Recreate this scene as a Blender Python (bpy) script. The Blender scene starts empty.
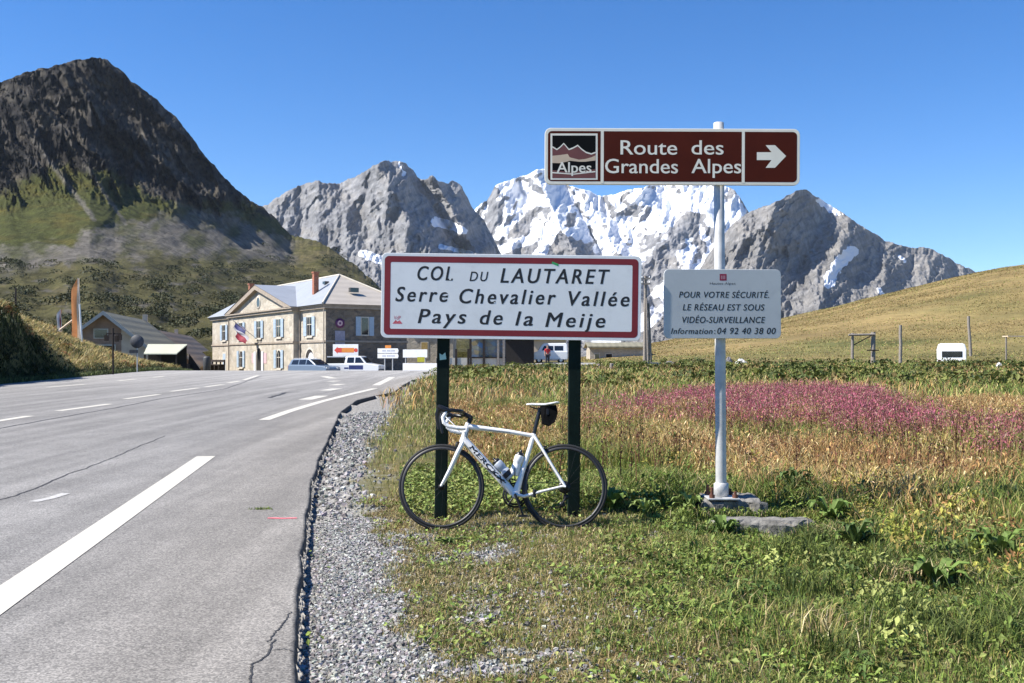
import bpy, math, random
import numpy as np
from mathutils import Vector, Matrix

R = math.radians
S = bpy.context.scene
COL = S.collection
random.seed(7)
rng = np.random.default_rng(11)

# ------------------------------------------------------------------ camera, sky, sun, exposure
HZ = 358.0          # eye level in the photograph (pixels)
CH = 1.42           # camera height
cam_d = bpy.data.cameras.new('camera')
cam = bpy.data.objects.new('camera', cam_d); COL.objects.link(cam)
cam.location = (0, 0, CH); cam.rotation_euler = (R(90), 0, 0)
cam_d.sensor_width = 36.0
cam_d.lens = 36.0 * 1000 / 1024
cam_d.shift_y = (HZ - 341.5) / 1024
cam_d.clip_start = 0.05; cam_d.clip_end = 30000
S.camera = cam

SUN_EL, SUN_IN = 47.0, 10.0      # elevation; degrees towards the camera from due left
to_sun = Vector((-math.cos(R(SUN_IN)) * math.cos(R(SUN_EL)), -math.sin(R(SUN_IN)) * math.cos(R(SUN_EL)), math.sin(R(SUN_EL))))
sun_d = bpy.data.lights.new('sun', 'SUN')
sun_d.energy = 5.0; sun_d.angle = R(0.5); sun_d.color = (1.0, 0.95, 0.87)
sun = bpy.data.objects.new('sun', sun_d); COL.objects.link(sun)
sun.rotation_euler = to_sun.to_track_quat('Z', 'Y').to_euler()
sun.location = (-20, -5, 30)

W = bpy.data.worlds.new('World'); S.world = W; W.use_nodes = True
wn = W.node_tree.nodes; wl = W.node_tree.links
sky = wn.new('ShaderNodeTexSky'); sky.sky_type = 'NISHITA'; sky.sun_disc = False
sky.sun_elevation = R(SUN_EL)
sky.sun_rotation = math.atan2(to_sun.x, to_sun.y)
sky.altitude = 2050; sky.air_density = 1.0; sky.dust_density = 0.1; sky.ozone_density = 3.0
hs = wn.new('ShaderNodeHueSaturation'); hs.inputs['Hue'].default_value = .507; hs.inputs['Saturation'].default_value = 1.34
wl.new(sky.outputs[0], hs.inputs['Color'])
bg = wn['Background']; bg.inputs['Strength'].default_value = 0.093
wl.new(hs.outputs[0], bg.inputs['Color'])
S.view_settings.view_transform = 'Standard'
S.view_settings.look = 'None'; S.view_settings.gamma = 1.0
S.view_settings.use_curve_mapping = False
S.view_settings.exposure = 1.0
S.cycles.max_bounces = 5; S.cycles.diffuse_bounces = 3; S.cycles.glossy_bounces = 2
S.cycles.transmission_bounces = 3; S.cycles.transparent_max_bounces = 6
S.cycles.use_denoising = True

def P(px, py, Y):
    """world point seen at pixel (px,py) at distance Y"""
    return np.array(((px - 512) / 1000 * Y, Y, CH - (py - HZ) / 1000 * Y))
def GP(px, py):
    """point of the gently rising ground plane seen at a pixel"""
    Y = 1420.0 / (py - 347.0)
    return ((px - 512) / 1000 * Y, Y)

# ------------------------------------------------------------------ noise
def _grad(ix, iy, seed):
    h = (ix * 374761393 + iy * 668265263 + seed * 974634777) & 0xFFFFFFFF
    h = ((h ^ (h >> 13)) * 1274126177) & 0xFFFFFFFF
    h = h ^ (h >> 16)
    a = (h & 0xFFFF) / 65536.0 * 2 * np.pi
    return np.cos(a), np.sin(a)
def perlin(x, y, seed=0):
    x = np.asarray(x, float); y = np.asarray(y, float)
    x, y = np.broadcast_arrays(x, y)
    fx = np.floor(x); fy = np.floor(y)
    ix = fx.astype(np.int64); iy = fy.astype(np.int64)
    dx = x - fx; dy = y - fy
    u = dx * dx * dx * (dx * (dx * 6 - 15) + 10); v = dy * dy * dy * (dy * (dy * 6 - 15) + 10)
    def d(ox, oy):
        gx, gy = _grad(ix + ox, iy + oy, seed)
        return gx * (dx - ox) + gy * (dy - oy)
    a = d(0, 0) * (1 - u) + d(1, 0) * u
    b = d(0, 1) * (1 - u) + d(1, 1) * u
    return (a * (1 - v) + b * v) * 1.5
def fbm(x, y, o=5, seed=0, g=0.5, l=2.03):
    s = 0; a = 1; n = 0
    for k in range(o):
        s = s + a * perlin(np.asarray(x) * l ** k, np.asarray(y) * l ** k, seed + k * 17); n += a; a *= g
    return s / n
def ridged(x, y, o=5, seed=0, g=0.5, l=2.05):
    s = 0; a = 1; n = 0; w = 1
    for k in range(o):
        r = 1 - np.abs(perlin(np.asarray(x) * l ** k, np.asarray(y) * l ** k, seed + k * 13)); r = r * r
        s = s + a * r * w; n += a; w = np.clip(r * 1.6, 0, 1); a *= g
    return s / n
def sstep(a, b, x):
    t = np.clip((np.asarray(x, float) - a) / (b - a), 0, 1); return t * t * (3 - 2 * t)

# ------------------------------------------------------------------ objects
def tag(o, label=None, cat=None, group=None, kind=None):
    if label: o['label'] = label
    if cat: o['category'] = cat
    if group: o['group'] = group
    if kind: o['kind'] = kind
    return o
def empty(name, loc=(0, 0, 0), rotz=0.0, label=None, cat=None, group=None):
    o = bpy.data.objects.new(name, None); COL.objects.link(o)
    o.empty_display_size = 0.2
    o.location = loc; o.rotation_euler = (0, 0, rotz)
    return tag(o, label, cat, group)
def link_mesh(name, me, parent=None):
    o = bpy.data.objects.new(name, me); COL.objects.link(o)
    if parent: o.parent = parent
    return o
def np_mesh(name, V, F, mat=None, smooth=False, attrs=None, colors=None):
    """V (n,3); F: one (m,k) int array or list of arrays of different k"""
    me = bpy.data.meshes.new(name)
    V = np.asarray(V, np.float32)
    if not isinstance(F, (list, tuple)): F = [F]
    F = [np.asarray(f, np.int32) for f in F if len(f)]
    me.vertices.add(len(V)); me.vertices.foreach_set('co', V.ravel())
    loops = np.concatenate([f.ravel() for f in F])
    tot = np.concatenate([np.full(len(f), f.shape[1], np.int32) for f in F])
    start = np.concatenate([[0], np.cumsum(tot)[:-1]]).astype(np.int32)
    me.loops.add(len(loops)); me.loops.foreach_set('vertex_index', loops)
    me.polygons.add(len(tot)); me.polygons.foreach_set('loop_start', start); me.polygons.foreach_set('loop_total', tot)
    me.polygons.foreach_set('use_smooth', np.full(len(tot), smooth, bool))
    if attrs:
        for k, a in attrs.items():
            at = me.attributes.new(k, 'FLOAT', 'POINT'); at.data.foreach_set('value', np.asarray(a, np.float32).ravel())
    if colors is not None:
        at = me.attributes.new('tint', 'FLOAT_COLOR', 'POINT')
        c = np.ones((len(V), 4), np.float32); c[:, :3] = colors
        at.data.foreach_set('color', c.ravel())
    me.update(calc_edges=True)
    if mat: me.materials.append(mat)
    return me
def grid_faces(nx, ny):
    i = np.arange(nx * ny).reshape(ny, nx)
    return np.stack([i[:-1, :-1], i[:-1, 1:], i[1:, 1:], i[1:, :-1]], -1).reshape(-1, 4)

class MB:
    """collects shapes, links them as one mesh"""
    def __init__(s): s.v = []; s.f = []; s.m = []; s.sm = []
    def add(s, V, F, mi=0, smooth=False):
        n = len(s.v); s.v += [tuple(map(float, p)) for p in V]
        for f in F: s.f.append(tuple(n + i for i in f)); s.m.append(mi); s.sm.append(smooth)
        return s
    def box(s, c, d, mi=0, rz=0.0, ry=0.0, taper=1.0):
        x, y, z = d[0] / 2, d[1] / 2, d[2] / 2
        V = []
        M = Matrix.Rotation(rz, 3, 'Z') @ Matrix.Rotation(ry, 3, 'Y')
        for sz in (-1, 1):
            k = taper if sz > 0 else 1
            for sx, sy in ((-1, -1), (1, -1), (1, 1), (-1, 1)):
                p = M @ Vector((sx * x * k, sy * y * k, sz * z)); V.append((p.x + c[0], p.y + c[1], p.z + c[2]))
        return s.add(V, [(0, 3, 2, 1), (4, 5, 6, 7), (0, 1, 5, 4), (1, 2, 6, 5), (2, 3, 7, 6), (3, 0, 4, 7)], mi)
    def b2(s, x0, x1, y0, y1, z0, z1, mi=0):
        return s.box(((x0 + x1) / 2, (y0 + y1) / 2, (z0 + z1) / 2), (x1 - x0, y1 - y0, z1 - z0), mi)
    def prism(s, pts, y0, y1, mi=0, axis='y'):
        """polygon in (x,z) (axis y) or (y,z) (axis x), or (x,y) (axis z), extruded"""
        n = len(pts)
        def q(p, t):
            return (p[0], t, p[1]) if axis == 'y' else ((t, p[0], p[1]) if axis == 'x' else (p[0], p[1], t))
        V = [q(p, y0) for p in pts] + [q(p, y1) for p in pts]
        F = [tuple(range(n)), tuple(range(2 * n - 1, n - 1, -1))]
        F += [(i, i + n, (i + 1) % n + n, (i + 1) % n) for i in range(n)]
        return s.add(V, F, mi)
    def tube(s, pts, rad, n=10, mi=0, caps=True, sq=(1, 1)):
        pts = [Vector(p) for p in pts]
        if not hasattr(rad, '__len__'): rad = [rad] * len(pts)
        V = []; F = []
        up = None
        for i, p in enumerate(pts):
            t = (pts[min(i + 1, len(pts) - 1)] - pts[max(i - 1, 0)]).normalized()
            if up is None:
                a = Vector((0, 1, 0)) if abs(t.y) < 0.9 else Vector((1, 0, 0))
                up = (a - t * a.dot(t)).normalized()
            else:
                up = (up - t * up.dot(t)).normalized()
            b = t.cross(up)
            for k in range(n):
                a = 2 * math.pi * k / n
                V.append(p + up * (math.cos(a) * rad[i] * sq[0]) + b * (math.sin(a) * rad[i] * sq[1]))
        for i in range(len(pts) - 1):
            for k in range(n):
                F.append((i * n + k, i * n + (k + 1) % n, (i + 1) * n + (k + 1) % n, (i + 1) * n + k))
        s.add(V, F, mi, True)
        if caps:
            s.add(V[:n], [tuple(range(n - 1, -1, -1))], mi); s.add(V[-n:], [tuple(range(n))], mi)
        return s
    def torus(s, c, R0, r, N=64, n=10, mi=0, sq=(1, 1)):
        """ring in the xz plane; sq scales (radial, axial) section"""
        V = []; F = []
        for i in range(N):
            a = 2 * math.pi * i / N
            for k in range(n):
                b = 2 * math.pi * k / n
                rr = R0 + r * sq[0] * math.cos(b)
                V.append((c[0] + rr * math.cos(a), c[1] + r * sq[1] * math.sin(b), c[2] + rr * math.sin(a)))
        for i in range(N):
            for k in range(n):
                F.append((i * n + k, i * n + (k + 1) % n, ((i + 1) % N) * n + (k + 1) % n, ((i + 1) % N) * n + k))
        return s.add(V, F, mi, True)
    def lathe(s, prof, c=(0, 0, 0), n=24, mi=0, axis='z'):
        V = []; F = []; m = len(prof)
        for k in range(n):
            a = 2 * math.pi * k / n
            for r, h in prof:
                if axis == 'z': V.append((c[0] + r * math.cos(a), c[1] + r * math.sin(a), c[2] + h))
                elif axis == 'y': V.append((c[0] + r * math.cos(a), c[1] + h, c[2] + r * math.sin(a)))
                else: V.append((c[0] + h, c[1] + r * math.cos(a), c[2] + r * math.sin(a)))
        for k in range(n):
            for i in range(m - 1):
                F.append((k * m + i, ((k + 1) % n) * m + i, ((k + 1) % n) * m + i + 1, k * m + i + 1))
        return s.add(V, F, mi, True)
    def xf(s, M):
        s.v = [tuple(M @ Vector(p)) for p in s.v]; return s
    def build(s, name, mats, parent=None, bevel=0.0):
        me = bpy.data.meshes.new(name); me.from_pydata(s.v, [], s.f)
        if not isinstance(mats, (list, tuple)): mats = [mats]
        for m in mats: me.materials.append(m)
        me.polygons.foreach_set('material_index', s.m); me.polygons.foreach_set('use_smooth', s.sm)
        me.validate(); me.update()
        o = link_mesh(name, me, parent)
        if bevel:
            b = o.modifiers.new('bevel', 'BEVEL'); b.width = bevel; b.segments = 2; b.limit_method = 'ANGLE'
        return o

def rrect(w, h, r, n=6):
    pts = []
    for cx, cz, a0 in ((w / 2 - r, h / 2 - r, 0), (-w / 2 + r, h / 2 - r, 90), (-w / 2 + r, -h / 2 + r, 180), (w / 2 - r, -h / 2 + r, 270)):
        for k in range(n + 1):
            a = R(a0 + 90 * k / n); pts.append((cx + r * math.cos(a), cz + r * math.sin(a)))
    return pts
def ring(mb, w, h, r, w2, h2, r2, y, mi=0, n=6):
    a = rrect(w, h, r, n); b = rrect(w2, h2, r2, n); m = len(a)
    V = [(p[0], y, p[1]) for p in a] + [(p[0], y, p[1]) for p in b]
    return mb.add(V, [(i, i + m, (i + 1) % m + m, (i + 1) % m) for i in range(m)], mi)

# ------------------------------------------------------------------ text
def _font_mesh(txt, shear, off, thin=1.0):
    c = bpy.data.curves.new('lettering', 'FONT'); c.body = txt; c.size = 1.0; c.shear = shear; c.offset = off
    c.resolution_u = 4; c.space_character = thin
    o = bpy.data.objects.new('lettering', c); COL.objects.link(o)
    dg = bpy.context.evaluated_depsgraph_get(); dg.update()
    me = bpy.data.meshes.new_from_object(o.evaluated_get(dg))
    V = np.array([v.co[:] for v in me.vertices]).reshape(-1, 3); F = [tuple(p.vertices) for p in me.polygons]
    bpy.data.objects.remove(o); bpy.data.curves.remove(c); bpy.data.meshes.remove(me)
    return V, F
_capcache = {}
def capheight(off):
    if off not in _capcache: _capcache[off] = _font_mesh('H', 0, off)[0][:, 1].max()
    return _capcache[off]
def put_word(mb, txt, x0, x1, zb, cap, y, shear=0.0, off=0.0, mi=0, space=1.0, bold=0.0):
    """word in the xz plane facing -y: spans x0..x1, baseline zb, capital height cap"""
    V, F = _font_mesh(txt, shear, off, space)
    sx = (x1 - x0) / (V[:, 0].max() - V[:, 0].min()); sz = cap / capheight(off)
    X = (V[:, 0] - V[:, 0].min()) * sx + x0; Z = V[:, 1] * sz + zb
    b = cap * bold
    for k, (ox, oz) in enumerate(((0, 0), (b, b * .4), (-b, -b * .4), (b, -b * .4), (-b, b * .4)) if bold else ((0, 0),)):
        mb.add(np.stack([X + ox, np.full_like(X, y - k * .00004), Z + oz], 1), F, mi)

# ------------------------------------------------------------------ materials
def new_mat(name):
    m = bpy.data.materials.new(name); m.use_nodes = True
    return m, m.node_tree.nodes, m.node_tree.links, m.node_tree.nodes['Principled BSDF']
def simple(name, col, rough=0.6, metal=0.0, var=0.12, scale=8.0, spec=0.5, bump=0.0, bscale=40.0, dirt=None, coat=0.0):
    """plain paint / fabric / metal with some unevenness"""
    m, n, l, b = new_mat(name)
    tc = n.new('ShaderNodeTexCoord')
    nz = n.new('ShaderNodeTexNoise'); nz.inputs['Scale'].default_value = scale; nz.inputs['Detail'].default_value = 6
    l.new(tc.outputs['Object'], nz.inputs['Vector'])
    mr = n.new('ShaderNodeMapRange'); mr.inputs[1].default_value = 0.3; mr.inputs[2].default_value = 0.7
    mr.inputs[3].default_value = 1 - var; mr.inputs[4].default_value = 1 + var
    l.new(nz.outputs['Fac'], mr.inputs[0])
    mx = n.new('ShaderNodeMix'); mx.data_type = 'RGBA'; mx.blend_type = 'MULTIPLY'; mx.inputs[0].default_value = 1
    mx.inputs[6].default_value = (*col, 1)
    l.new(mr.outputs[0], mx.inputs[7])
    out = mx.outputs[2]
    if dirt:
        n2 = n.new('ShaderNodeTexNoise'); n2.inputs['Scale'].default_value = dirt[1]; n2.inputs['Detail'].default_value = 8; n2.inputs['Roughness'].default_value = 0.7
        l.new(tc.outputs['Object'], n2.inputs['Vector'])
        m2 = n.new('ShaderNodeMapRange'); m2.inputs[1].default_value = 0.52; m2.inputs[2].default_value = 0.75; m2.inputs[4].default_value = dirt[2]
        l.new(n2.outputs['Fac'], m2.inputs[0])
        x2 = n.new('ShaderNodeMix'); x2.data_type = 'RGBA'; x2.inputs[7].default_value = (*dirt[0], 1)
        l.new(m2.outputs[0], x2.inputs[0]); l.new(out, x2.inputs[6]); out = x2.outputs[2]
    l.new(out, b.inputs['Base Color'])
    b.inputs['Roughness'].default_value = rough; b.inputs['Metallic'].default_value = metal
    b.inputs['Specular IOR Level'].default_value = spec; b.inputs['Coat Weight'].default_value = coat
    if bump:
        bn = n.new('ShaderNodeTexNoise'); bn.inputs['Scale'].default_value = bscale; bn.inputs['Detail'].default_value = 8
        l.new(tc.outputs['Object'], bn.inputs['Vector'])
        bp = n.new('ShaderNodeBump'); bp.inputs['Strength'].default_value = bump; bp.inputs['Distance'].default_value = 0.02
        l.new(bn.outputs['Fac'], bp.inputs['Height']); l.new(bp.outputs[0], b.inputs['Normal'])
    return m
def veg_mat(name, trans=0.25, rough=0.65):
    m, n, l, b = new_mat(name)
    at = n.new('ShaderNodeAttribute'); at.attribute_name = 'tint'
    l.new(at.outputs['Color'], b.inputs['Base Color']); b.inputs['Roughness'].default_value = rough
    b.inputs['Specular IOR Level'].default_value = 0.25
    if trans:
        t = n.new('ShaderNodeBsdfTranslucent'); l.new(at.outputs['Color'], t.inputs['Color'])
        mx = n.new('ShaderNodeMixShader'); mx.inputs[0].default_value = trans
        l.new(b.outputs[0], mx.inputs[1]); l.new(t.outputs[0], mx.inputs[2])
        l.new(mx.outputs[0], n['Material Output'].inputs['Surface'])
    return m
M = {}
M['veg'] = veg_mat('foliage', .12)
# ------------------------------------------------------------------ ground shape
_re = [(290, 760), (293, 683), (294, 640), (296, 600), (301, 550), (304, 531), (309, 490), (317, 462), (331, 432), (340, 412), (357, 400), (375, 395.6), (394, 392), (403, 385), (412, 380), (439, 375)]
_reY = [GP(*p)[1] for p in _re]; _reX = [GP(*p)[0] for p in _re]
_reY = [-20.0] + _reY + [53, 55, 60, 75, 100]; _reX = [_reX[0] + 0.5] + _reX + [-1.5, 1.5, 4, 7, 8]
def right_edge(Y): return np.interp(Y, _reY, _reX)
def left_edge(Y): return -19.6 - (np.asarray(Y, float) - 38.4) * 0.107
def plane(X, Y):
    X = np.asarray(X, float); Y = np.asarray(Y, float)
    zr = 0.011 * np.clip(Y, -50, 100)
    zl = np.interp(Y, [-50, 0, 50, 56, 60, 64, 72, 84, 95, 200], [-.55, 0, .55, .61, .64, .62, .42, .0, -.05, -.05])
    w = sstep(-0.09, 0.04, X / np.maximum(Y, 1))
    return np.where(Y < 50, 0.011 * Y, zl * (1 - w) + zr * w)
HILL = [(560, 352), (600, 350), (640, 346), (665, 342), (700, 336), (740, 329), (784, 319), (830, 309), (868, 299), (920, 287), (978, 273), (1000, 269), (1024, 266), (1150, 245), (1400, 215)]
def ground(X, Y):
    X = np.asarray(X, float); Y = np.asarray(Y, float)
    X, Y = np.broadcast_arrays(X, Y)
    z = plane(X, Y).copy()
    a = X / np.maximum(Y, 1.0) * 1000 + 512
    # the bank left of the road
    s = left_edge(Y) - X
    hb = np.interp(Y, [0, 30, 50, 55, 61, 67, 71, 78], [3.0, 3.0, 2.9, 2.7, 1.9, 1.1, .35, 0])
    nb = fbm(X * .5, Y * .5, 3, 5)
    z += hb * sstep(0.3, np.interp(Y, [45, 52], [2.3, 7]), s + nb * .5) * (1 + .12 * nb) + np.clip(s - 2, 0, 30) * .03 * (hb > 0.2)
    # field right of the road
    e = X - right_edge(Y)
    near = sstep(0.0, 0.5, e)
    z += np.where(e > 0, -0.105 * np.exp(-e / 0.5), 0.0)
    z += near * (0.022 * fbm(X * 1.1, Y * 1.1, 4, 3) + 0.09 * sstep(12, 30, Y) * fbm(X * .25, Y * .25, 3, 8) + .22 * sstep(30, 60, Y) * fbm(X * .12, Y * .12, 3, 28))
    z += 0.14 * np.exp(-((X - 1.6) / 1.3) ** 2 - ((Y - 9.05) / .62) ** 2) - .085 * np.exp(-((X - 1.98) / .62) ** 2 - ((Y - 7.70) / .30) ** 2) + 0.035 * np.exp(-((X - .6) / .9) ** 2 - ((Y - 8.5) / .6) ** 2)
    # road bed under the asphalt
    inside = np.minimum(sstep(0.0, 0.12, right_edge(Y) - X), sstep(0.0, 0.5, X - left_edge(Y))) * (Y < 92)
    z -= 0.16 * inside
    # the grassy hill
    yr = 235.0
    zs = CH + (HZ - np.interp(a, [p[0] for p in HILL], [p[1] for p in HILL])) / 1000 * yr
    t = sstep(84, yr, Y) * .55 + .45 * np.clip((Y - 84) / (yr - 84), 0, 1)
    up = (zs - 1.0) * t * sstep(560, 640, a)
    z += np.where(Y > 0, up * np.where(Y > yr, np.clip(1 - (Y - yr) / 260, 0, 1) ** 1.5, 1), 0)
    z += sstep(110, 160, Y) * 0.5 * fbm(X * .04, Y * .04, 4, 21) * sstep(600, 700, a)
    # beyond: the valley drops
    z -= sstep(260, 900, Y) * 40
    return z

def gravel_mask(X, Y):
    e = X - right_edge(Y)
    w = np.interp(Y, [2, 4.2, 5, 6, 7.2, 7.8, 8.4, 10, 13.5, 15.5, 18, 22, 27, 31, 40, 50], [.6, .56, .52, .55, .62, .58, .52, .55, .6, .68, .85, 1.15, 1.2, .9, .4, .3])
    n = fbm(X * 2.2, Y * 1.6, 4, 41) * .7; nf = fbm(X * 7, Y * 6, 4, 42)
    g = sstep(.20, -.20, e - w + n * .45 + nf * .22)
    def spot(cx, cy, rx, ry, k): return k * np.exp(-((X - cx) / rx) ** 2 - ((Y - cy) / ry) ** 2)
    bare = spot(-.20, 6.85, .34, .34, .95) + spot(-.17, 5.4, .13, .55, .75) + spot(-.30, 4.45, .50, .14, 1.0) + spot(.16, 4.68, .26, .13, .85) + spot(-.80, 7.5, .42, .2, .8) + spot(-1.25, 11.2, .3, .8, .5)
    g = np.maximum(g, np.clip(bare + n * 1.0 + nf * .9 - .30, 0, .85))
    return np.clip(g * (e > -.2) * (Y < 56), 0, 1)

# ------------------------------------------------------------------ ground sheet
def axis(segs):
    out = []
    for a, b, st in segs: out += list(np.arange(a, b, st))
    out.append(segs[-1][1]); return np.array(out)
def mat_ground():
    m, n, l, b = new_mat('ground')
    tc = n.new('ShaderNodeTexCoord'); at = n.new('ShaderNodeAttribute'); at.attribute_name = 'tint'
    gr = n.new('ShaderNodeAttribute'); gr.attribute_name = 'gravel'
    nz = n.new('ShaderNodeTexNoise'); nz.inputs['Scale'].default_value = 9; nz.inputs['Detail'].default_value = 10; nz.inputs['Roughness'].default_value = .7
    l.new(tc.outputs['Object'], nz.inputs['Vector'])
    n0 = n.new('ShaderNodeTexNoise'); n0.inputs['Scale'].default_value = .45; n0.inputs['Detail'].default_value = 10; n0.inputs['Roughness'].default_value = .75
    l.new(tc.outputs['Object'], n0.inputs['Vector'])
    ad = n.new('ShaderNodeMath'); ad.operation = 'ADD'; l.new(nz.outputs[0], ad.inputs[0]); l.new(n0.outputs[0], ad.inputs[1])
    mr = n.new('ShaderNodeMapRange'); mr.inputs[1].default_value = .7; mr.inputs[2].default_value = 1.3; mr.inputs[3].default_value = .5; mr.inputs[4].default_value = 1.5
    l.new(ad.outputs[0], mr.inputs[0])
    mx = n.new('ShaderNodeMix'); mx.data_type = 'RGBA'; mx.blend_type = 'MULTIPLY'; mx.inputs[0].default_value = 1
    l.new(at.outputs['Color'], mx.inputs[6]); l.new(mr.outputs[0], mx.inputs[7])
    vo = n.new('ShaderNodeTexVoronoi'); vo.inputs['Scale'].default_value = 42; vo.inputs['Randomness'].default_value = 1
    l.new(tc.outputs['Object'], vo.inputs['Vector'])
    cr = n.new('ShaderNodeValToRGB'); e = cr.color_ramp.elements
    e[0].position = 0; e[0].color = (.14, .134, .124, 1); e[1].position = 1; e[1].color = (.36, .345, .32, 1)
    sp = n.new('ShaderNodeSeparateColor'); l.new(vo.outputs['Color'], sp.inputs[0]); l.new(sp.outputs[0], cr.inputs[0])
    m2 = n.new('ShaderNodeMix'); m2.data_type = 'RGBA'; l.new(gr.outputs['Fac'], m2.inputs[0]); l.new(mx.outputs[2], m2.inputs[6]); l.new(cr.outputs[0], m2.inputs[7])
    l.new(m2.outputs[2], b.inputs['Base Color']); b.inputs['Roughness'].default_value = .9; b.inputs['Specular IOR Level'].default_value = .15
    h = n.new('ShaderNodeMath'); h.operation = 'SUBTRACT'; h.inputs[0].default_value = 1; l.new(vo.outputs['Distance'], h.inputs[1])
    hm = n.new('ShaderNodeMix'); hm.data_type = 'FLOAT'; l.new(gr.outputs['Fac'], hm.inputs[0]); l.new(nz.outputs[0], hm.inputs[2]); l.new(h.outputs[0], hm.inputs[3])
    bp = n.new('ShaderNodeBump'); bp.inputs['Strength'].default_value = .8; bp.inputs['Distance'].default_value = .025
    l.new(hm.outputs[0], bp.inputs['Height']); l.new(bp.outputs[0], b.inputs['Normal'])
    return m
ax = axis([(-9000, -1000, 1000), (-1000, -200, 100), (-200, -60, 10), (-60, -26, 1.2), (-26, -18, .35), (-18, -6, 1.0), (-6, -3, .25), (-3, 5, .05), (5, 12, .2), (12, 60, .8), (60, 240, 4), (240, 1000, 60), (1000, 9000, 1000)])
ay = axis([(-300, -20, 40), (-20, 2, 1.5), (2, 12, .05), (12, 30, .15), (30, 70, .4), (70, 130, 1.2), (130, 260, 2.5), (260, 600, 20), (600, 1500, 100), (1500, 9000, 700)])
gx, gy = np.meshgrid(ax, ay)
gz = ground(gx, gy)
gm = gravel_mask(gx, gy)
ga = gx / np.maximum(gy, 1) * 1000 + 512
c_lawn = np.array([.085, .095, .032]); c_dry = np.array([.17, .125, .05]); c_field = np.array([.13, .105, .042]); c_hill = np.array([.215, .158, .066]); c_green = np.array([.085, .095, .03])
n1 = fbm(gx * .8, gy * .8, 4, 61)[..., None]; n2 = fbm(gx * .06, gy * .11, 5, 62)[..., None]
gc = c_lawn + (c_dry - c_lawn) * np.clip(.35 + n1 * 1.3, 0, 1)
wf = sstep(9, 12, gy)[..., None]; gc = gc * (1 - wf) + wf * (c_field + (c_green - c_field) * np.clip(.4 + n1, 0, 1))
wh = sstep(78, 105, gy)[..., None]
n3 = fbm(gx * .035, gy * .05, 5, 63)[..., None]
hc = c_hill * (1 + .5 * n2) + (np.array([.14, .13, .045]) - c_hill) * np.clip(sstep(150, 90, gy)[..., None] * .75 + n3 * 1.6 - .08, 0, 1)
gc = gc * (1 - wh) + wh * hc
wl_ = (sstep(-2, -12, gx - left_edge(gy) + 8) * sstep(-.2, .2, left_edge(gy) - gx))[..., None]
gc = gc * (1 - wl_) + wl_ * np.array([.055, .055, .022])  # ground of the bank darkened in colour to deepen its shade
np_me = np_mesh('ground', np.stack([gx, gy, gz], -1).reshape(-1, 3), grid_faces(len(ax), len(ay)), mat_ground(), True, {'gravel': gm}, gc.reshape(-1, 3))
tag(link_mesh('ground', np_me), kind='structure')

# ------------------------------------------------------------------ road
def mat_asphalt():
    m, n, l, b = new_mat('asphalt')
    tc = n.new('ShaderNodeTexCoord')
    def noise(s, d=6, r=.6):
        q = n.new('ShaderNodeTexNoise'); q.inputs['Scale'].default_value = s; q.inputs['Detail'].default_value = d; q.inputs['Roughness'].default_value = r
        l.new(tc.outputs['Object'], q.inputs['Vector']); return q.outputs[0]
    vo = n.new('ShaderNodeTexVoronoi'); vo.inputs['Scale'].default_value = 115; l.new(tc.outputs['Object'], vo.inputs['Vector'])
    sp = n.new('ShaderNodeSeparateColor'); l.new(vo.outputs['Color'], sp.inputs[0])
    cr = n.new('ShaderNodeValToRGB'); e = cr.color_ramp.elements
    e[0].position = 0; e[0].color = (.115, .114, .112, 1); e[1].position = 1; e[1].color = (.30, .295, .284, 1)
    k = cr.color_ramp.elements.new(.5); k.color = (.195, .192, .187, 1)
    l.new(sp.outputs[0], cr.inputs[0])
    at = n.new('ShaderNodeAttribute'); at.attribute_name = 'tint'
    m1 = n.new('ShaderNodeMix'); m1.data_type = 'RGBA'; m1.blend_type = 'MULTIPLY'; m1.inputs[0].default_value = 1
    l.new(cr.outputs[0], m1.inputs[6]); l.new(at.outputs['Color'], m1.inputs[7])
    mr = n.new('ShaderNodeMapRange'); mr.inputs[1].default_value = .35; mr.inputs[2].default_value = .65; mr.inputs[3].default_value = .9; mr.inputs[4].default_value = 1.1
    l.new(noise(1.7, 9, .7), mr.inputs[0])
    m2 = n.new('ShaderNodeMix'); m2.data_type = 'RGBA'; m2.blend_type = 'MULTIPLY'; m2.inputs[0].default_value = 1
    l.new(m1.outputs[2], m2.inputs[6]); l.new(mr.outputs[0], m2.inputs[7])
    # wheel-polish and drip streaks, stretched along the road
    mp = n.new('ShaderNodeMapping'); mp.inputs['Scale'].default_value = (2.6, .12, 1); mp.inputs['Rotation'].default_value = (0, 0, R(-14)); l.new(tc.outputs['Object'], mp.inputs[0])
    q = n.new('ShaderNodeTexNoise'); q.inputs['Scale'].default_value = 1; q.inputs['Detail'].default_value = 5; l.new(mp.outputs[0], q.inputs['Vector'])
    r2 = n.new('ShaderNodeMapRange'); r2.inputs[1].default_value = .35; r2.inputs[2].default_value = .65; r2.inputs[3].default_value = .80; r2.inputs[4].default_value = 1.10
    l.new(q.outputs[0], r2.inputs[0])
    m3 = n.new('ShaderNodeMix'); m3.data_type = 'RGBA'; m3.blend_type = 'MULTIPLY'; m3.inputs[0].default_value = 1
    l.new(m2.outputs[2], m3.inputs[6]); l.new(r2.outputs[0], m3.inputs[7])
    l.new(m3.outputs[2], b.inputs['Base Color'])
    b.inputs['Roughness'].default_value = .85; b.inputs['Specular IOR Level'].default_value = .25
    bp = n.new('ShaderNodeBump'); bp.inputs['Strength'].default_value = .55; bp.inputs['Distance'].default_value = .006
    l.new(sp.outputs[1], bp.inputs['Height']); l.new(bp.outputs[0], b.inputs['Normal'])
    return m
def road_z(X, Y): return plane(X, Y)
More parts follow.
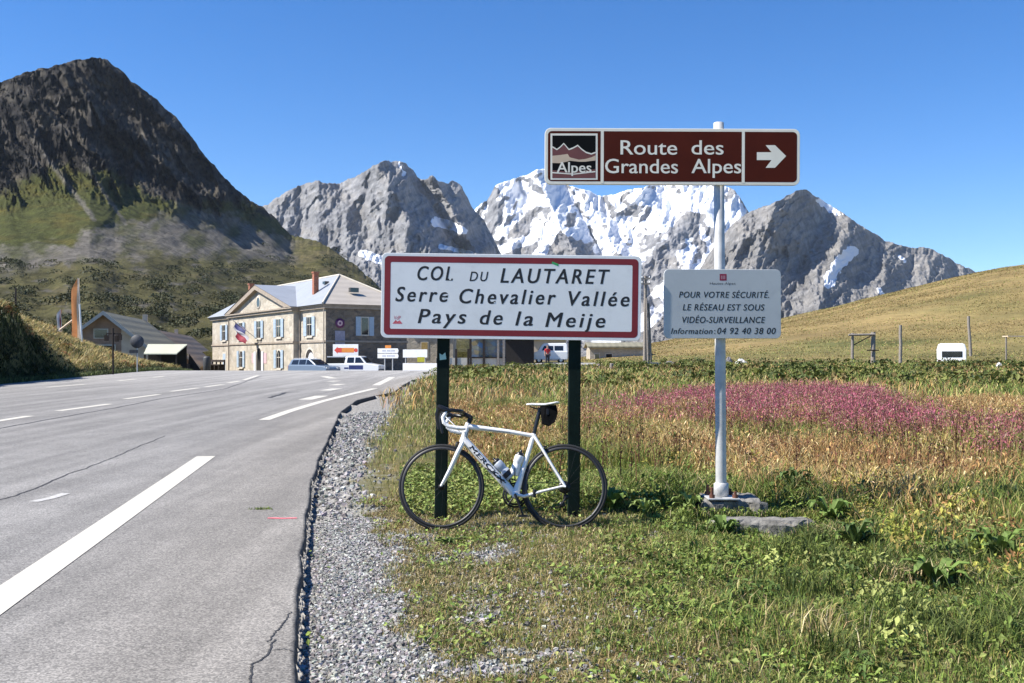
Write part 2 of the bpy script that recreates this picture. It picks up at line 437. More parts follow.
ry = axis([(-20, 2, 2), (2, 14, .04), (14, 30, .1), (30, 56, .3), (56, 90, 1.0)])
nc = 90
tt = np.linspace(0, 1, nc) ** .6
ragged = right_edge(ry) + .010 * fbm(ry * 5, ry * 0, 4, 71) * (ry < 60) + .03 * fbm(ry * .9, ry * 0, 3, 72) * (ry < 50)
rx = left_edge(ry)[:, None] - .4 + (ragged - left_edge(ry) + .4)[:, None] * tt[None, :]
ryy = np.broadcast_to(ry[:, None], rx.shape)
rz = road_z(rx, ryy)
# rounded crumbling lip
rx = np.concatenate([rx[:, :-1], (ragged - .016)[:, None], ragged[:, None]], 1); nc += 1
ryy = np.broadcast_to(ry[:, None], rx.shape); rz = road_z(rx, ryy)
skirt = []
for dx, dz in ((.012, -.012), (.02, -.045), (.018, -.13)):
    sx = ragged + dx + .006 * fbm(ry * 9 + dz * 90, ry * 0 + dz * 40, 3, 73); skirt.append((sx, ry, road_z(ragged, ry) + dz))
rx = np.concatenate([rx] + [s_[0][:, None] for s_ in skirt], 1); rz = np.concatenate([rz] + [s_[2][:, None] for s_ in skirt], 1)
ryy = np.broadcast_to(ry[:, None], rx.shape)
edge_d = ragged[:, None] - rx
tint = np.ones(rx.shape + (3,)) * np.array([1.10, 1.075, 1.045])
wd = sstep(2.2, .2, edge_d) * (ryy < 50)
tint = tint * (1 - wd[..., None]) + wd[..., None] * np.array([1.16, 1.10, 1.02])
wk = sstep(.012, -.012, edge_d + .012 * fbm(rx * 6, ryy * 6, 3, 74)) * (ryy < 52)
tint = tint * (1 - .7 * wk[..., None])  # dark tint paints the shadow line of the edge step onto the lip
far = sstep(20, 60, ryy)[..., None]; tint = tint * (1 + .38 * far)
M['asphalt'] = mat_asphalt()
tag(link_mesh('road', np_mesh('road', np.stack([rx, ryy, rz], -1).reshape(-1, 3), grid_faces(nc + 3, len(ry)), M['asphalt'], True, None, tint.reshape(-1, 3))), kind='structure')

def mat_line():
    m, n, l, b = new_mat('road_paint')
    tc = n.new('ShaderNodeTexCoord')
    q = n.new('ShaderNodeTexNoise'); q.inputs['Scale'].default_value = 60; q.inputs['Detail'].default_value = 8; q.inputs['Roughness'].default_value = .75
    l.new(tc.outputs['Object'], q.inputs['Vector'])
    r_ = n.new('ShaderNodeMapRange'); r_.inputs[1].default_value = .53; r_.inputs[2].default_value = .70; l.new(q.outputs[0], r_.inputs[0])
    mx = n.new('ShaderNodeMix'); mx.data_type = 'RGBA'; mx.inputs[6].default_value = (.53, .50, .43, 1); mx.inputs[7].default_value = (.34, .33, .31, 1)
    l.new(r_.outputs[0], mx.inputs[0]); l.new(mx.outputs[2], b.inputs['Base Color']); b.inputs['Roughness'].default_value = .75
    bp = n.new('ShaderNodeBump'); bp.inputs['Strength'].default_value = .4; bp.inputs['Distance'].default_value = .004
    l.new(q.outputs[0], bp.inputs['Height']); l.new(bp.outputs[0], b.inputs['Normal'])
    return m
M['line'] = mat_line()
M['tar'] = simple('tar_seam', (.035, .034, .033), .7, var=.3, scale=30)
M['pink'] = simple('pink_marker_paint', (.75, .16, .20), .8, var=.3, scale=60)
M['faded'] = simple('faded_paint', (.42, .41, .39), .8, var=.25, scale=40)
def strip(name, pts, w, mat, dz=.004, ragged=0.0, step=.35, wend=None):
    """flat ribbon painted along ground points [(x,y)...]"""
    pts = [np.array(p, float) for p in pts]
    dense = []
    for a, b in zip(pts[:-1], pts[1:]):
        k = max(1, int(np.linalg.norm(b - a) / step))
        dense += [a + (b - a) * i / k for i in range(k)]
    dense.append(pts[-1]); dense = np.array(dense)
    t = np.gradient(dense, axis=0); t /= np.linalg.norm(t, axis=1)[:, None]
    nn = np.stack([-t[:, 1], t[:, 0]], 1)
    ww = np.linspace(w, wend if wend else w, len(dense))[:, None] / 2
    j = (rng.normal(0, 1, (len(dense), 1)) * ragged)
    L = dense + nn * (ww + j); Rr = dense - nn * (ww - j * .5)
    V = np.concatenate([L, Rr]); V = np.column_stack([V, road_z(V[:, 0], V[:, 1]) + dz])
    k = len(dense); i = np.arange(k - 1)
    F = np.stack([i, i + k, i + k + 1, i + 1], 1)
    return tag(link_mesh(name, np_mesh(name, V, F, mat)), kind='structure')
# the wide broken line near the camera (its sides seen at two pixel edges)
strip('road_marking', [GP(-40, 628), GP(0, 600), GP(100, 530.5), GP(206, 456.5)], .235, M['line'])
strip('road_marking', [GP(264, 420), GP(290, 411), GP(320, 402), GP(345, 395.6), GP(375, 388.5)], .22, M['line'])
strip('road_marking', [GP(376, 385.3), GP(386, 380.5), GP(392, 377.2)], .30, M['line'])
for a, b in (((-40, 427), (30, 416)), ((58, 411), (110, 404)), ((125, 399), (159, 394.5)), ((171, 391.5), (198, 388)), ((205, 387), (223, 384.5)), ((228, 383), (240, 381)), ((244, 380), (258, 375.5))):
    strip('road_marking', [GP(*a), GP(*b)], .2, M['line'])
for a, b in (((47, 387.3), (85, 384.3)), ((118, 381), (136, 379)), ((153, 377.5), (164, 376.3))):
    strip('road_marking', [GP(*a), GP(*b)], .2, M['line'])
for a, b in (((305, 399.7), (322, 395.9)), ((325, 390.6), (337, 388.6)), ((333, 385.3), (342, 384)), ((329, 381.6), (338, 380.8)), ((324, 376.4), (333, 378.4))):
    strip('road_marking', [GP(*a), GP(*b)], .38, M['line'])
strip('road_marking', [GP(33, 502), GP(50, 498.5), GP(66, 493.5)], .10, M['faded'])
strip('paint_mark', [GP(268, 518.3), GP(281, 518.8), GP(297, 518.3)], .035, M['pink'], ragged=.006, step=.03)
# tar seams and cracks
def wander(pts, amp, n):
    pts = np.array(pts, float); t = np.linspace(0, len(pts) - 1, n)
    x = np.interp(t, range(len(pts)), pts[:, 0]); y = np.interp(t, range(len(pts)), pts[:, 1])
    return list(zip(x + amp * fbm(t * 3.1, t * 0 + pts[0, 0], 3, 91), y + amp * fbm(t * 3.1, t * 0 + 7 + pts[0, 1], 3, 92)))
strip('road_crack', wander([GP(-20, 432), GP(60, 417.5), GP(115, 408), GP(160, 399)], .05, 60), .05, M['tar'], .003, .006, .2)
strip('road_crack', wander([GP(160, 399), GP(225, 389), GP(262, 376)], .08, 50), .05, M['tar'], .003, .008, .3)
strip('road_crack', wander([GP(-10, 503), GP(30, 491), GP(64, 476)], .05, 50), .022, M['tar'], .003, .004, .05)
strip('road_crack', wander([GP(64, 476), GP(100, 463), GP(140, 446), (GP(165, 436))], .05, 40), .016, M['tar'], .003, .005, .06)
strip('road_crack', wander([GP(249, 690), GP(252, 665), GP(268, 655), GP(274, 640)], .02, 60), .010, M['tar'], .003, .003, .02)
strip('road_crack', wander([GP(268, 642), GP(276, 632), GP(283, 624), GP(290, 612)], .02, 40), .008, M['tar'], .003, .003, .02)
strip('road_crack', wander([GP(274, 650), GP(284, 649), GP(294, 652)], .02, 30), .006, M['tar'], .003, .002, .02)
strip('road_crack', wander([GP(270, 398), GP(288, 392.5), GP(300, 392)], .1, 30), .12, M['tar'], .003, .05, .3)

# ------------------------------------------------------------------ mountains
def mat_rock(name, bump, bscale, snow=False):
    m, n, l, b = new_mat(name)
    tc = n.new('ShaderNodeTexCoord'); at = n.new('ShaderNodeAttribute'); at.attribute_name = 'tint'
    q = n.new('ShaderNodeTexNoise'); q.inputs['Scale'].default_value = bscale; q.inputs['Detail'].default_value = 10; q.inputs['Roughness'].default_value = .72
    l.new(tc.outputs['Object'], q.inputs['Vector'])
    mr = n.new('ShaderNodeMapRange'); mr.inputs[1].default_value = .32; mr.inputs[2].default_value = .68; mr.inputs[3].default_value = .55; mr.inputs[4].default_value = 1.45
    l.new(q.outputs[0], mr.inputs[0])
    mx = n.new('ShaderNodeMix'); mx.data_type = 'RGBA'; mx.blend_type = 'MULTIPLY'; mx.inputs[0].default_value = 1
    l.new(at.outputs['Color'], mx.inputs[6]); l.new(mr.outputs[0], mx.inputs[7]); out = mx.outputs[2]
    bp = n.new('ShaderNodeBump'); bp.inputs['Strength'].default_value = 1.0; bp.inputs['Distance'].default_value = bump
    l.new(q.outputs[0], bp.inputs['Height'])
    if snow:
        sa = n.new('ShaderNodeAttribute'); sa.attribute_name = 'snow'
        ad = n.new('ShaderNodeMath'); ad.operation = 'MULTIPLY_ADD'; ad.inputs[1].default_value = .22; ad.inputs[2].default_value = -.11
        l.new(q.outputs[0], ad.inputs[0])
        s2 = n.new('ShaderNodeMath'); s2.operation = 'SUBTRACT'; l.new(sa.outputs['Fac'], s2.inputs[0]); l.new(ad.outputs[0], s2.inputs[1])
        r2 = n.new('ShaderNodeMapRange'); r2.inputs[1].default_value = .46; r2.inputs[2].default_value = .54; l.new(s2.outputs[0], r2.inputs[0])
        x2 = n.new('ShaderNodeMix'); x2.data_type = 'RGBA'; x2.inputs[7].default_value = (.72, .74, .78, 1)
        l.new(r2.outputs[0], x2.inputs[0]); l.new(out, x2.inputs[6]); out = x2.outputs[2]
        iv = n.new('ShaderNodeMapRange'); iv.inputs[3].default_value = 1.0; iv.inputs[4].default_value = .15; l.new(r2.outputs[0], iv.inputs[0]); l.new(iv.outputs[0], bp.inputs['Strength'])
    l.new(out, b.inputs['Base Color']); b.inputs['Roughness'].default_value = .95; b.inputs['Specular IOR Level'].default_value = .1
    l.new(bp.outputs[0], b.inputs['Normal'])
    return m
def massif(name, sky, p0, p1, dp, d0, D, prof, nt, relief, seed, colour, mat, base_y=352, jag=1.5, depth_var=0.0, back=.35, ribs=None):
    """one mountain: its crest at true distance, its faces pushed forward and back into ribs and gullies"""
    px = np.arange(p0, p1 + dp, dp)
    ys = np.interp(px, [p[0] for p in sky], [p[1] for p in sky])
    jg = jag * fbm(px / 9.0, px * 0 + seed, 4, seed) + .35 * jag * fbm(px / 2.6, px * 0 + seed, 2, seed + 2)
    Dr = np.interp(px, [p[0] for p in D], [p[1] for p in D]) * (1 + depth_var * fbm(px / 45., px * 0 + 3, 4, seed + 5))
    t = np.concatenate([np.linspace(0, 1, nt), 1 + np.linspace(.02, back, 12)])
    Tf = np.interp(np.minimum(t, 1), [p[0] for p in prof], [p[1] for p in prof])
    PX, T = np.meshgrid(px, t); F = np.broadcast_to(Tf[:, None], PX.shape)
    kw = np.exp(-.5 * (np.arange(-90, 91) * dp / 26.) ** 2); kw /= kw.sum()
    ysm = np.convolve(np.pad(ys, 90, mode='edge'), kw, 'valid'); wcr = sstep(.5, 1, F)
    f_px = F * (base_y - (ysm[None, :] * (1 - wcr) + ys[None, :] * wcr)) - jg[None, :] * sstep(.86, 1, F)
    Y = d0 + (Dr[None, :] - d0) * np.minimum(T, 1)
    if ribs: Y = Y * (1 - ribs(PX, base_y - f_px, F))
    Z = CH + (HZ - base_y + f_px) / 1000 * Y
    over = T > 1
    Z = np.where(over, Z * (1 - (T - 1) * 1.6), Z)
    Y = Y + np.maximum(T - 1, 0) * Dr[None, :]
    X = (PX - 512) / 1000 * Y
    Z = Z + relief(PX, np.minimum(T, 1), F, X, Y) * np.where(over, 0, 1)
    py = HZ - (Z - CH) / Y * 1000
    c, sn = colour(PX, py, F, X, Y, Z)
    rows = np.concatenate([[0], np.arange(len(t))]); t = t[rows]      # the foot runs down under the valley floor
    X, Y, Z, PX, py, c = [q[rows] for q in (X, Y, Z, PX, py, c)]; Z[0] = -60
    if sn is not None: sn = sn[rows]
    at = {'snow': sn} if sn is not None else None
    o = link_mesh(name, np_mesh(name, np.stack([X, Y, Z], -1).reshape(-1, 3), grid_faces(len(px), len(t)), mat, True, at, c.reshape(-1, 3)))
    return tag(o, kind='structure'), (X, Y, Z, PX, py)
def knots(x, pts): return np.interp(x, [p[0] for p in pts], [p[1] for p in pts])

# --- the dark mountain on the left with its green lower slopes
SKY_L = [(-760, 351), (-560, 300), (-380, 215), (-200, 150), (-60, 100), (0, 82), (12, 78), (25, 72), (45, 68), (62, 64), (75, 60), (90, 58), (100, 58), (108, 60), (115, 66), (125, 74), (133, 82), (150, 94), (165, 108), (175, 116), (185, 128), (195, 142), (205, 156), (215, 166), (225, 178), (235, 188), (250, 200), (262, 207), (272, 215), (283, 227), (290, 234), (300, 238), (310, 240), (320, 243), (335, 251), (350, 262), (365, 273), (380, 287), (400, 300), (430, 318), (470, 338), (530, 351.5)]
def warp_L(PX, py):
    return PX - .62 * py + 9 * fbm(PX / 30., py / 30., 4, 102), py + 9 * fbm(PX / 30. + 5, py / 30., 4, 103), sstep(224, 180, py + 14 * fbm(PX / 40., PX * 0, 3, 104) + np.interp(PX, [-100, 60, 100, 190], [-12, 12, 10, -8]))
def ribs_L(PX, py, F):
    wx, wy, up = warp_L(PX, py)
    r = up * (.13 * (ridged(wx / 50., wy / 140., 4, 101) - .5) + .042 * (ridged(wx / 18., wy / 40., 4, 107) - .45) + .010 * (ridged(wx / 6.5, wy / 10., 3, 108) - .45))
    # the flank right of the main spur turns away from the sun
    ribx = np.interp(py, [50, 66, 110, 160, 198, 215], [98, 112, 140, 172, 198, 235]) + 5 * fbm(py / 16., py * 0, 3, 109)
    ylow = np.interp(PX, [110, 150, 187, 205, 255, 290, 300], [140, 192, 207, 202, 211, 233, 233])
    r = r - .09 * np.clip((PX - ribx) / 70, 0, 1.3) * sstep(2, -40, py - ylow) * sstep(330, 285, PX)
    return r + (1 - up) * sstep(0.05, .3, F) * .008 * fbm(PX / 60., py / 40., 2, 118)
def relief_L(PX, T, F, X, Y):
    py = 352 - F * np.interp(PX, [-150, 100, 300, 470], [260, 294, 118, 14])
    wx, wy, up = warp_L(PX, py)
    r = up * sstep(1.0, .97, F) * (11 * (ridged(wx / 10., wy / 13., 4, 117) - .45) + 6 * (ridged(wx / 4.2, wy / 5., 3, 120) - .45) + 5 * fbm(PX / 3.5, py / 3.5, 3, 119))
    low = sstep(0, .12, F) * (1 - up)
    r += low * (7 * fbm(PX / 70., F * 5, 3, 111) + 2.0 * fbm(PX / 26., py / 12., 4, 113) + .35 * fbm(PX / 7., py / 5., 3, 114))
    return r
def seg_d(px, py, a, b):
    a = np.array(a, float); b = np.array(b, float); d = b - a
    t = np.clip(((px - a[0]) * d[0] + (py - a[1]) * d[1]) / (d @ d), 0, 1)
    return np.hypot(px - a[0] - t * d[0], py - a[1] - t * d[1])
def colour_L(PX, py, F, X, Y, Z):
    n = fbm(PX / 30., py / 20., 5, 121); nf = fbm(PX / 8., py / 5., 4, 122); nl = fbm(PX / 45., py / 9., 5, 123)
    rock = np.array([.034, .031, .028]) * (1 + 1.1 * np.clip(1.3 * nf + n, -.7, 1.0))[..., None]
    brown = np.array([.115, .102, .082]); rock = rock + (brown - rock) * np.clip(n * 2.2 + nf * 1.1 - .05, 0, .9)[..., None]
    grass = np.array([.066, .072, .020]) * (1 + .35 * nf)[..., None] + np.array([.03, .010, 0]) * np.clip(nl * 2, 0, 1)[..., None]
    scree = np.array([.155, .142, .122]) * (1 + .3 * nf)[..., None]
    scrub = np.array([.095, .088, .036]) * (1 + .7 * nl)[..., None]
    straw = np.array([.135, .115, .055]) * (1 + .3 * nf)[..., None]
    yr = np.interp(PX, [-80, 0, 15, 32, 60, 85, 111, 132, 152, 187, 205, 255, 290, 300], [190, 192, 190, 174, 170, 166, 170, 184, 198, 208, 200, 208, 232, 225])
    yg = np.interp(PX, [-80, 0, 70, 85, 126, 158, 190, 234, 290, 330], [240, 246, 244, 228, 222, 215, 200, 214, 238, 245])
    ysc = np.interp(PX, [-80, 0, 80, 160, 240, 290, 330, 380], [275, 274, 262, 252, 258, 258, 250, 262])
    y2 = py + 9 * nf + 14 * n
    c = rock.copy()
    def blend(c, col, w): return c * (1 - w[..., None]) + col * w[..., None]
    wg = sstep(-4, 5, y2 - yr); c = blend(c, grass, wg)
    ws = sstep(-4, 6, y2 - yg); c = blend(c, scree + (grass - scree) * np.clip(n * 2 + .1, 0, .8)[..., None], ws)
    wb = sstep(-5, 8, y2 - ysc); c = blend(c, scrub, wb)
    patch = np.clip(fbm(PX / 26., py / 7., 4, 125) * 3 - .5, 0, 1) * wb; c = blend(c, scree * .95, patch * .8)
    patch = np.clip(fbm(PX / 40. + 9, py / 10., 4, 127) * 3 - .4, 0, 1) * wb; c = blend(c, straw, patch * .8)
    sh = sstep(285, 305, PX + 8 * n) * sstep(232, 244, py); c = blend(c, straw * .95 + (grass - straw) * np.clip(.3 + nl * 2, 0, 1)[..., None], sh * .85)
    for a, b, w_ in (((29, 134), (94, 219), 2.2), ((85, 165), (126, 224), 1.6), ((88, 105), (142, 165), 2.4), ((140, 130), (165, 175), 1.6), ((60, 100), (40, 130), 2)):
        d = seg_d(PX + 3 * nf, py, a, b); c = blend(c, scree * 1.05, sstep(w_ * 1.6, w_ * .5, d) * .75)
    return np.clip(c, .012, .8), None
mL, gridL = massif('rocky_mountain', SKY_L, -750, 525, 1.0, 130, [(-750, 1250), (90, 1300), (115, 1380), (180, 1400), (290, 1450), (330, 1380), (470, 1300)],
    [(0, .0), (.06, .045), (.15, .12), (.3, .22), (.45, .33), (.58, .45), (.7, .57), (.8, .68), (.9, .84), (1, 1)], 460, relief_L, 100, colour_L, mat_rock('dark_rock', 8.0, .09), jag=2.6, ribs=ribs_L)

# --- the grey mountains behind
def warp_G(PX, py, seed, sl):
    return PX + 12 * fbm(PX / 45., py / 45., 4, seed + 31) + sl * py, py + 12 * fbm(PX / 45. + 7, py / 45., 4, seed + 32)
def relief_G(amp, seed, sl=.35, H=170.):
    def f(PX, T, F, X, Y):
        wx, wy = warp_G(PX, -F * H, seed, sl)
        return amp * sstep(0, .25, F) * (sstep(1.0, .93, F) * .20 * (ridged(wx / 12., wy / 17., 4, seed + 7) - .45) + .10 * fbm(PX / 4., -F * H / 4., 3, seed + 9) * sstep(1.0, .95, F))
    return f
def ribs_G(k, seed, sl, pts, kk, slant):
    def f(PX, py, F):
        wx, wy = warp_G(PX, py, seed, sl)
        r = k * (ridged(wx / 62., wy / 120., 4, seed + 1) - .5) + .34 * k * (ridged(wx / 25., wy / 46., 4, seed) - .45) + .09 * k * (ridged(wx / 9., wy / 14., 3, seed + 3) - .45)
        return sstep(0, .25, F) * (r + kk * knots(PX - slant * (py - 200) + 5 * fbm(PX / 18., py / 18., 3, seed + 4), pts))
    return f
def colour_G(snowf, base=(.20, .20, .205), seed=0):
    def f(PX, py, F, X, Y, Z):
        n = fbm(PX / 22., py / 16., 5, 131 + seed); nf = fbm(PX / 5., py / 7., 4, 132 + seed)
        strata = fbm((PX * .45 + py) / 3.2, (PX - .45 * py) / 34., 3, 135 + seed)
        c = np.array(base) * (1 + .32 * n + .35 * nf + .45 * strata)[..., None]
        c = c + (np.array([.23, .215, .195]) - c) * np.clip(n * 1.6, 0, .6)[..., None]
        dzx = np.gradient(Z, axis=1) / np.maximum(np.abs(np.gradient(X, axis=1)), 1e-3)
        dzy = np.gradient(Z, axis=0) / np.maximum(np.abs(np.gradient(Y, axis=0)), 1e-3)
        nz = 1 / np.sqrt(1 + dzx ** 2 + dzy ** 2)
        for _ in range(6): nz = (nz + np.roll(nz, 1, 0) + np.roll(nz, -1, 0) + np.roll(nz, 1, 1) + np.roll(nz, -1, 1)) / 5
        return np.clip(c, .02, .8), snowf(PX, py, F, nz, n, nf)
    return f
def patches(PX, py, n, nf, segs):
    s = np.zeros_like(PX)
    for pts, w in segs:
        for (a, b) in zip(pts[:-1], pts[1:]):
            d = seg_d(PX + 5 * nf, py + 4 * n, a, b); s = np.maximum(s, sstep(w * 1.5, w * .4, d))
    return s
SKY_M = [(130, 351), (150, 320), (200, 260), (240, 222), (255, 210), (270, 203), (285, 192), (300, 185), (315, 181), (325, 183), (340, 183), (352, 178), (365, 171), (375, 165), (385, 161), (395, 161), (405, 163), (412, 168), (418, 178), (425, 180), (430, 176), (433, 175), (437, 180), (441, 182), (447, 183), (452, 181), (456, 181), (462, 187), (468, 198), (472, 208), (484, 220), (499, 250), (515, 275), (535, 300), (560, 325), (600, 351)]
def snow_M(PX, py, F, nz, n, nf):
    return patches(PX, py, n, nf, [(((436, 222), (462, 231)), 5), (((362, 254), (388, 262)), 4), (((440, 246), (470, 252)), 2.5), (((399, 162), (405, 175)), 1)])
massif('grey_mountain', SKY_M, 130, 600, .8, 2300, [(150, 3900), (380, 4200), (405, 4250), (470, 4700), (560, 4300)],
    [(0, 0), (.3, .24), (.55, .47), (.75, .68), (.9, .87), (1, 1)], 330, relief_G(85, 140), 140, colour_G(snow_M), mat_rock('grey_rock', 14.0, .018, True), jag=3.0, depth_var=.05, ribs=ribs_G(.06, 140, .35, [(250, 0), (330, .5), (352, .2), (398, 1), (432, -.4), (446, .4), (470, -.3), (500, 0)], .095, .55))
SKY_S = [(340, 350), (380, 300), (440, 240), (465, 215), (478, 207), (487, 200), (495, 186), (503, 182), (510, 180), (525, 175), (537, 170), (546, 168), (556, 176), (566, 184), (577, 188), (587, 190), (598, 195), (607, 196), (625, 191), (640, 188), (655, 184), (680, 180), (705, 178), (722, 184), (735, 191), (742, 200), (750, 215), (770, 235), (800, 260), (860, 310), (910, 350)]
def snow_S(PX, py, F, nz, n, nf):
    big = patches(PX, py, n, nf, [(((505, 188), (525, 196), (545, 200)), 9), (((560, 215), (548, 238), (535, 262)), 9), (((590, 200), (600, 235)), 8), (((618, 225), (600, 258)), 14), (((640, 196), (665, 200), (700, 205)), 12), (((705, 200), (735, 215)), 14), (((668, 238), (640, 262)), 6), (((702, 232), (712, 248), (700, 268)), 5), (((530, 240), (500, 250)), 6), (((690, 262), (668, 300)), 4), (((735, 200), (728, 240)), 6)])
    gen = .10 + .60 * fbm(PX / 34., py / 24., 3, 171) + .22 * n + 1.5 * (nz - .50) + .28 * sstep(262, 188, py) - .12 + .12 * sstep(250, 190, py)
    rockband = patches(PX, py, n, nf, [(((600, 262), (560, 250)), 12), (((690, 220), (650, 262), (640, 300)), 10), (((575, 205), (570, 225)), 5), (((530, 215), (515, 235)), 7)])
    return np.clip(np.maximum(gen - .5 * rockband, big * (.70 + .3 * n) - .2 * rockband), 0, 1)
massif('snowy_mountain', SKY_S, 340, 910, .8, 3600, [(380, 6000), (540, 6300), (700, 6600), (860, 6000)],
    [(0, 0), (.3, .26), (.55, .5), (.75, .71), (.9, .89), (1, 1)], 330, relief_G(80, 150, .3), 150, colour_G(snow_S, seed=20), mat_rock('snowy_rock', 16.0, .012, True), jag=2.2, depth_var=.05, ribs=ribs_G(.05, 150, .3, [(460, 0), (500, .6), (528, .2), (548, 1), (575, -.3), (590, .4), (604, -.3), (650, .7), (668, .2), (700, .6), (735, -.2), (760, 0)], .06, .5))
SKY_R = [(600, 352), (650, 330), (670, 308), (690, 280), (708, 255), (722, 236), (732, 225), (742, 216), (752, 211), (765, 206), (780, 200), (790, 194), (800, 190), (805, 189), (812, 193), (822, 200), (835, 208), (850, 218), (865, 228), (885, 240), (900, 245), (915, 248), (930, 248), (945, 256), (958, 264), (975, 271), (1000, 290), (1060, 320), (1150, 345)]
def snow_R(PX, py, F, nz, n, nf):
    return patches(PX, py, n, nf, [(((852, 252), (838, 264), (828, 284)), 6), (((820, 202), (838, 214)), 3), (((700, 262), (690, 285)), 4), (((900, 256), (905, 262)), 2), (((880, 290), (888, 304)), 2.2)])
massif('grey_mountain', SKY_R, 600, 1150, .8, 2300, [(600, 3500), (805, 4300), (975, 5600), (1150, 5000)],
    [(0, 0), (.3, .24), (.55, .47), (.75, .68), (.9, .87), (1, 1)], 330, relief_G(95, 160, .3), 160, colour_G(snow_R, (.185, .18, .175), 40), mat_rock('brown_grey_rock', 14.0, .018, True), jag=2.6, depth_var=.05, ribs=ribs_G(.06, 160, .3, [(690, 0), (735, .3), (778, 1), (826, -.5), (858, .6), (885, .1), (912, .5), (935, 0), (955, .3), (975, 0)], .10, -.35))
# ------------------------------------------------------------------ shared materials
M['white'] = simple('white_paint', (.78, .78, .77), .45, var=.05, scale=3, dirt=((.45, .43, .40), 5, .35))
M['sign_white'] = simple('sign_white_film', (.74, .75, .74), .35, var=.05, scale=2.5, dirt=((.5, .5, .48), 7, .35))
M['sign_red'] = simple('sign_maroon_film', (.20, .010, .016), .5, var=.15, scale=6)
M['black_film'] = simple('black_lettering_film', (.012, .012, .014), .45, var=.2, scale=20)
M['black_steel'] = simple('dark_green_steel', (.006, .014, .011), .6, var=.3, scale=9, dirt=((.03, .028, .022), 6, .3), spec=.1)
M['brown_film'] = simple('brown_sign_film', (.072, .010, .0035), .6, var=.12, scale=4, spec=.15)
M['cream_film'] = simple('cream_sign_film', (.80, .75, .63), .4, var=.06, scale=6)
M['galv'] = simple('galvanised_steel', (.50, .50, .49), .5, metal=.15, var=.16, scale=14, dirt=((.35, .35, .35), 20, .4))
M['notice_grey'] = simple('grey_notice_film', (.50, .515, .51), .4, var=.05, scale=3, dirt=((.36, .37, .38), 8, .4))
M['rust'] = simple('rusty_bolt', (.12, .045, .025), .8, var=.4, scale=60)
M['concrete'] = simple('old_concrete', (.18, .172, .155), .9, var=.35, scale=9, bump=1.0, bscale=22, dirt=((.035, .035, .028), 5, .95))
M['rubber'] = simple('tyre_rubber', (.012, .012, .013), .75, var=.25, scale=40)
M['glass_dark'] = simple('dark_window_glass', (.015, .018, .022), .08, var=.2, scale=2, spec=.8)
M['wood_old'] = simple('weathered_wood', (.24, .21, .18), .85, var=.35, scale=14, bump=.5, bscale=30)

def local_px(px, py, cx, cy, s, roll):
    dx, dy = px - cx, py - cy; c, n = math.cos(roll), math.sin(roll)
    return (dx * c + dy * n) * s, -(-dx * n + dy * c) * s

# ------------------------------------------------------------------ the pass sign on two posts
YS = 8.13; SS = YS / 1000; ROLL = R(.75)
cx, cy = 511.2, 296.9
c3 = P(cx, cy, YS)
town = empty('place_sign', (c3[0], YS + .07, .075), 0, 'wide white sign with maroon border reading COL DU LAUTARET on two dark posts', 'road sign')
zc = c3[2] - .075
def at_sign(mb): return mb.xf(Matrix.Translation((0, -.07, zc)) @ Matrix.Rotation(ROLL, 4, 'Y'))
Wd, Hd = 260 * SS, 85.0 * SS
mb = MB(); mb.prism(rrect(Wd, Hd, .045), 0.0, .028); at_sign(mb).build('panel', M['sign_white'], town, .003)
mb = MB(); ring(mb, Wd - .05, Hd - .05, .035, Wd - .05 - .098, Hd - .05 - .098, .012, -.0006); at_sign(mb).build('border', M['sign_red'], town)
words = [
 [('COL', 417.6, 452.5, 280.0, 13.8, 0), ('DU', 469.6, 488.2, 281.0, 9.4, 0), ('LAUTARET', 500.6, 609.5, 282.6, 14.3, 0)],
 [('Serre', 395.6, 447.6, 301.2, 14.3, 0), ('Chevalier', 459.6, 555.6, 303.2, 14.3, 0), ('Vallée', 568.6, 629.2, 305.5, 14.3, 0)],
 [('Pays', 418.0, 466.0, 323.0, 14.0, 0), ('de', 480.0, 502.3, 324.3, 14.0, 0), ('la', 515.5, 532.6, 325.4, 14.0, 0), ('Meije', 545.5, 605.0, 326.8, 14.3, 0)]]
for line in words:
    mb = MB()
    for w, x0, x1, yb, cap, _ in line:
        lx0, lz = local_px(x0, yb, cx, cy, SS, ROLL); lx1, _z = local_px(x1, yb, cx, cy, SS, ROLL)
        put_word(mb, w, lx0, lx1, lz, cap * SS, -.0006, .21, 0, 0, 1.28, .014 if w == 'DU' else .025)
    at_sign(mb).build('lettering', M['black_film'], town)
# lost film: chipped foot of the L and tail of the e
mb = MB()
for x, y, w, h, a in ((450.2, 278.6, 3.0, 3.6, .2), (446.5, 294.8, 3.6, 2.0, .5), (443.5, 298.2, 1.8, 1.6, .1), (494.5, 302.6, 1.5, 1.2, .4)):
    lx, lz = local_px(x, y, cx, cy, SS, ROLL)
    pts = [(lx + math.cos(k * 1.047 + a) * w * SS * (.42 + .14 * random.random()), lz + math.sin(k * 1.047 + a) * h * SS * (.42 + .14 * random.random())) for k in range(6)]
    mb.add([(p[0], -.0012, p[1]) for p in pts], [tuple(range(5, -1, -1))], 0)
at_sign(mb).build('worn_patch', M['sign_white'], town)
mb = MB()
M['green_tape'] = simple('green_tape', (.03, .35, .10), .5)
lx, lz = local_px(555, 264.2, cx, cy, SS, ROLL)
mb.add([(lx - .028, -.0012, lz + .006), (lx + .026, -.0012, lz - .016), (lx + .03, -.0012, lz + .002), (lx - .022, -.0012, lz + .022)], [(0, 1, 2, 3)])
at_sign(mb).build('tape', M['green_tape'], town)
mb = MB(); M['sticker_red'] = simple('faded_red_sticker', (.55, .10, .12), .6, var=.3, scale=80)
lx, lz = local_px(397.6, 320.5, cx, cy, SS, ROLL)
put_word(mb, 'VdP', lx - .03, lx + .026, lz + .008, .030, -.0006, .1, .0)
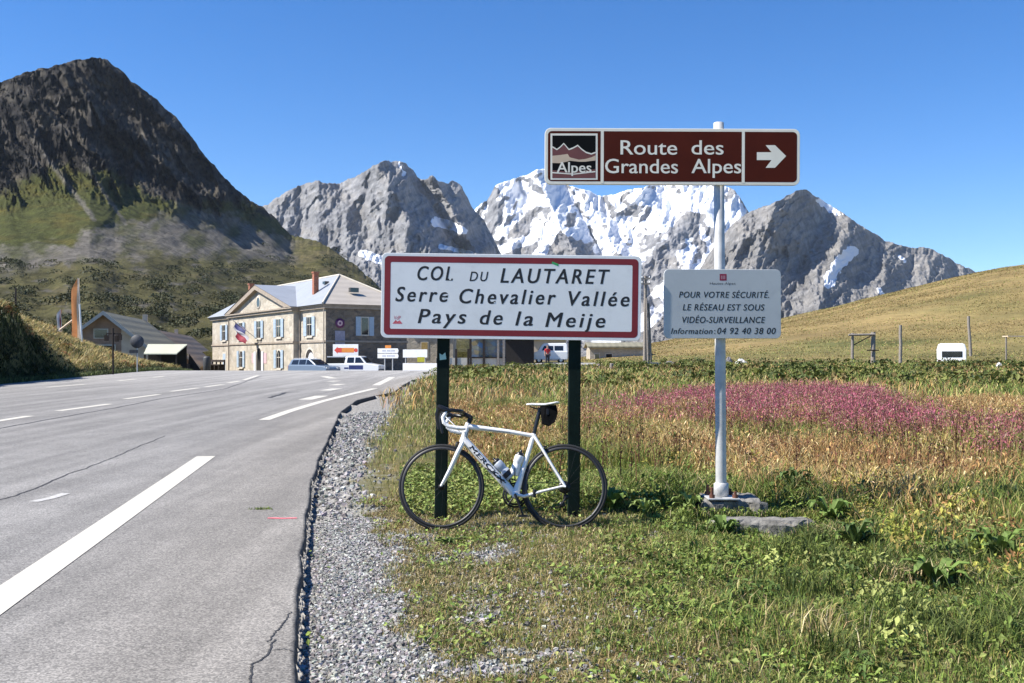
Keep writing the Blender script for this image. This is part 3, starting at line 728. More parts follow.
mb.add([(lx - .042, -.0006, lz - .026), (lx + .040, -.0006, lz - .026), (lx + .018, -.0006, lz + .002), (lx, -.0006, lz - .008), (lx - .016, -.0006, lz + .004)], [(0, 1, 2, 3, 4)])
at_sign(mb).build('sticker', M['sticker_red'], town)
for pxt, pxb in ((444.2, 440.6), (575.0, 573.4)):
    top = P(pxt, 300, YS + .075); bot = P(pxb, 519, YS + .075)
    mb = MB(); x0, x1 = bot[0] - c3[0], top[0] - c3[0]
    hw = .050
    zt = P(0, 258, YS)[2] - .075; zb = -.35
    k = (x1 - x0) / (top[2] - bot[2]); xm = lambda z: x0 + (z + .075 - bot[2]) * k
    V = []
    for z in (zb, zt):
        for sx, sy in ((-1, -1), (1, -1), (1, 1), (-1, 1)): V.append((xm(z) + sx * hw, .005 + sy * .04 + .005, z))
    mb.add(V, [(0, 3, 2, 1), (4, 5, 6, 7), (0, 1, 5, 4), (1, 2, 6, 5), (2, 3, 7, 6), (3, 0, 4, 7)])
    post = mb.build('post', M['black_steel'], town, .008)
    if pxt < 500:
        s_ = MB(); zz = P(0, 356, YS)[2] - .075
        s_.add([(xm(zz) - .026, -.0345, zz - .034), (xm(zz) + .028, -.0345, zz - .026), (xm(zz) + .020, -.0345, zz + .030), (xm(zz) - .006, -.0345, zz + .008), (xm(zz) - .028, -.0345, zz + .022)], [(0, 1, 2, 3, 4)])
        M['tag'] = simple('pale_green_tag', (.35, .55, .48), .6); s_.build('tag', M['tag'], post)
mb = MB()
for z in (-.26, .26): mb.b2(-Wd / 2 + .06, Wd / 2 - .06, .029, .039, z - .03, z + .03)
at_sign(mb).build('back_rail', M['galv'], town)

# ------------------------------------------------------------------ the tall pole with brown direction sign and grey notice
YP = 8.29
pb = P(721.2, 497.5, YP)
pole_t = empty('direction_sign', (pb[0], YP, pb[2] - .004), 0, 'tall galvanised pole carrying a brown Route des Grandes Alpes sign above a grey notice', 'road sign')
ztop = P(0, 122.5, YP)[2] - pole_t.location[2]
xt = P(718.6, 122.5, YP)[0] - pb[0]
mb = MB(); mb.tube([(0, 0, 0.0), (xt * .5, 0, ztop * .5), (xt, 0, ztop - .004), (xt, 0, ztop)], [.045, .044, .043, .033], 20)
mb.build('pole', M['galv'], pole_t)
mb = MB(); mb.b2(-.13, .13, -.13, .13, .0, .014); mb.build('base_plate', M['galv'], pole_t, .003)
for sx in (-1, 1):
    for sy in (-1, 1):
        mb = MB(); mb.tube([(sx * .095, sy * .095, .0), (sx * .095, sy * .095, .10 if sx < 0 else .065)], .013, 8); mb.tube([(sx * .095, sy * .095, .014), (sx * .095, sy * .095, .04)], .024, 6)
        mb.build('anchor_bolt', M['rust'], pole_t)
mb = MB(); mb.lathe([(.046, .014), (.062, .014), (.062, .12), (.046, .13)], (0, 0, 0), 8); mb.build('sleeve', M['galv'], pole_t)
# brown panel
YB = YP - .075; SB = YB / 1000
bx, by = 672.4, 156.6
cb = P(bx, by, YB) - np.array(pole_t.location[:])
RB = R(.25)
def at_brown(mb): return mb.xf(Matrix.Translation((cb[0], cb[1], cb[2])) @ Matrix.Rotation(RB, 4, 'Y'))
WB, HB = 255.2 * SB, 56.3 * SB
mb = MB(); mb.prism(rrect(WB, HB, .05), 0, .03)
panel = at_brown(mb).build('sign_panel', M['cream_film'], pole_t, .003); panel['label'] = 'brown direction sign with white lettering, Alps emblem and right arrow'
mb = MB(); ip = rrect(WB - .05, HB - .05, .034); mb.add([(p[0], -.0006, p[1]) for p in ip], [tuple(range(len(ip) - 1, -1, -1))]); at_brown(mb).build('brown_face', M['brown_film'], panel)
def bpx(px, py): return local_px(px, py, bx, by, SB, RB)
for x0, x1 in ((600.8, 603.6), (741.9, 744.6)):
    mb = MB(); a = bpx(x0, 130.2); b = bpx(x1, 183.2); mb.add([(a[0], -.0010, b[1]), (b[0], -.0010, b[1]), (b[0], -.0010, a[1]), (a[0], -.0010, a[1])], [(0, 1, 2, 3)])
    at_brown(mb).build('divider', M['cream_film'], panel)
mb = MB()
for w, x0, x1, yb, cap in (('Route', 620.6, 677.0, 154.4, 14.0), ('des', 691.6, 723.4, 154.4, 14.0), ('Grandes', 605.2, 677.8, 173.0, 14.0), ('Alpes', 691.6, 741.0, 173.0, 14.0)):
    a = bpx(x0, yb); b = bpx(x1, yb); put_word(mb, w, a[0], b[0], a[1], cap * SB, -.0013, 0, 0, 0, 1.0, .012)
at_brown(mb).build('lettering', M['cream_film'], panel)
mb = MB()
pts = [(485, 275), (610, 275), (560, 215), (640, 215), (735, 308), (640, 408), (560, 408), (610, 342), (485, 342)]
pts = [bpx(x / 8.536 + 700, y / 8.536 + 120) for x, y in pts]
mb.add([(p[0], -.0010, p[1]) for p in pts], [(8, 7, 2 - 1, 0), (7, 6, 5, 4), (7, 4, 1), (4, 3, 2, 1)])
at_brown(mb).build('arrow', M['cream_film'], panel)
# emblem: box of mountains with the word Alpes
M['emb_black'] = simple('emblem_black', (.005, .005, .005), .6, spec=.1); M['emb_brown'] = simple('emblem_mauve', (.16, .05, .04), .45, var=.1); M['emb_cream'] = simple('emblem_sand', (.60, .46, .32), .45, var=.1)
def epx(x, y): return bpx(x / 9.757 + 540, y / 9.757 + 122)
def poly(mb, pts, y, mi=0, f=epx):
    q = [f(*p) for p in pts]; mb.add([(p[0], y, p[1]) for p in q], [tuple(range(len(q) - 1, -1, -1))], mi)
def quadband(mb, top, bot, y, mi):
    for i in range(len(top) - 1):
        q = [epx(*p) for p in (top[i], top[i + 1], bot[i + 1], bot[i])]
        mb.add([(p[0], y, p[1]) for p in q], [(3, 2, 1, 0)], mi)
mb = MB()
poly(mb, [(102, 112), (562, 112), (562, 564), (102, 564)], -.0010, 1)
poly(mb, [(120, 132), (543, 132), (543, 548), (120, 548)], -.0013, 0)
xs = [120, 165, 195, 232, 282, 320, 368, 410, 450, 500, 543]
ytop = [235, 262, 240, 203, 262, 248, 222, 262, 290, 305, 290]
quadband(mb, list(zip(xs, ytop)), [(x, 380) for x in xs], -.0016, 2)
quadband(mb, list(zip(xs, ytop)), [(x, y + 14) for x, y in zip(xs, ytop)], -.0019, 1)
xs2 = [120, 200, 270, 290, 380, 440, 500, 543]
quadband(mb, list(zip(xs2, [330, 322, 312, 345, 368, 362, 345, 325])), list(zip(xs2, [400, 402, 385, 378, 388, 388, 380, 375])), -.0019, 3)
quadband(mb, [(120, 470), (330, 490), (543, 460)], [(120, 548), (330, 548), (543, 548)], -.0016, 2)
quadband(mb, [(120, 488), (330, 504), (540, 478)], [(120, 500), (330, 514), (540, 490)], -.0019, 1)
a = epx(165, 492); b = epx(500, 492); put_word(mb, 'Alpes', a[0], b[0], a[1], 100 / 9.757 * SB, -.0022, 0, 0, 1, 1.0, .02)
at_brown(mb).build('emblem', [M['emb_black'], M['cream_film'], M['emb_brown'], M['emb_cream']], panel)
mb = MB()
for z in (-.14, .14):
    mb.b2(-.5, .5, .031, .043, z - .022, z + .022)
    mb.lathe([(.05, z - .02), (.062, z - .02), (.062, z + .02), (.05, z + .02)], (xt * .9 - cb[0], .075, 0), 20)
at_brown(mb).build('clamp', M['galv'], pole_t)
# grey notice, turned a little on its clamp
YN = 8.197; SN = YN / 1000; nx_, ny_ = 722.7, 303.9
cn = P(nx_, ny_, YN) - np.array(pole_t.location[:]); YAW = R(3.0)
def at_notice(mb): return mb.xf(Matrix.Translation((cn[0], cn[1], cn[2])) @ Matrix.Rotation(YAW, 4, 'Z'))
WN, HN = 118.4 * SN / math.cos(YAW), 69.2 * SN
mb = MB(); mb.prism(rrect(WN, HN, .042), 0, .022); notice = at_notice(mb).build('notice_panel', M['notice_grey'], pole_t, .003); notice['label'] = 'grey video surveillance notice with dark italic text'
def npx(px, py): return (px - nx_) * SN / math.cos(YAW), -(py - ny_) * SN
mb = MB()
for w, x0, x1, yb, cap, sh, off in (('POUR VOTRE SÉCURITÉ.', 678.7, 769.7, 297.7, 5.9, .2, .014), ('LE RÉSEAU EST SOUS', 682.4, 765.0, 310.4, 6.1, .2, .014), ('VIDÉO-SURVEILLANCE', 682.0, 765.7, 322.9, 6.1, .2, .014),
        ('Information', 670.6, 712.3, 333.9, 5.6, .25, .012), (':', 714.2, 715.2, 333.9, 5.8, 0, .01), ('04 92 40 38 00', 717.2, 776.4, 333.9, 6.1, .2, .018)):
    a = npx(x0, yb); b = npx(x1, yb); put_word(mb, w, a[0], b[0], a[1], cap * SN, -.0006, sh, 0, 0, 1.1, .02)
at_notice(mb).build('lettering', M['black_film'], notice)
mb = MB(); a = npx(719.6, 280.6); b = npx(726.6, 273.9)
mb.add([(a[0], -.0006, a[1]), (b[0], -.0006, a[1]), (b[0], -.0006, b[1]), (a[0], -.0006, b[1])], [(0, 1, 2, 3)], 0)
for k in range(3):
    xx = a[0] + .012 + k * .013
    mb.add([(xx, -.001, a[1] + .012), (xx + .008, -.001, a[1] + .012), (xx + .008, -.001, b[1] - .014), (xx, -.001, b[1] - .014)], [(0, 1, 2, 3)], 1)
t0 = npx(709.7, 284.6); t1 = npx(735.6, 284.6); put_word(mb, 'Hautes-Alpes', t0[0], t1[0], t0[1], 2.3 * SN, -.0006, 0, .0, 2)
M['logo_red'] = simple('logo_crimson', (.30, .02, .06), .5); M['logo_pale'] = simple('logo_pale', (.5, .25, .28), .5)
at_notice(mb).build('emblem', [M['logo_red'], M['logo_pale'], M['black_film']], notice)
mb = MB()
for z in (-.2, .2): mb.b2(-.1, .1, .023, .035, z - .02, z + .02); mb.lathe([(.049, z - .02), (.06, z - .02), (.06, z + .02), (.049, z + .02)], (0, .07, 0), 18)
at_notice(mb).build('clamp', M['galv'], pole_t)

# concrete footing under the pole
def slab(name, x0, x1, y0, y1, z0, z1, seed, label):
    r_ = random.Random(seed); nx, ny = 14, 8
    V = []; F = []
    for j in range(ny + 1):
        for i in range(nx + 1):
            u, v = i / nx, j / ny
            x = x0 + (x1 - x0) * u + r_.uniform(-.008, .008) + .03 * math.sin(v * 5 + seed) * (1 if u in (0, 1) else 0); y = y0 + (y1 - y0) * v + r_.uniform(-.01, .01) + .03 * math.sin(u * 9 + seed)
            edge = u in (0, 1) or v in (0, 1)
            V.append((x, y, z1 + r_.uniform(-.006, .006) - (.02 if edge else 0)))
    n = len(V)
    for j in range(ny):
        for i in range(nx):
            a = j * (nx + 1) + i; F.append((a, a + 1, a + nx + 2, a + nx + 1))
    rim = [i for i in range(nx + 1)] + [j * (nx + 1) + nx for j in range(1, ny + 1)] + [ny * (nx + 1) + i for i in range(nx - 1, -1, -1)] + [j * (nx + 1) for j in range(ny - 1, 0, -1)]
    for dz, out in ((-.03, .012), (z0 - z1, .0)):
        base = len(V)
        for i in rim:
            cxx, cyy = (x0 + x1) / 2, (y0 + y1) / 2; p = V[i]; d = math.hypot(p[0] - cxx, p[1] - cyy)
            V.append((p[0] + (p[0] - cxx) / d * out + r_.uniform(-.008, .008), p[1] + (p[1] - cyy) / d * out + r_.uniform(-.008, .008), z1 + dz + r_.uniform(-.01, .01)))
        prev = rim if dz == -.03 else list(range(base - len(rim), base)); cur = list(range(base, base + len(rim)))
        for k in range(len(rim)):
            k2 = (k + 1) % len(rim); F.append((prev[k], cur[k], cur[k2], prev[k2]))
    mb = MB(); mb.add(V, F); o = mb.build(name, M['concrete'])
    return tag(o, label, 'slab')
slab('concrete_slab', pb[0] - .15, pb[0] + .34, 8.2, 8.7, -.1, pb[2] - .006, 3, 'small cracked concrete slab directly under the tall galvanised pole')
slab('concrete_slab', pb[0] - .12, pb[0] + .66, 7.83, 8.08, -.15, .142, 5, 'broken grey concrete block lying in the grass in front of the tall pole')
# ------------------------------------------------------------------ the road bicycle leaning on the posts
M['bike_white'] = simple('white_bicycle_paint', (.82, .80, .77), .25, var=.03, scale=10, coat=.6)
M['carbon'] = simple('black_carbon', (.008, .008, .009), .35, var=.2, scale=30)
M['blk_alloy'] = simple('black_alloy', (.010, .010, .011), .4, var=.2, scale=30, metal=.3)
M['silver'] = simple('silver_alloy', (.55, .55, .56), .3, metal=.9, var=.08)
M['grey_side'] = simple('grey_rim_side', (.028, .028, .03), .5, var=.15, scale=30)
M['bar_tape'] = simple('white_bar_tape', (.76, .76, .75), .6, var=.06, scale=30, bump=.3, bscale=90)
M['decal'] = simple('black_decal', (.012, .012, .016), .35)
M['cloth_black'] = simple('black_nylon', (.006, .006, .0065), .9, var=.3, scale=40, spec=.08)
BY = 7.76; BS = BY / 1000
b0 = P(441, 530, BY)
bike_z = float(plane(b0[0], BY)) - .006
LEAN = R(9)
def bp(px, py, d=0.0): return Vector(((px - 503) * BS, d, (530.5 - py) * BS))
bike = empty('road_bicycle', (P(503, 0, BY)[0], BY, bike_z), 0, 'white road bicycle with thin black wheels leaning on the two dark sign posts', 'bicycle')
bike.rotation_euler = (-LEAN, 0, 0)
ring_r = .336
def wheel(px, py):
    c = bp(px, py); c.z = ring_r
    w = MB(); w.torus((0, 0, 0), ring_r - .0125, .0125, 96, 12)
    wh = w.build('wheel', M['rubber'], bike); wh.location = c
    r_ = MB()
    # deep rim
    prof = [(.300, -.0095), (.3155, -.0105), (.3155, .0105), (.300, .0095), (.292, .004), (.292, -.004), (.300, -.0095)]
    r_.lathe(prof, (0, 0, 0), 96, 0, 'y'); r_.build('rim', M['grey_side'], wh)
    s = MB()
    for k in range(20):
        a = 2 * math.pi * k / 20; side = 1 if k % 2 else -1
        s.tube([(.020 * math.cos(a + .5 * side), side * .026, .020 * math.sin(a + .5 * side)), (.293 * math.cos(a), 0, .293 * math.sin(a))], 0.0008, 4, 0, False)
    s.build('spokes', M['blk_alloy'], wh)
    h = MB(); h.lathe([(.001, -.055), (.010, -.055), (.010, -.034), (.024, -.030), (.024, -.024), (.014, -.018), (.014, .018), (.024, .024), (.024, .030), (.010, .034), (.010, .055), (.001, .055)], (0, 0, 0), 20, 0, 'y')
    h.tube([(0, -.052, 0), (.02, -.056, .035)], .004, 6)
    h.build('hub', M['blk_alloy'], wh)
    return wh
fw = wheel(441, 487); rw = wheel(565, 487)
fa = bp(441, 487); fa.z = ring_r; ra = bp(565, 487); ra.z = ring_r
BBp = bp(515.2, 495); HT0 = bp(462.3, 441.5); HT1 = bp(467.4, 423.5); SC = bp(534.2, 435.0)
f = MB()
f.tube([HT0 + Vector((-.002, 0, -.008)), HT0, (HT0 + HT1) / 2, HT1, HT1 + Vector((.002, 0, .006))], [.028, .029, .024, .023, .022], 18)
f.tube([HT1 + Vector((.004, 0, -.022)), bp(480, 427.8), bp(508, 431.2), SC + Vector((0, 0, -.006))], [.025, .0225, .0195, .018], 14, 0, True, (1.05, .9))
dt0 = HT0 + Vector((.004, 0, .022))
f.tube([dt0, dt0.lerp(BBp, .3), dt0.lerp(BBp, .7), BBp + Vector((-.012, 0, .012))], [.031, .0335, .0335, .032], 16, 0, True, (1.0, .92))
f.tube([BBp, BBp.lerp(SC, .35), BBp.lerp(SC, .8), SC + Vector((.001, 0, .012))], [.031, .0215, .0185, .020], 14)
f.lathe([(.001, -.040), (.024, -.040), (.027, -.030), (.027, .030), (.024, .040), (.001, .040)], tuple(BBp), 20, 0, 'y')
for s in (-1, 1):
    f.tube([BBp + Vector((.01, .018 * s, .0)), BBp + Vector((.07, .036 * s, -.012)), BBp.lerp(ra, .55) + Vector((0, .046 * s, -.006)), ra + Vector((-.02, .060 * s, .004)), ra + Vector((.006, .062 * s, 0))], [.022, .020, .0155, .0135, .014], 10, 0, True, (1.2, .7))
    f.tube([SC + Vector((.006, .012 * s, -.012)), SC.lerp(ra, .22) + Vector((0, .030 * s, 0)), SC.lerp(ra, .6) + Vector((0, .047 * s, 0)), ra + Vector((0, .061 * s, .006))], [.018, .0155, .0135, .0125], 10, 0, True, (1.15, .8))
f.tube([SC.lerp(ra, .20) + Vector((0, -.03, 0)), SC.lerp(ra, .20) + Vector((0, .03, 0))], .010, 8)
frame = f.build('frame', M['bike_white'], bike)
# decals on the frame
d = MB()
ax_ = (BBp - dt0); L_ = ax_.length; ang = math.atan2(ax_.z, ax_.x)
tmp = MB(); put_word(tmp, 'MERCKX', L_ * .14, L_ * .78, -.016, .032, -.0262, .10, 0, 0, 1.0, .07)
n_ = len(tmp.v)
for i in range(n_):
    x, y, z = tmp.v[i]; yy = -.0340 * math.sqrt(max(1 - (z / .0318) ** 2, .05)) - .0012 - abs(y + .0262)
    tmp.v[i] = (x, yy, z)
tmp.xf(Matrix.Translation(dt0) @ Matrix.Rotation(-ang, 4, 'Y'))
tmp.build('lettering', M['decal'], frame)
d = MB(); tt0, tt1 = bp(476, 428.4, -.0185), bp(526, 434.0, -.0148)
d.tube([tt0, bp(495, 430.8, -.0178), tt1], [.0026, .0032, .0024], 6); d.tube([bp(469.5, 428, -.0195), bp(466.8, 434, -.021), bp(465.5, 440, -.0235)], [.002, .003, .002], 6)
d.build('stripe', M['decal'], frame)
# fork
k = MB()
k.tube([HT0 + Vector((0, 0, 0)), HT0 + Vector((-.004, 0, -.022)), HT0 + Vector((-.008, 0, -.030))], [.024, .025, .018], 14)
for s in (-1, 1):
    k.tube([HT0 + Vector((-.003, .012 * s, -.012)), HT0.lerp(fa, .25) + Vector((.002, .038 * s, 0)), HT0.lerp(fa, .65) + Vector((.004, .047 * s, 0)), fa + Vector((-.001, .050 * s, .006))], [.026, .0245, .0195, .012], 12, 0, True, (1.15, .75))
k.build('fork', M['bike_white'], bike)
# stem, bars, levers
STT = bp(470, 417.5); CL = bp(462, 412.8)
m_ = MB(); m_.tube([HT1, HT1 + Vector((.006, 0, .014)), STT, STT + Vector((.003, 0, .016))], [.020, .0195, .0185, .017], 14); m_.tube([STT + Vector((.004, 0, .004)), CL], [.0175, .0185], 12); m_.lathe([(.0, -.02), (.022, -.02), (.022, .02), (.0, .02)], tuple(CL), 14, 0, 'y')
m_.build('stem', M['blk_alloy'], bike)
h = MB(); h.tube([CL + Vector((0, -.11, 0)), CL + Vector((0, .11, 0))], .0155, 12)
bars = h.build('handlebar', M['blk_alloy'], bike)
for s in (-1, 1):
    t = MB(); yb = .205 * s
    h_ = MB(); h_.tube([CL + Vector((0, .10 * s, 0)), CL + Vector((-.004, .165 * s, 0)), CL + Vector((-.022, .198 * s, -.002)), bp(452, 412.0, yb), bp(447.0, 414.2, yb)], .0152, 12); h_.build('bar_tape', M['carbon'], bars)
    t.tube([bp(449, 412.9, yb), bp(446.5, 414.5, yb), bp(443.6, 419.5, yb + .004 * s), bp(444.6, 424.5, yb + .006 * s), bp(449, 428.2, yb + .008 * s), bp(457, 429.8, yb + .010 * s), bp(466, 430.4, yb + .012 * s)], .0155, 12)
    t.build('bar_tape', M['bar_tape'], bars)
    l_ = MB()
    l_.tube([bp(449.5, 412.6, yb), bp(445, 411.6, yb), bp(440.5, 409.6, yb), bp(438.0, 408.0, yb)], [.018, .023, .022, .015], 12)
    l_.tube([bp(439.6, 410.5, yb), bp(437.8, 416, yb - .006 * s), bp(438.0, 423, yb - .010 * s), bp(439.6, 431, yb - .012 * s)], [.016, .014, .011, .008], 8, 0, True, (.8, 1.3))
    l_.build('brake_lever', M['carbon'], bars)
    c_ = MB(); c_.tube([bp(441, 412, yb - .01 * s), bp(447, 418, .12 * s), bp(455, 426, .05 * s), bp(463, 430, .028 * s), bp(466, 440, .024 * s)], .0024, 6, 0, False); c_.build('cable', M['bar_tape'], bars)
# saddle and post
sp_ = MB(); sp_.tube([SC + Vector((-.002, 0, -.02)), SC + Vector((.001, 0, .012)), bp(540.2, 409.5)], [.0155, .0155, .0150], 14); sp_.tube([bp(540.2, 410), bp(541, 407.2)], [.020, .020], 12)
for s in (-1, 1): sp_.tube([bp(530, 405.6, .018 * s), bp(536, 407.8, .02 * s), bp(548, 407.8, .022 * s), bp(556, 404.8, .03 * s)], .0036, 6)
sp_.build('seatpost', M['carbon'], bike)
sd = []
prof = [(526.4, 403.6, .008, .006), (527.5, 403.2, .016, .010), (532, 403.0, .020, .013), (539, 403.2, .030, .015), (546, 403.4, .052, .015), (552, 402.6, .068, .014), (557, 401.6, .070, .013), (559.6, 401.6, .058, .010), (560.3, 402.2, .03, .005)]
sa = MB(); V = []; F = []; nn = 16
for (px, py, hw, th) in prof:
    c = bp(px, py)
    for q in range(nn):
        a = 2 * math.pi * q / nn; z = math.sin(a)
        V.append((c.x, math.cos(a) * hw, c.z + (z * th * .5 if z > 0 else z * th) - .35 * th * math.cos(a) ** 2))
for i in range(len(prof) - 1):
    for q in range(nn): F.append((i * nn + q, i * nn + (q + 1) % nn, (i + 1) * nn + (q + 1) % nn, (i + 1) * nn + q))
sa.add(V, F, 0, True); sa.add(V[:nn], [tuple(range(nn))]); sa.add(V[-nn:], [tuple(range(nn))])
sa.build('saddle', M['bar_tape'], bike)
# cranks on the far side ring, near side arm
cr = MB()
for rr, yy in ((.100, .047), (.080, .040)):
    cr.lathe([(rr - .016, yy - .0018), (rr, yy - .0018), (rr, yy + .0018), (rr - .016, yy + .0018), (rr - .016, yy - .0018)], tuple(BBp), 48, 0, 'y')
for q in range(5):
    a = q * 1.2566 + .3; cr.tube([BBp + Vector((0, .044, 0)), BBp + Vector((math.cos(a) * .09, .044, math.sin(a) * .09))], .008, 6)
cset = cr.build('chainring', M['blk_alloy'], bike)
for s, dirv in ((-1, bp(523.6, 517) - BBp), (1, BBp - bp(523.6, 517))):
    dirv = dirv.normalized() * .172; dirv.y = 0
    e0 = BBp + Vector((0, .062 * s, 0)); e1 = e0 + dirv + Vector((0, .012 * s, 0))
    a_ = MB(); a_.tube([e0 - dirv * .06, e0, e0.lerp(e1, .6), e1, e1 + dirv * .04], [.011, .0155, .0115, .0125, .008], 10, 0, True, (1, .7))
    arm = a_.build('crank_arm', M['blk_alloy'], bike)
    p_ = MB(); c = e1 + Vector((0, .012 * s, 0)); p_.tube([c, c + Vector((0, .062 * s, 0))], .0085, 10)
    p_.add([(c.x - .036, c.y + .012 * s, c.z - .012), (c.x + .034, c.y + .018 * s, c.z - .008), (c.x + .034, c.y + .058 * s, c.z - .008), (c.x - .036, c.y + .048 * s, c.z - .012), (c.x - .036, c.y + .012 * s, c.z + .006), (c.x + .034, c.y + .018 * s, c.z + .010), (c.x + .034, c.y + .058 * s, c.z + .010), (c.x - .036, c.y + .048 * s, c.z + .006)],
           [(0, 3, 2, 1), (4, 5, 6, 7), (0, 1, 5, 4), (1, 2, 6, 5), (2, 3, 7, 6), (3, 0, 4, 7)])
    p_.build('pedal', M['blk_alloy'], arm)
# cassette, chain, derailleurs, brakes
g = MB()
for q in range(6): g.lathe([(.02, .020 + q * .0035), (.05 - q * .005, .020 + q * .0035), (.05 - q * .005, .022 + q * .0035), (.02, .022 + q * .0035)], tuple(ra), 28, 0, 'y')
g.build('cassette', M['blk_alloy'], bike)
g = MB(); cs = .035
j0 = ra + Vector((.012, .036, -.075)); j1 = ra + Vector((-.02, .036, -.135))
g.tube([BBp + Vector((0, .047, .098)), ra + Vector((0, cs, .036))], .0035, 5, 0, False, (1.2, .7)); g.tube([BBp + Vector((0, .047, -.098)), j1 + Vector((0, 0, -.02))], .0035, 5, 0, False, (1.2, .7)); g.tube([j1 + Vector((.02, 0, 0)), j0 + Vector((-.02, 0, 0)), ra + Vector((.03, cs, -.03))], .0035, 5, 0, False)
g.build('chain', M['blk_alloy'], bike)
g = MB(); g.tube([ra + Vector((0, .05, -.02)), j0, j1], [.012, .010, .008], 8)
for j in (j0, j1): g.lathe([(.004, -.004), (.022, -.004), (.022, .004), (.004, .004)], tuple(j), 18, 0, 'y')
g.build('rear_derailleur', M['blk_alloy'], bike)
g = MB(); e = bp(527, 487.5); g.b2(e.x - .014, e.x + .012, .012, .04, e.z - .02, e.z + .03); g.tube([bp(533.5, 497.5, -.05), bp(535, 489.5, -.05)], [.018, .014], 8); g.build('front_derailleur', M['blk_alloy'], bike)
for c, ang_ in ((HT0 + Vector((-.045, 0, -.018)), 0), (SC.lerp(ra, .2) + Vector((.035, 0, -.02)), .5)):
    g = MB()
    g.tube([c + Vector((.02, 0, .012)), c + Vector((0, 0, .01))], .008, 8)
    for s in (-1, 1): g.tube([c + Vector((0, .004 * s, .012)), c + Vector((-.004, .034 * s, 0)), c + Vector((-.004, .026 * s, -.034))], [.009, .009, .007], 8)
    g.b2(c.x - .025, c.x + .018, -.014, -.008, c.z - .038, c.z - .026); g.b2(c.x - .025, c.x + .018, .008, .014, c.z - .038, c.z - .026)
    g.build('brake_caliper', M['blk_alloy'], bike)
# cages belong to the bicycle, bottles can be lifted out
def cage(a, b, side):
    g = MB(); t = (b - a).normalized(); nrm = Vector((t.z, 0, -t.x)) * side
    for s in (-1, 1):
        g.tube([a + nrm * .006, a + nrm * .02 + Vector((0, .036 * s, 0)), a.lerp(b, .7) + nrm * .045 + Vector((0, .038 * s, 0)), b + nrm * .066, b + nrm * .066 + Vector((0, -.004 * s, 0))], .004, 6)
    g.tube([a, b], .005, 6); g.tube([a + nrm * .01, a + nrm * .07], .005, 6)
    g.build('bottle_cage', M['carbon'], bike)
def bottle(a, t, off, name_label, body, cap, clear=False):
    """bottle in bike coordinates, linked as its own thing with the same lean"""
    e = empty('water_bottle', tuple(bike.location), 0, name_label, 'bottle', 'water bottles in the bicycle cages'); e.rotation_euler = bike.rotation_euler
    t = t.normalized(); rot = Vector((0, 0, 1)).rotation_difference(t).to_matrix().to_4x4()
    T = Matrix.Translation(a + off) @ rot
    q = MB(); q.lathe([(.0, 0), (.032, 0), (.036, .006), (.0365, .075), (.0315, .085), (.0315, .100), (.0365, .108), (.0365, .150), (.033, .160), (.026, .166)], (0, 0, 0), 24); q.xf(T).build('body', body, e)
    q = MB(); q.lathe([(.031, .160), (.031, .176), (.022, .186), (.011, .188), (.011, .200), (.009, .206), (.0, .206)], (0, 0, 0), 20); q.xf(T).build('cap', cap, e)
    q = MB(); q.lathe([(.0372, .020), (.0372, .060)], (0, 0, 0), 24); q.xf(T).build('label_band', M['decal'] if clear else M['bar_tape'], e)
M['bottle_grey'] = simple('translucent_grey_bottle', (.42, .46, .52), .3, var=.1); M['bottle_white'] = simple('white_bottle', (.78, .78, .78), .35, var=.04)
a1 = dt0.lerp(BBp, .80); b1 = dt0.lerp(BBp, .42); t1 = (dt0 - BBp).normalized(); n1_ = Vector((-t1.z, 0, t1.x)) * (1 if -t1.z > 0 else -1)
n1_ = Vector((abs(t1.z), 0, abs(t1.x)))
cage(a1 + n1_ * .028, b1 + n1_ * .028, 1 if Vector((t1.z, 0, -t1.x)).dot(n1_) < 0 else -1)
bottle(a1 + n1_ * .03, t1, n1_ * .038, 'grey translucent water bottle on the sloping lower tube of the bicycle', M['bottle_grey'], M['carbon'], True)
a2 = BBp.lerp(SC, .22); t2 = (SC - BBp).normalized(); n2_ = Vector((-t2.z, 0, t2.x))
cage(a2 + n2_ * .018, a2 + t2 * .12 + n2_ * .018, -1)
bottle(a2 + n2_ * .02 + t2 * .035, t2, n2_ * .038, 'white water bottle with black cap on the upright tube of the bicycle', M['bottle_white'], M['carbon'])
# saddle bag
e = empty('saddle_bag', tuple(bike.location), 0, 'small black wedge bag strapped under the white bicycle saddle', 'bag'); e.rotation_euler = bike.rotation_euler
q = MB(); V = []
for (px, py, hw) in ((541.5, 406.6, .022), (546, 406.2, .034), (556, 405.6, .038), (557.3, 413, .040), (555, 420.5, .036), (549.5, 424.5, .028), (543.5, 422.5, .022)):
    c = bp(px, py); V += [(c.x, -hw, c.z), (c.x, hw, c.z)]
m7 = 7; F = [tuple(range(0, 14, 2)), tuple(range(13, 0, -2))] + [(2 * i, 2 * ((i + 1) % m7), 2 * ((i + 1) % m7) + 1, 2 * i + 1) for i in range(m7)]
q.add(V, F); q.build('body', M['cloth_black'], e, .008)
q = MB(); c = bp(548, 407); q.b2(c.x - .01, c.x + .012, -.041, .041, c.z - .06, c.z + .004); q.build('strap', M['blk_alloy'], e, .004)
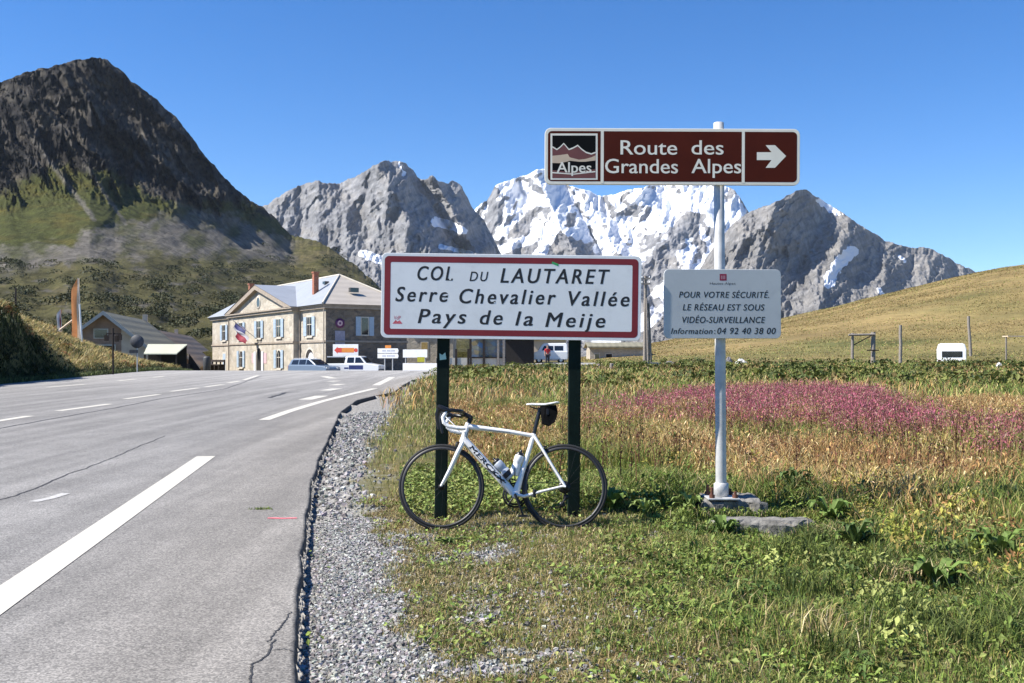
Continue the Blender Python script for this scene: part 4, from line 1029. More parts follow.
# ------------------------------------------------------------------ buildings across the pass
def gz(X, Y): return float(ground(np.array(X), np.array(Y)))
def mat_stone(name, cols, mortar, scale, bump=.5):
    m, n, l, b = new_mat(name)
    tc = n.new('ShaderNodeTexCoord'); mp = n.new('ShaderNodeMapping'); mp.inputs['Scale'].default_value = (scale, scale, scale * 1.5); l.new(tc.outputs['Object'], mp.inputs[0])
    vo = n.new('ShaderNodeTexVoronoi'); vo.inputs['Scale'].default_value = 1; l.new(mp.outputs[0], vo.inputs['Vector'])
    ve = n.new('ShaderNodeTexVoronoi'); ve.feature = 'DISTANCE_TO_EDGE'; ve.inputs['Scale'].default_value = 1; l.new(mp.outputs[0], ve.inputs['Vector'])
    sp = n.new('ShaderNodeSeparateColor'); l.new(vo.outputs['Color'], sp.inputs[0])
    cr = n.new('ShaderNodeValToRGB'); e = cr.color_ramp.elements; e[0].color = (*cols[0], 1); e[1].color = (*cols[-1], 1)
    for i, c in enumerate(cols[1:-1]): k = e.new((i + 1) / (len(cols) - 1)); k.color = (*c, 1)
    l.new(sp.outputs[0], cr.inputs[0])
    r_ = n.new('ShaderNodeMapRange'); r_.inputs[1].default_value = .02; r_.inputs[2].default_value = .10; l.new(ve.outputs['Distance'], r_.inputs[0])
    mx = n.new('ShaderNodeMix'); mx.data_type = 'RGBA'; mx.inputs[6].default_value = (*mortar, 1); l.new(r_.outputs[0], mx.inputs[0]); l.new(cr.outputs[0], mx.inputs[7])
    q = n.new('ShaderNodeTexNoise'); q.inputs['Scale'].default_value = .6; q.inputs['Detail'].default_value = 8; q.inputs['Roughness'].default_value = .7; l.new(tc.outputs['Object'], q.inputs['Vector'])
    r2 = n.new('ShaderNodeMapRange'); r2.inputs[1].default_value = .3; r2.inputs[2].default_value = .7; r2.inputs[3].default_value = .66; r2.inputs[4].default_value = 1.18; l.new(q.outputs[0], r2.inputs[0])
    m2 = n.new('ShaderNodeMix'); m2.data_type = 'RGBA'; m2.blend_type = 'MULTIPLY'; m2.inputs[0].default_value = 1; l.new(mx.outputs[2], m2.inputs[6]); l.new(r2.outputs[0], m2.inputs[7])
    l.new(m2.outputs[2], b.inputs['Base Color']); b.inputs['Roughness'].default_value = .9
    bp_ = n.new('ShaderNodeBump'); bp_.inputs['Strength'].default_value = bump; bp_.inputs['Distance'].default_value = .05; l.new(r_.outputs[0], bp_.inputs['Height']); l.new(bp_.outputs[0], b.inputs['Normal'])
    return m
def mat_sheet(name, col, axis_scale, rough=.5, metal=.2, var=.12):
    """standing-seam / tiled roof: bands across one axis"""
    m, n, l, b = new_mat(name)
    tc = n.new('ShaderNodeTexCoord'); mp = n.new('ShaderNodeMapping'); mp.inputs['Scale'].default_value = axis_scale; l.new(tc.outputs['Object'], mp.inputs[0])
    w = n.new('ShaderNodeTexWave'); w.inputs['Scale'].default_value = 1; w.inputs['Distortion'].default_value = .3; l.new(mp.outputs[0], w.inputs['Vector'])
    q = n.new('ShaderNodeTexNoise'); q.inputs['Scale'].default_value = .7; q.inputs['Detail'].default_value = 8; q.inputs['Roughness'].default_value = .7; l.new(tc.outputs['Object'], q.inputs['Vector'])
    ad = n.new('ShaderNodeMath'); ad.operation = 'MULTIPLY_ADD'; ad.inputs[1].default_value = .25; l.new(w.outputs[0], ad.inputs[0]); l.new(q.outputs[0], ad.inputs[2])
    r_ = n.new('ShaderNodeMapRange'); r_.inputs[1].default_value = .35; r_.inputs[2].default_value = .9; r_.inputs[3].default_value = 1 - var; r_.inputs[4].default_value = 1 + var; l.new(ad.outputs[0], r_.inputs[0])
    mx = n.new('ShaderNodeMix'); mx.data_type = 'RGBA'; mx.blend_type = 'MULTIPLY'; mx.inputs[0].default_value = 1; mx.inputs[6].default_value = (*col, 1); l.new(r_.outputs[0], mx.inputs[7])
    l.new(mx.outputs[2], b.inputs['Base Color']); b.inputs['Roughness'].default_value = rough; b.inputs['Metallic'].default_value = metal
    bp_ = n.new('ShaderNodeBump'); bp_.inputs['Strength'].default_value = .4; bp_.inputs['Distance'].default_value = .04; l.new(w.outputs[0], bp_.inputs['Height']); l.new(bp_.outputs[0], b.inputs['Normal'])
    return m
M['ashlar'] = mat_stone('pale_ashlar_stone', [(.38, .335, .26), (.44, .39, .31), (.49, .44, .365), (.33, .295, .24)], (.41, .37, .305), 1.6, .3)
M['rubble'] = mat_stone('dark_rubble_stone', [(.16, .125, .09), (.24, .185, .135), (.11, .09, .075), (.20, .165, .13)], (.17, .145, .12), 2.4)
M['trim'] = simple('pale_stone_trim', (.50, .46, .39), .85, var=.1, scale=3)
M['cornice'] = simple('weathered_cornice', (.30, .25, .20), .85, var=.2, scale=3)
M['zinc'] = mat_sheet('pale_metal_roof', (.29, .31, .34), (2.2, .3, .3), .5, .15)
M['zinc_warm'] = mat_sheet('weathered_hip_roof', (.40, .36, .31), (.3, 2.2, .3), .6, .1)
M['shutter'] = simple('pale_blue_shutter', (.33, .41, .49), .6, var=.08, scale=6)
M['brick'] = mat_stone('red_brick', [(.34, .10, .055), (.42, .14, .07), (.30, .08, .05)], (.35, .22, .16), 6)
M['dark_void'] = simple('dark_opening_fill', (.018, .015, .013), .9, var=.3)  # near-black colour stands in for the shade inside openings
M['door_white'] = simple('white_door_paint', (.66, .68, .72), .6, var=.06)

# the stone refuge: local x runs along its front from far left to the near right corner, y goes into the building
Lp = np.array((-34.24, 114.3)); Cp = np.array((-15.81, 85.0))
FL = float(np.linalg.norm(Cp - Lp)); ex_ = (Cp - Lp) / FL
ang_f = math.atan2(ex_[1], ex_[0]); FZ = .15
ref = empty('stone_refuge', (Lp[0], Lp[1], FZ), ang_f, 'large two-storey pale stone refuge with pediment, blue shutters and pale metal roof', 'building')
DEP = 7.6; EH = 5.62; X0, X1 = FL - 26.0, FL - 6.25; PRJ = .62
def zpx(py, Y): return CH + (HZ - py) / 1000 * Y - FZ
w_ = MB()
w_.b2(0, FL - .01, 0, DEP, -1.3, EH, 0)
w_.b2(X0, X1, -PRJ, .2, -1.3, EH, 0)
w_.prism([(X0, EH), (X1, EH), ((X0 + X1) / 2, EH + 2.42)], -PRJ, .4, 0)
w_.build('wall', M['ashlar'], ref)
w_ = MB(); w_.b2(FL - .012, FL + .015, .0, DEP, -1.3, EH, 0); w_.build('side_wall', M['rubble'], ref)
w_ = MB()
def band(z0, z1, o):
    w_.b2(-o, X0, -o, .1, z0, z1); w_.b2(X1 + o, FL + o, -o, .1, z0, z1); w_.b2(FL - .05, FL + o, .1, DEP + o, z0, z1); w_.b2(X0 - o, X1 + o, -PRJ - o, .1, z0 + .004, z1 + .004)
band(2.62, 2.78, .10); w_.build('string_course', M['cornice'], ref)
w_ = MB(); band(EH - .12, EH + .10, .22); band(EH + .104, EH + .24, .36)
for a, b in (((X0 - .4, EH + .25), ((X0 + X1) / 2, EH + 2.78)), ((X1 + .4, EH + .25), ((X0 + X1) / 2, EH + 2.78))):
    dx, dz = b[0] - a[0], b[1] - a[1]
    w_.prism([a, b, (b[0], b[1] - .42), (a[0] + .42 * dx / dz, a[1])], -PRJ - .4, -PRJ + .3)
w_.build('cornice', M['cornice'], ref)
# hipped roof
RZ = EH + .245; RH = 3.06; o = .5; rx0, rx1 = 6.0, FL - 6.3
r_ = MB(); r_.add([(-o, -o, RZ), (FL + o, -o, RZ), (FL + o, DEP + o, RZ), (-o, DEP + o, RZ), (rx0, DEP / 2, RZ + RH), (rx1, DEP / 2, RZ + RH)], [(0, 1, 5, 4), (2, 3, 4, 5), (3, 0, 4)], 0)
r_.add([(FL + o, -o, RZ), (FL + o, DEP + o, RZ), (rx1, DEP / 2, RZ + RH)], [(0, 1, 2)], 1)
mx_ = (X0 + X1) / 2
r_.add([(X0 - .45, -PRJ - .45, RZ + .02), (mx_, -PRJ - .45, EH + 2.85), (mx_, DEP / 2, EH + 2.85), (X0 - .45, DEP / 2 - .6, RZ + .02), (X1 + .45, -PRJ - .45, RZ + .02), (X1 + .45, DEP / 2 - .6, RZ + .02)], [(0, 1, 2, 3), (4, 5, 2, 1)], 0)
roof = r_.build('roof', [M['zinc'], M['zinc_warm']], ref)
r_ = MB(); r_.tube([(rx0, DEP / 2, RZ + RH + .03), (rx1, DEP / 2, RZ + RH + .03), (FL + o, -o, RZ + .06)], .09, 6); r_.tube([(rx1, DEP / 2, RZ + RH + .03), (FL + o, DEP + o, RZ + .06)], .09, 6); r_.build('ridge_cap', M['trim'], roof)
c_ = MB(); c_.b2(28.5, 28.95, 1.1, 1.55, RZ + .8, RZ + 3.1); c_.b2(28.44, 29.01, 1.04, 1.61, RZ + 3.1, RZ + 3.22); c_.build('chimney', M['brick'], roof)
c_ = MB(); c_.b2(9.1, 9.6, 1.3, 1.75, RZ + .3, RZ + 3.25); c_.b2(9.03, 9.67, 1.23, 1.82, RZ + 3.25, RZ + 3.38); c_.build('chimney', M['brick'], roof)
c_ = MB(); c_.b2(27.7, 28.3, 2.4, 2.8, RZ + 2.2, RZ + 2.45); c_.build('skylight', M['glass_dark'], roof)
c_ = MB(); c_.b2(FL - 2.0, FL - 1.6, 2.9, 3.7, RZ + 1.2, RZ + 1.6); c_.build('skylight', M['glass_dark'], roof)
def arch_pts(x0, x1, z0, z1, n=10):
    r0 = (x1 - x0) / 2; zc_ = z1 - r0
    return [(x0, z0), (x1, z0)] + [((x0 + x1) / 2 + r0 * math.cos(math.pi * k / n), zc_ + r0 * math.sin(math.pi * k / n)) for k in range(n + 1)]
def window(xc, z0, z1, w, y, shut=True, arch=False, door=False, fill=None):
    pts = (lambda k: arch_pts(xc - w / 2 - k, xc + w / 2 + k, z0 - k * .4, z1 + k)) if arch else (lambda k: [(xc - w / 2 - k, z0 - k * .4), (xc + w / 2 + k, z0 - k * .4), (xc + w / 2 + k, z1 + k), (xc - w / 2 - k, z1 + k)])
    a = MB(); a.prism(pts(.17), y - .03, y + .05); fr = a.build('door' if door else 'window', M['trim'], ref)
    a = MB(); a.prism(pts(0), y - .036, y - .02); a.build('pane' if not door else 'leaf', fill or M['glass_dark'], fr)
    if not door:
        a = MB(); a.b2(xc - .03, xc + .03, y - .055, y - .0365, z0, z1 - (.2 if arch else 0)); a.b2(xc - w / 2, xc + w / 2, y - .050, y - .0365, z0 + (z1 - z0) * .6 - .03, z0 + (z1 - z0) * .6 + .03); a.b2(xc - w / 2 - .25, xc + w / 2 + .25, y - .14, y - .031, z0 - .2, z0 - .08)
        a.build('frame', M['trim'], fr)
    if shut:
        for s in (-1, 1):
            a = MB(); x_ = xc + s * (w / 2 + .10 + w * .29)
            a.box((x_, y - .075, (z0 + z1) / 2), (w * .58, .05, z1 - z0 + .06)); 
            for zz in (.2, .5, .8): a.box((x_, y - .105, z0 + (z1 - z0) * zz), (w * .54, .012, .07))
            a.build('shutter', M['shutter'], ref)
U = [29.9, 21.7, 15.9, 10.1, 3.8]          # measured from the near corner
for i, u in enumerate(U):
    x = FL - u; y = -PRJ if 0 < i < 4 else 0.0
    window(x, 3.25, 4.88, 1.15, y)
window(FL - 10.1, .35, 1.98, 1.1, -PRJ, arch=True)
window(FL - 21.7, .35, 1.98, 1.1, -PRJ, arch=True)
window(FL - 29.9, -.3, 1.75, 1.0, 0.0, shut=False, door=True, fill=M['shutter'])
window(FL - 15.9, -.3, 2.25, 1.5, -PRJ, shut=False, arch=True, door=True, fill=M['dark_void'])
window(FL - 3.8, -.3, 2.05, 2.1, 0.0, shut=False, arch=True, door=True, fill=M['dark_void'])
a = MB(); a.prism(arch_pts(FL - 3.8 - .25, FL - 3.8 + 1.0, -.3, 1.75), -.05, -.037); a.build('door_leaf', M['door_white'], ref)
a = MB(); a.lathe([(.48, -.05), (.66, -.05), (.66, .05), (.48, .05)], (mx_, -PRJ, EH + 1.12), 24, 0, 'y'); oc = a.build('round_window', M['trim'], ref)
a = MB(); a.lathe([(.0, -.035), (.48, -.035)], (mx_, -PRJ, EH + 1.12), 24, 0, 'y'); a.build('pane', M['glass_dark'], oc)
for s in (-1, 1):
    a = MB(); a.b2(FL - 15.9 + s * 1.75 - .5, FL - 15.9 + s * 1.75 + .5, -PRJ - .03, -PRJ + .02, .0 + .75, 1.75); M.setdefault('plaque', simple('pinkish_notice_board', (.55, .36, .38), .6, var=.3, scale=9)); a.build('notice_board', M['plaque'], ref)
    a = MB(); a.b2(FL - 15.9 + s * 1.15 - .28, FL - 15.9 + s * 1.15 + .28, -PRJ - .10, -PRJ - .04, -.25, 1.9); a.build('shutter', M['door_white'], ref)
# things on the shaded side wall
window_side = MB(); window_side.b2(FL + .016, FL + .05, 3.15, 3.95, 3.2, 4.85); ws_ = window_side.build('window', M['trim'], ref)
a = MB(); a.b2(FL + .051, FL + .06, 3.25, 3.85, 3.3, 4.75); a.build('pane', M['glass_dark'], ws_)
for yy in (2.92, 4.18): a = MB(); a.b2(FL + .051, FL + .09, yy - .22, yy + .22, 3.2, 4.85); a.build('shutter', M['shutter'], ref)
M['purple'] = simple('purple_disc', (.11, .02, .09), .5, var=.2)
a = MB(); a.lathe([(0, .05), (.42, .05), (.42, .0)], (FL + .02, 1.25, 4.25), 24, 0, 'x'); ds = a.build('round_plaque', M['purple'], ref)
a = MB(); a.lathe([(.10, .056), (.24, .056)], (FL + .02, 1.25, 4.25), 20, 0, 'x'); a.build('emblem', M['plaque'], ds)
M['pale_violet'] = simple('grey_violet_banner', (.30, .28, .34), .7, var=.15); a = MB(); a.b2(FL + .02, FL + .06, 0.8, 1.7, 2.1, 3.6); a.build('wall_panel', M['pale_violet'], ref)
# flag on a slanted staff
fx = FL - 15.0; Mw = Matrix.Translation((Lp[0], Lp[1], FZ)) @ Matrix.Rotation(ang_f, 4, 'Z')
base_p = Mw @ Vector((fx + .1, -PRJ - .05, 2.75))
flag = empty('flag', tuple(base_p), ang_f, 'drooping blue white and red flag on a slanted staff above the refuge door', 'flag')
a = MB(); tip = Vector((-3.0, -2.1, 2.35)); a.tube([(0, 0, 0), tip], .035, 8); a.build('staff', M['wood_old'], flag)
M['flag_b'] = simple('flag_blue', (.025, .03, .13), .7); M['flag_w'] = simple('flag_white', (.5, .48, .5), .7); M['flag_r'] = simple('flag_red', (.28, .02, .04), .7)
a = MB(); nx_f, nz_f = 12, 9
for i in range(nx_f + 1):
    for j in range(nz_f + 1):
        u = i / nx_f; v = j / nz_f
        p = tip * (.93 - .42 * v) ; a.v.append((p.x + .9 * u * (1 - .45 * v) - .1 * math.sin(u * 9), p.y + .16 * math.sin(u * 10 + v * 3), p.z - 1.55 * u - .08 * math.sin(v * 6)))
for i in range(nx_f):
    for j in range(nz_f):
        q = i * (nz_f + 1) + j; a.f.append((q, q + 1, q + nz_f + 2, q + nz_f + 1)); a.m.append(min(2, i * 3 // nx_f)); a.sm.append(True)
a.build('cloth', [M['flag_b'], M['flag_w'], M['flag_r']], flag)
# timber rack by the front
p_ = Mw @ Vector((FL - 25.0, -2.4, 0)); p_.z = FZ + .1
for x_, y_ in ((FL - 6.05, -.09), (FL - .12, -.12), (X0 + .2, -PRJ - .09)):
    a = MB(); a.tube([(x_, y_ - .03, -.5), (x_, y_ - .03, EH - .15)], .055, 8); a.build('downpipe', M['cornice'], ref)
rack = empty('timber_bench', tuple(p_), ang_f, 'dark timber bench with low back standing in front of the refuge windows', 'bench')
M['dark_wood'] = simple('dark_stained_timber', (.022, .014, .010), .8, var=.3)
a = MB(); a.b2(-2.4, 2.4, -.3, .3, .42, .52); a.build('seat', M['dark_wood'], rack)
a = MB(); a.b2(-2.4, 2.4, .26, .36, .75, .98); a.build('backrest', M['dark_wood'], rack)
for x in (-2.2, -.75, .75, 2.2): a = MB(); a.b2(x - .09, x + .09, -.28, .40, -.2, .42); a.b2(x - .08, x + .08, .30, .42, .42, 1.0); a.build('leg', M['dark_wood'], rack)

# the long grey-roofed farmhouse on the left (two ranges)
M['roof_grey'] = mat_sheet('grey_slate_roof', (.21, .195, .135), (.4, .4, 5), .8, 0, .18); M['roof_brown'] = mat_sheet('brown_tile_roof', (.20, .14, .095), (.4, .4, 6), .85, 0, .2)
M['bargeboard'] = simple('grey_bargeboard', (.42, .40, .37), .8); M['render_br'] = simple('brownish_render', (.28, .19, .14), .9, var=.2, scale=2, dirt=((.10, .08, .07), 1.2, .5)); M['render_pale'] = simple('pale_render', (.55, .45, .35), .9, var=.12, scale=2)
def barn(name, Yf, ax_px, ridge_py, dxl, dzl, dxr, dzr, length, yaw, wallm, roofm, label):
    A = P(ax_px, ridge_py, Yf); g0 = .0
    b = empty(name, (A[0], A[1], g0), yaw, label, 'farmhouse')
    H = A[2] - g0
    w = MB(); w.prism([(-dxl + .25, -1), (dxr - .25, -1), (dxr - .25, H - dzr + .1), (0, H - .15), (-dxl + .25, H - dzl + .1)], .3, length - .3); wo = w.build('wall', wallm, b)
    r_ = MB(); th = .18
    r_.prism([(0, H), (dxr, H - dzr), (dxr, H - dzr - th), (0, H - th)], -.35, length); r_.prism([(-.0005, H - .001), (-.0005, H - th), (-dxl, H - dzl - th), (-dxl, H - dzl)], -.35, length)
    ro = r_.build('roof', roofm, b)
    r_ = MB(); r_.prism([(0, H + .05), (dxr + .02, H - dzr + .03), (dxr + .02, H - dzr - .28), (0, H - .3)], -.42, -.352); r_.prism([(-.001, H + .05), (-.001, H - .3), (-dxl - .02, H - dzl - .28), (-dxl - .02, H - dzl + .03)], -.42, -.352); r_.build('bargeboard', M['bargeboard'], b)
    return b, ro, H
bn, ro, H = barn('farmhouse', 85, 104, 311.5, 2.25, 1.75, 4.25, 3.5, 20, R(10.5), M['render_br'], M['roof_grey'], 'long farmhouse with grey slate roof, brown gable and small porch')
c_ = MB(); c_.b2(-.1, .35, 18.6, 19.1, H - .8, H + .55); c_.build('chimney', M['render_pale'], ro)
w_ = MB(); w_.prism([(1.35, -1), (3.7, -1), (3.7, H - 3.25), (1.35, H - 1.35)], .27, .299); w_.build('sunlit_strip', M['render_pale'], bn)  # pale patch paints the part of the gable that catches the sun
a = MB(); a.b2(-.9, .3, .22, .299, H - 2.3, H - 1.45); wf_ = a.build('window', M['trim'], bn); a = MB(); a.b2(-.8, .2, .205, .219, H - 2.22, H - 1.53); a.build('pane', M['glass_dark'], wf_)
a = MB(); a.b2(-.9, .9, .22, .299, H - 4.2, H - 2.8); wf_ = a.build('window', M['trim'], bn); a = MB(); a.b2(-.8, .8, .205, .219, H - 4.1, H - 2.9); a.build('pane', M['glass_dark'], wf_)
bn2, ro2, H2 = barn('farmhouse', 108, 155, 329.5, 4.6, 3.9, 4.7, 4.0, 34, R(11.5), M['render_br'], M['roof_brown'], 'brown-roofed farmhouse range reaching low to the ground beside the stone refuge')
c_ = MB(); c_.b2(-.5, -.1, 20, 20.5, H2 - .5, H2 + .6); c_.build('chimney', M['render_pale'], ro2)
# porch
pz = .05
po = empty('timber_porch', (-27.75, 80.5, pz), R(3), 'open dark timber porch with pale sheet roof in front of the farmhouse', 'porch')
M['pale_roof'] = mat_sheet('pale_green_sheet_roof', (.50, .50, .38), (3, .3, .3), .6, .1)
a = MB(); a.add([(-1.55, -1.0, 1.72), (1.0, -1.0, 1.72), (1.35, .9, 2.50), (-1.55 - .25, .9, 2.50), (-1.55, -1.0, 1.64), (1.0, -1.0, 1.64), (1.35, .9, 2.42), (-1.8, .9, 2.42)], [(0, 1, 2, 3), (7, 6, 5, 4), (0, 4, 5, 1), (1, 5, 6, 2), (2, 6, 7, 3), (3, 7, 4, 0)]); a.build('roof', M['pale_roof'], po)
for x, y in ((-1.5, -.9), (-.3, -.9), (.95, -.9), (-1.7, .85), (1.25, .85)): a = MB(); a.b2(x - .06, x + .06, y - .06, y + .06, -.3, 1.63 + (y + 1) * .4); a.build('post', M['dark_wood'], po)
a = MB(); a.b2(-1.7, 1.25, .75, .84, -.3, 2.3); a.build('back_wall', M['dark_void'], po)  # near-black sheet painting the shade under the porch roof
a = MB(); a.b2(-1.5, .95, -.88, -.82, .1, .65); a.build('railing', M['dark_wood'], po)
a = MB(); a.prism([(1.3, -.3), (2.9, -.3), (1.5, 1.7)], 0.9, 1.0); a.b2(1.1, 1.6, -.2, 1.0, -.3, .9); a.build('side_wall', M['dark_wood'], po)

# banners and poles on the bank
M['orange'] = simple('orange_banner_cloth', (.85, .32, .10), .7, var=.2, scale=1.5); M['orange_pale'] = simple('pale_banner_edge', (.62, .48, .34), .7, var=.15)
def at_bank(px, Y): return ((px - 512) / 1000 * Y, Y)
def banner(px, Y, pyt, pyb, w, lab, mats, bulge, lean=0.0):
    x, y = at_bank(px, Y); g = gz(x, y); zt = P(px, pyt, Y)[2] - g; zb = P(px, pyb, Y)[2] - g
    e = empty('feather_banner', (x, y, g), 0, lab, 'banner', None)
    a = MB(); a.tube([(w * .55, 0, -.1), (w * .55 + lean, 0, zt * .7), (w * .3 + lean, 0, zt)], .018, 8); a.build('mast', M['galv'], e)
    a = MB(); n = 14
    for k in range(n + 1):
        t = k / n; z = zb + (zt - zb) * t; ww = w * (1 - .75 * max(0, t - .82) / .18 * bulge)
        a.v += [(w * .5 - ww + lean * t, .05 * math.sin(t * 7), z), (w * .2 + lean * t, .05 * math.sin(t * 7 + 1), z), (w * .5 + lean * t, .03, z - .02)]
        if k: q = 3 * k; a.f += [(q - 3, q - 2, q + 1, q), (q - 2, q - 1, q + 2, q + 1)]; a.m += [0, 1]; a.sm += [True, True]
    a.build('cloth', mats, e)
banner(75.5, 62, 278, 338, .48, 'tall narrow orange feather banner standing on the grassy bank', [M['orange'], M['orange_pale']], 1)
banner(59, 64, 309.5, 332, .26, 'short white and red feather banner left of the tall orange banner', [M['flag_w'], M['flag_r']], 1)
x, y = at_bank(81.5, 61); g = gz(x, y); a = MB(); zt = P(79, 304, 61)[2] - g
a.tube([(.08, 0, -.2), (-.12, 0, zt)], [.06, .05], 8); o_ = a.build('leaning_post', M['white']); o_.location = (x, y, g); tag(o_, 'white leaning post right beside the tall orange banner', 'post')
x, y = at_bank(66, 63); a = MB(); g = gz(x, y); p0 = P(60, 330, 63); p1 = P(73, 320, 63); a.tube([(p0[0] - x, 0, p0[2] - g), (p1[0] - x, 0, p1[2] - g)], .07, 6); a.tube([(p0[0] - x + .1, 0, p0[2] - g), (p0[0] - x + .1, 0, -.2)], .05, 6); o_ = a.build('barrier_beam', M['orange_pale']); o_.location = (x, y, g); tag(o_, 'sloping wooden beam between the white and the orange banner', 'beam')
x, y = at_bank(15, 47); g = gz(x, y); a = MB(); zt = P(16, 288, 47)[2] - g; a.tube([(0, 0, -.2), (.04, 0, zt)], [.05, .04], 8); o_ = a.build('snow_pole', M['dark_wood']); o_.location = (x, y, g); tag(o_, 'thin dark snow pole standing on the grassy bank', 'pole')
# road signs seen from behind
M['sign_back'] = simple('dark_grey_sign_back', (.05, .055, .065), .6, var=.2)
Y_ = 57.0; x, y = at_bank(137, Y_); g = gz(x, y); rs = empty('round_road_sign', (x, y, g), R(4), 'round road sign seen from its dark grey back beside the farmhouse', 'road sign')
zc_ = P(137, 341.5, Y_)[2] - g
a = MB(); a.tube([(0, .04, -.2), (0, .04, zc_ + .3)], .035, 8); a.build('post', M['galv'], rs)
a = MB(); a.lathe([(0, -.012), (.37, -.012), (.385, .012), (0, .012)], (0, 0, zc_), 28, 0, 'y'); a.build('disc', M['sign_back'], rs)
a = MB(); a.b2(-.42, .05, -.01, .02, zc_ - .66, zc_ - .48); a.build('plate', M['sign_back'], rs)
Y_ = 52.0; x, y = at_bank(113, Y_); g = gz(x, y); rs = empty('lantern_post', (x, y, g), R(0), 'dark post with three small hanging panels on a crossarm above the bank', 'post')
zc_ = P(113, 334, Y_)[2] - g
a = MB(); a.tube([(0, 0, -.2), (0, 0, zc_ + .3)], .05, 8); a.build('post', M['dark_wood'], rs)
a = MB(); a.b2(-.36, .40, -.03, .03, zc_ - .02, zc_ + .05); a.build('crossarm', M['dark_wood'], rs)
for x_, z0 in ((-.34, -.36), (.20, -.40), (.36, -.32)): a = MB(); a.b2(x_ - .10, x_ + .10, -.05, .05, zc_ + z0, zc_ + z0 + .3); a.tube([(x_, 0, zc_), (x_, 0, zc_ + z0 + .28)], .012, 5); a.build('hanging_panel', M['dark_wood'], rs)
x, y = at_bank(207, 96); a = MB(); g = .2; a.lathe([(0, 0), (.32, 0), (.36, .1), (.36, 1.2), (.30, 1.35), (0, 1.4)], (0, 0, 0), 14); o_ = a.build('waste_bin', M['sign_back']); o_.location = (x, y, g); tag(o_, 'grey waste bin at the left end of the stone refuge', 'bin')

# ------------------------------------------------------------------ vehicles
M['veh_white'] = simple('white_vehicle_paint', (.78, .79, .79), .3, var=.03, coat=.5); M['veh_blue'] = simple('grey_blue_vehicle_paint', (.13, .18, .25), .3, var=.05, coat=.5); M['navy'] = simple('navy_marking', (.02, .035, .14), .5, var=.3, scale=12)
M['lamp_glass'] = simple('headlamp_glass', (.5, .5, .5), .15); M['tail_red'] = simple('tail_lamp', (.30, .01, .01), .2)
def wheel_part(par, x, y, r):
    a = MB(); a.torus((0, 0, 0), r - .10, .10, 28, 8, 0, (1, 1)); w = a.build('wheel', M['rubber'], par); w.location = (x, y, r)
    s = -1 if y < 0 else 1
    a = MB(); a.lathe([(0, s * .05), (r * .35, s * .07), (r * .62, s * .06), (r * .66, 0)], (0, 0, 0), 18, 0, 'y'); a.build('rim', M['silver'], w)
def vehicle(name, loc, yaw, label, cat, body, cabin, width, paint, wheels, r, wins, tumble=.16):
    e = empty(name, loc, yaw, label, cat); h = width / 2
    a = MB(); a.prism(body, -h, h); a.build('body', paint, e, .06)
    n = len(cabin); zmin = min(p[1] for p in cabin); zmax = max(p[1] for p in cabin)
    ins = lambda z: h - .04 - tumble * (z - zmin) / (zmax - zmin)
    V = [(p[0], -ins(p[1]), p[1]) for p in cabin] + [(p[0], ins(p[1]), p[1]) for p in cabin]
    a = MB(); a.add(V, [tuple(range(n)), tuple(range(2 * n - 1, n - 1, -1))] + [(i, i + n, (i + 1) % n + n, (i + 1) % n) for i in range(n)]); a.build('cabin', paint, e, .05)
    for wpts in wins:
        for s in (-1, 1):
            a = MB(); a.add([(p[0], s * (ins(p[1]) + .012), p[1]) for p in wpts], [tuple(range(len(wpts)))]); a.build('side_window', M['glass_dark'], e)
    # windscreen and rear window lie along the sloping ends of the cabin
    for i0, i1, nm in ((cabin[-1], cabin[-2], 'rear_window'), (cabin[1], cabin[2], 'windscreen')):
        dx = .02 if nm == 'windscreen' else -.02
        q = [i0[0] + (i1[0] - i0[0]) * .12, i0[1] + (i1[1] - i0[1]) * .12], [i0[0] + (i1[0] - i0[0]) * .88, i0[1] + (i1[1] - i0[1]) * .88]
        a = MB(); a.add([(q[0][0] + dx, -ins(q[0][1]) + .1, q[0][1] + .015), (q[0][0] + dx, ins(q[0][1]) - .1, q[0][1] + .015), (q[1][0] + dx, ins(q[1][1]) - .1, q[1][1] + .015), (q[1][0] + dx, -ins(q[1][1]) + .1, q[1][1] + .015)], [(0, 1, 2, 3)]); a.build(nm, M['glass_dark'], e)
    for x in wheels:
        for s in (-1, 1): wheel_part(e, x, s * (h - .10), r)
    return e
# white pick-up, side on, facing right
YT = 82.0; xT = P(356.5, 0, YT)[0]
pk = vehicle('pickup_truck', (xT, YT, gz(xT, YT)), R(-10), 'white double-cab pickup with navy door marking parked beside the stone refuge', 'pickup',
    [(-2.3, .45), (2.1, .42), (2.2, .6), (2.18, .92), (1.15, 1.08), (-2.3, 1.05)], [(-.75, 1.04), (1.15, 1.05), (.62, 1.62), (.45, 1.68), (-.45, 1.68), (-.72, 1.6)], 1.75, M['veh_white'], (-1.45, 1.45), .37,
    [[(-.55, 1.12), (.05, 1.12), (.05, 1.56), (-.5, 1.56)], [(.15, 1.12), (.92, 1.12), (.55, 1.56), (.15, 1.56)]])
a = MB(); a.b2(-2.28, -.78, -.80, .80, 1.06, 1.58); a.build('hardtop', M['glass_dark'], pk, .05); a = MB(); a.b2(-2.25, -.80, -.78, .78, 1.582, 1.64); a.build('hardtop_lid', M['veh_white'], pk)
for s in (-1, 1): a = MB(); a.b2(-.35, .85, s * .876 - .004, s * .876 + .004, .58, .92) ; a.b2(-.75, -.38, s * .876 - .004, s * .876 + .004, .62, .75); a.build('door_marking', M['navy'], pk)
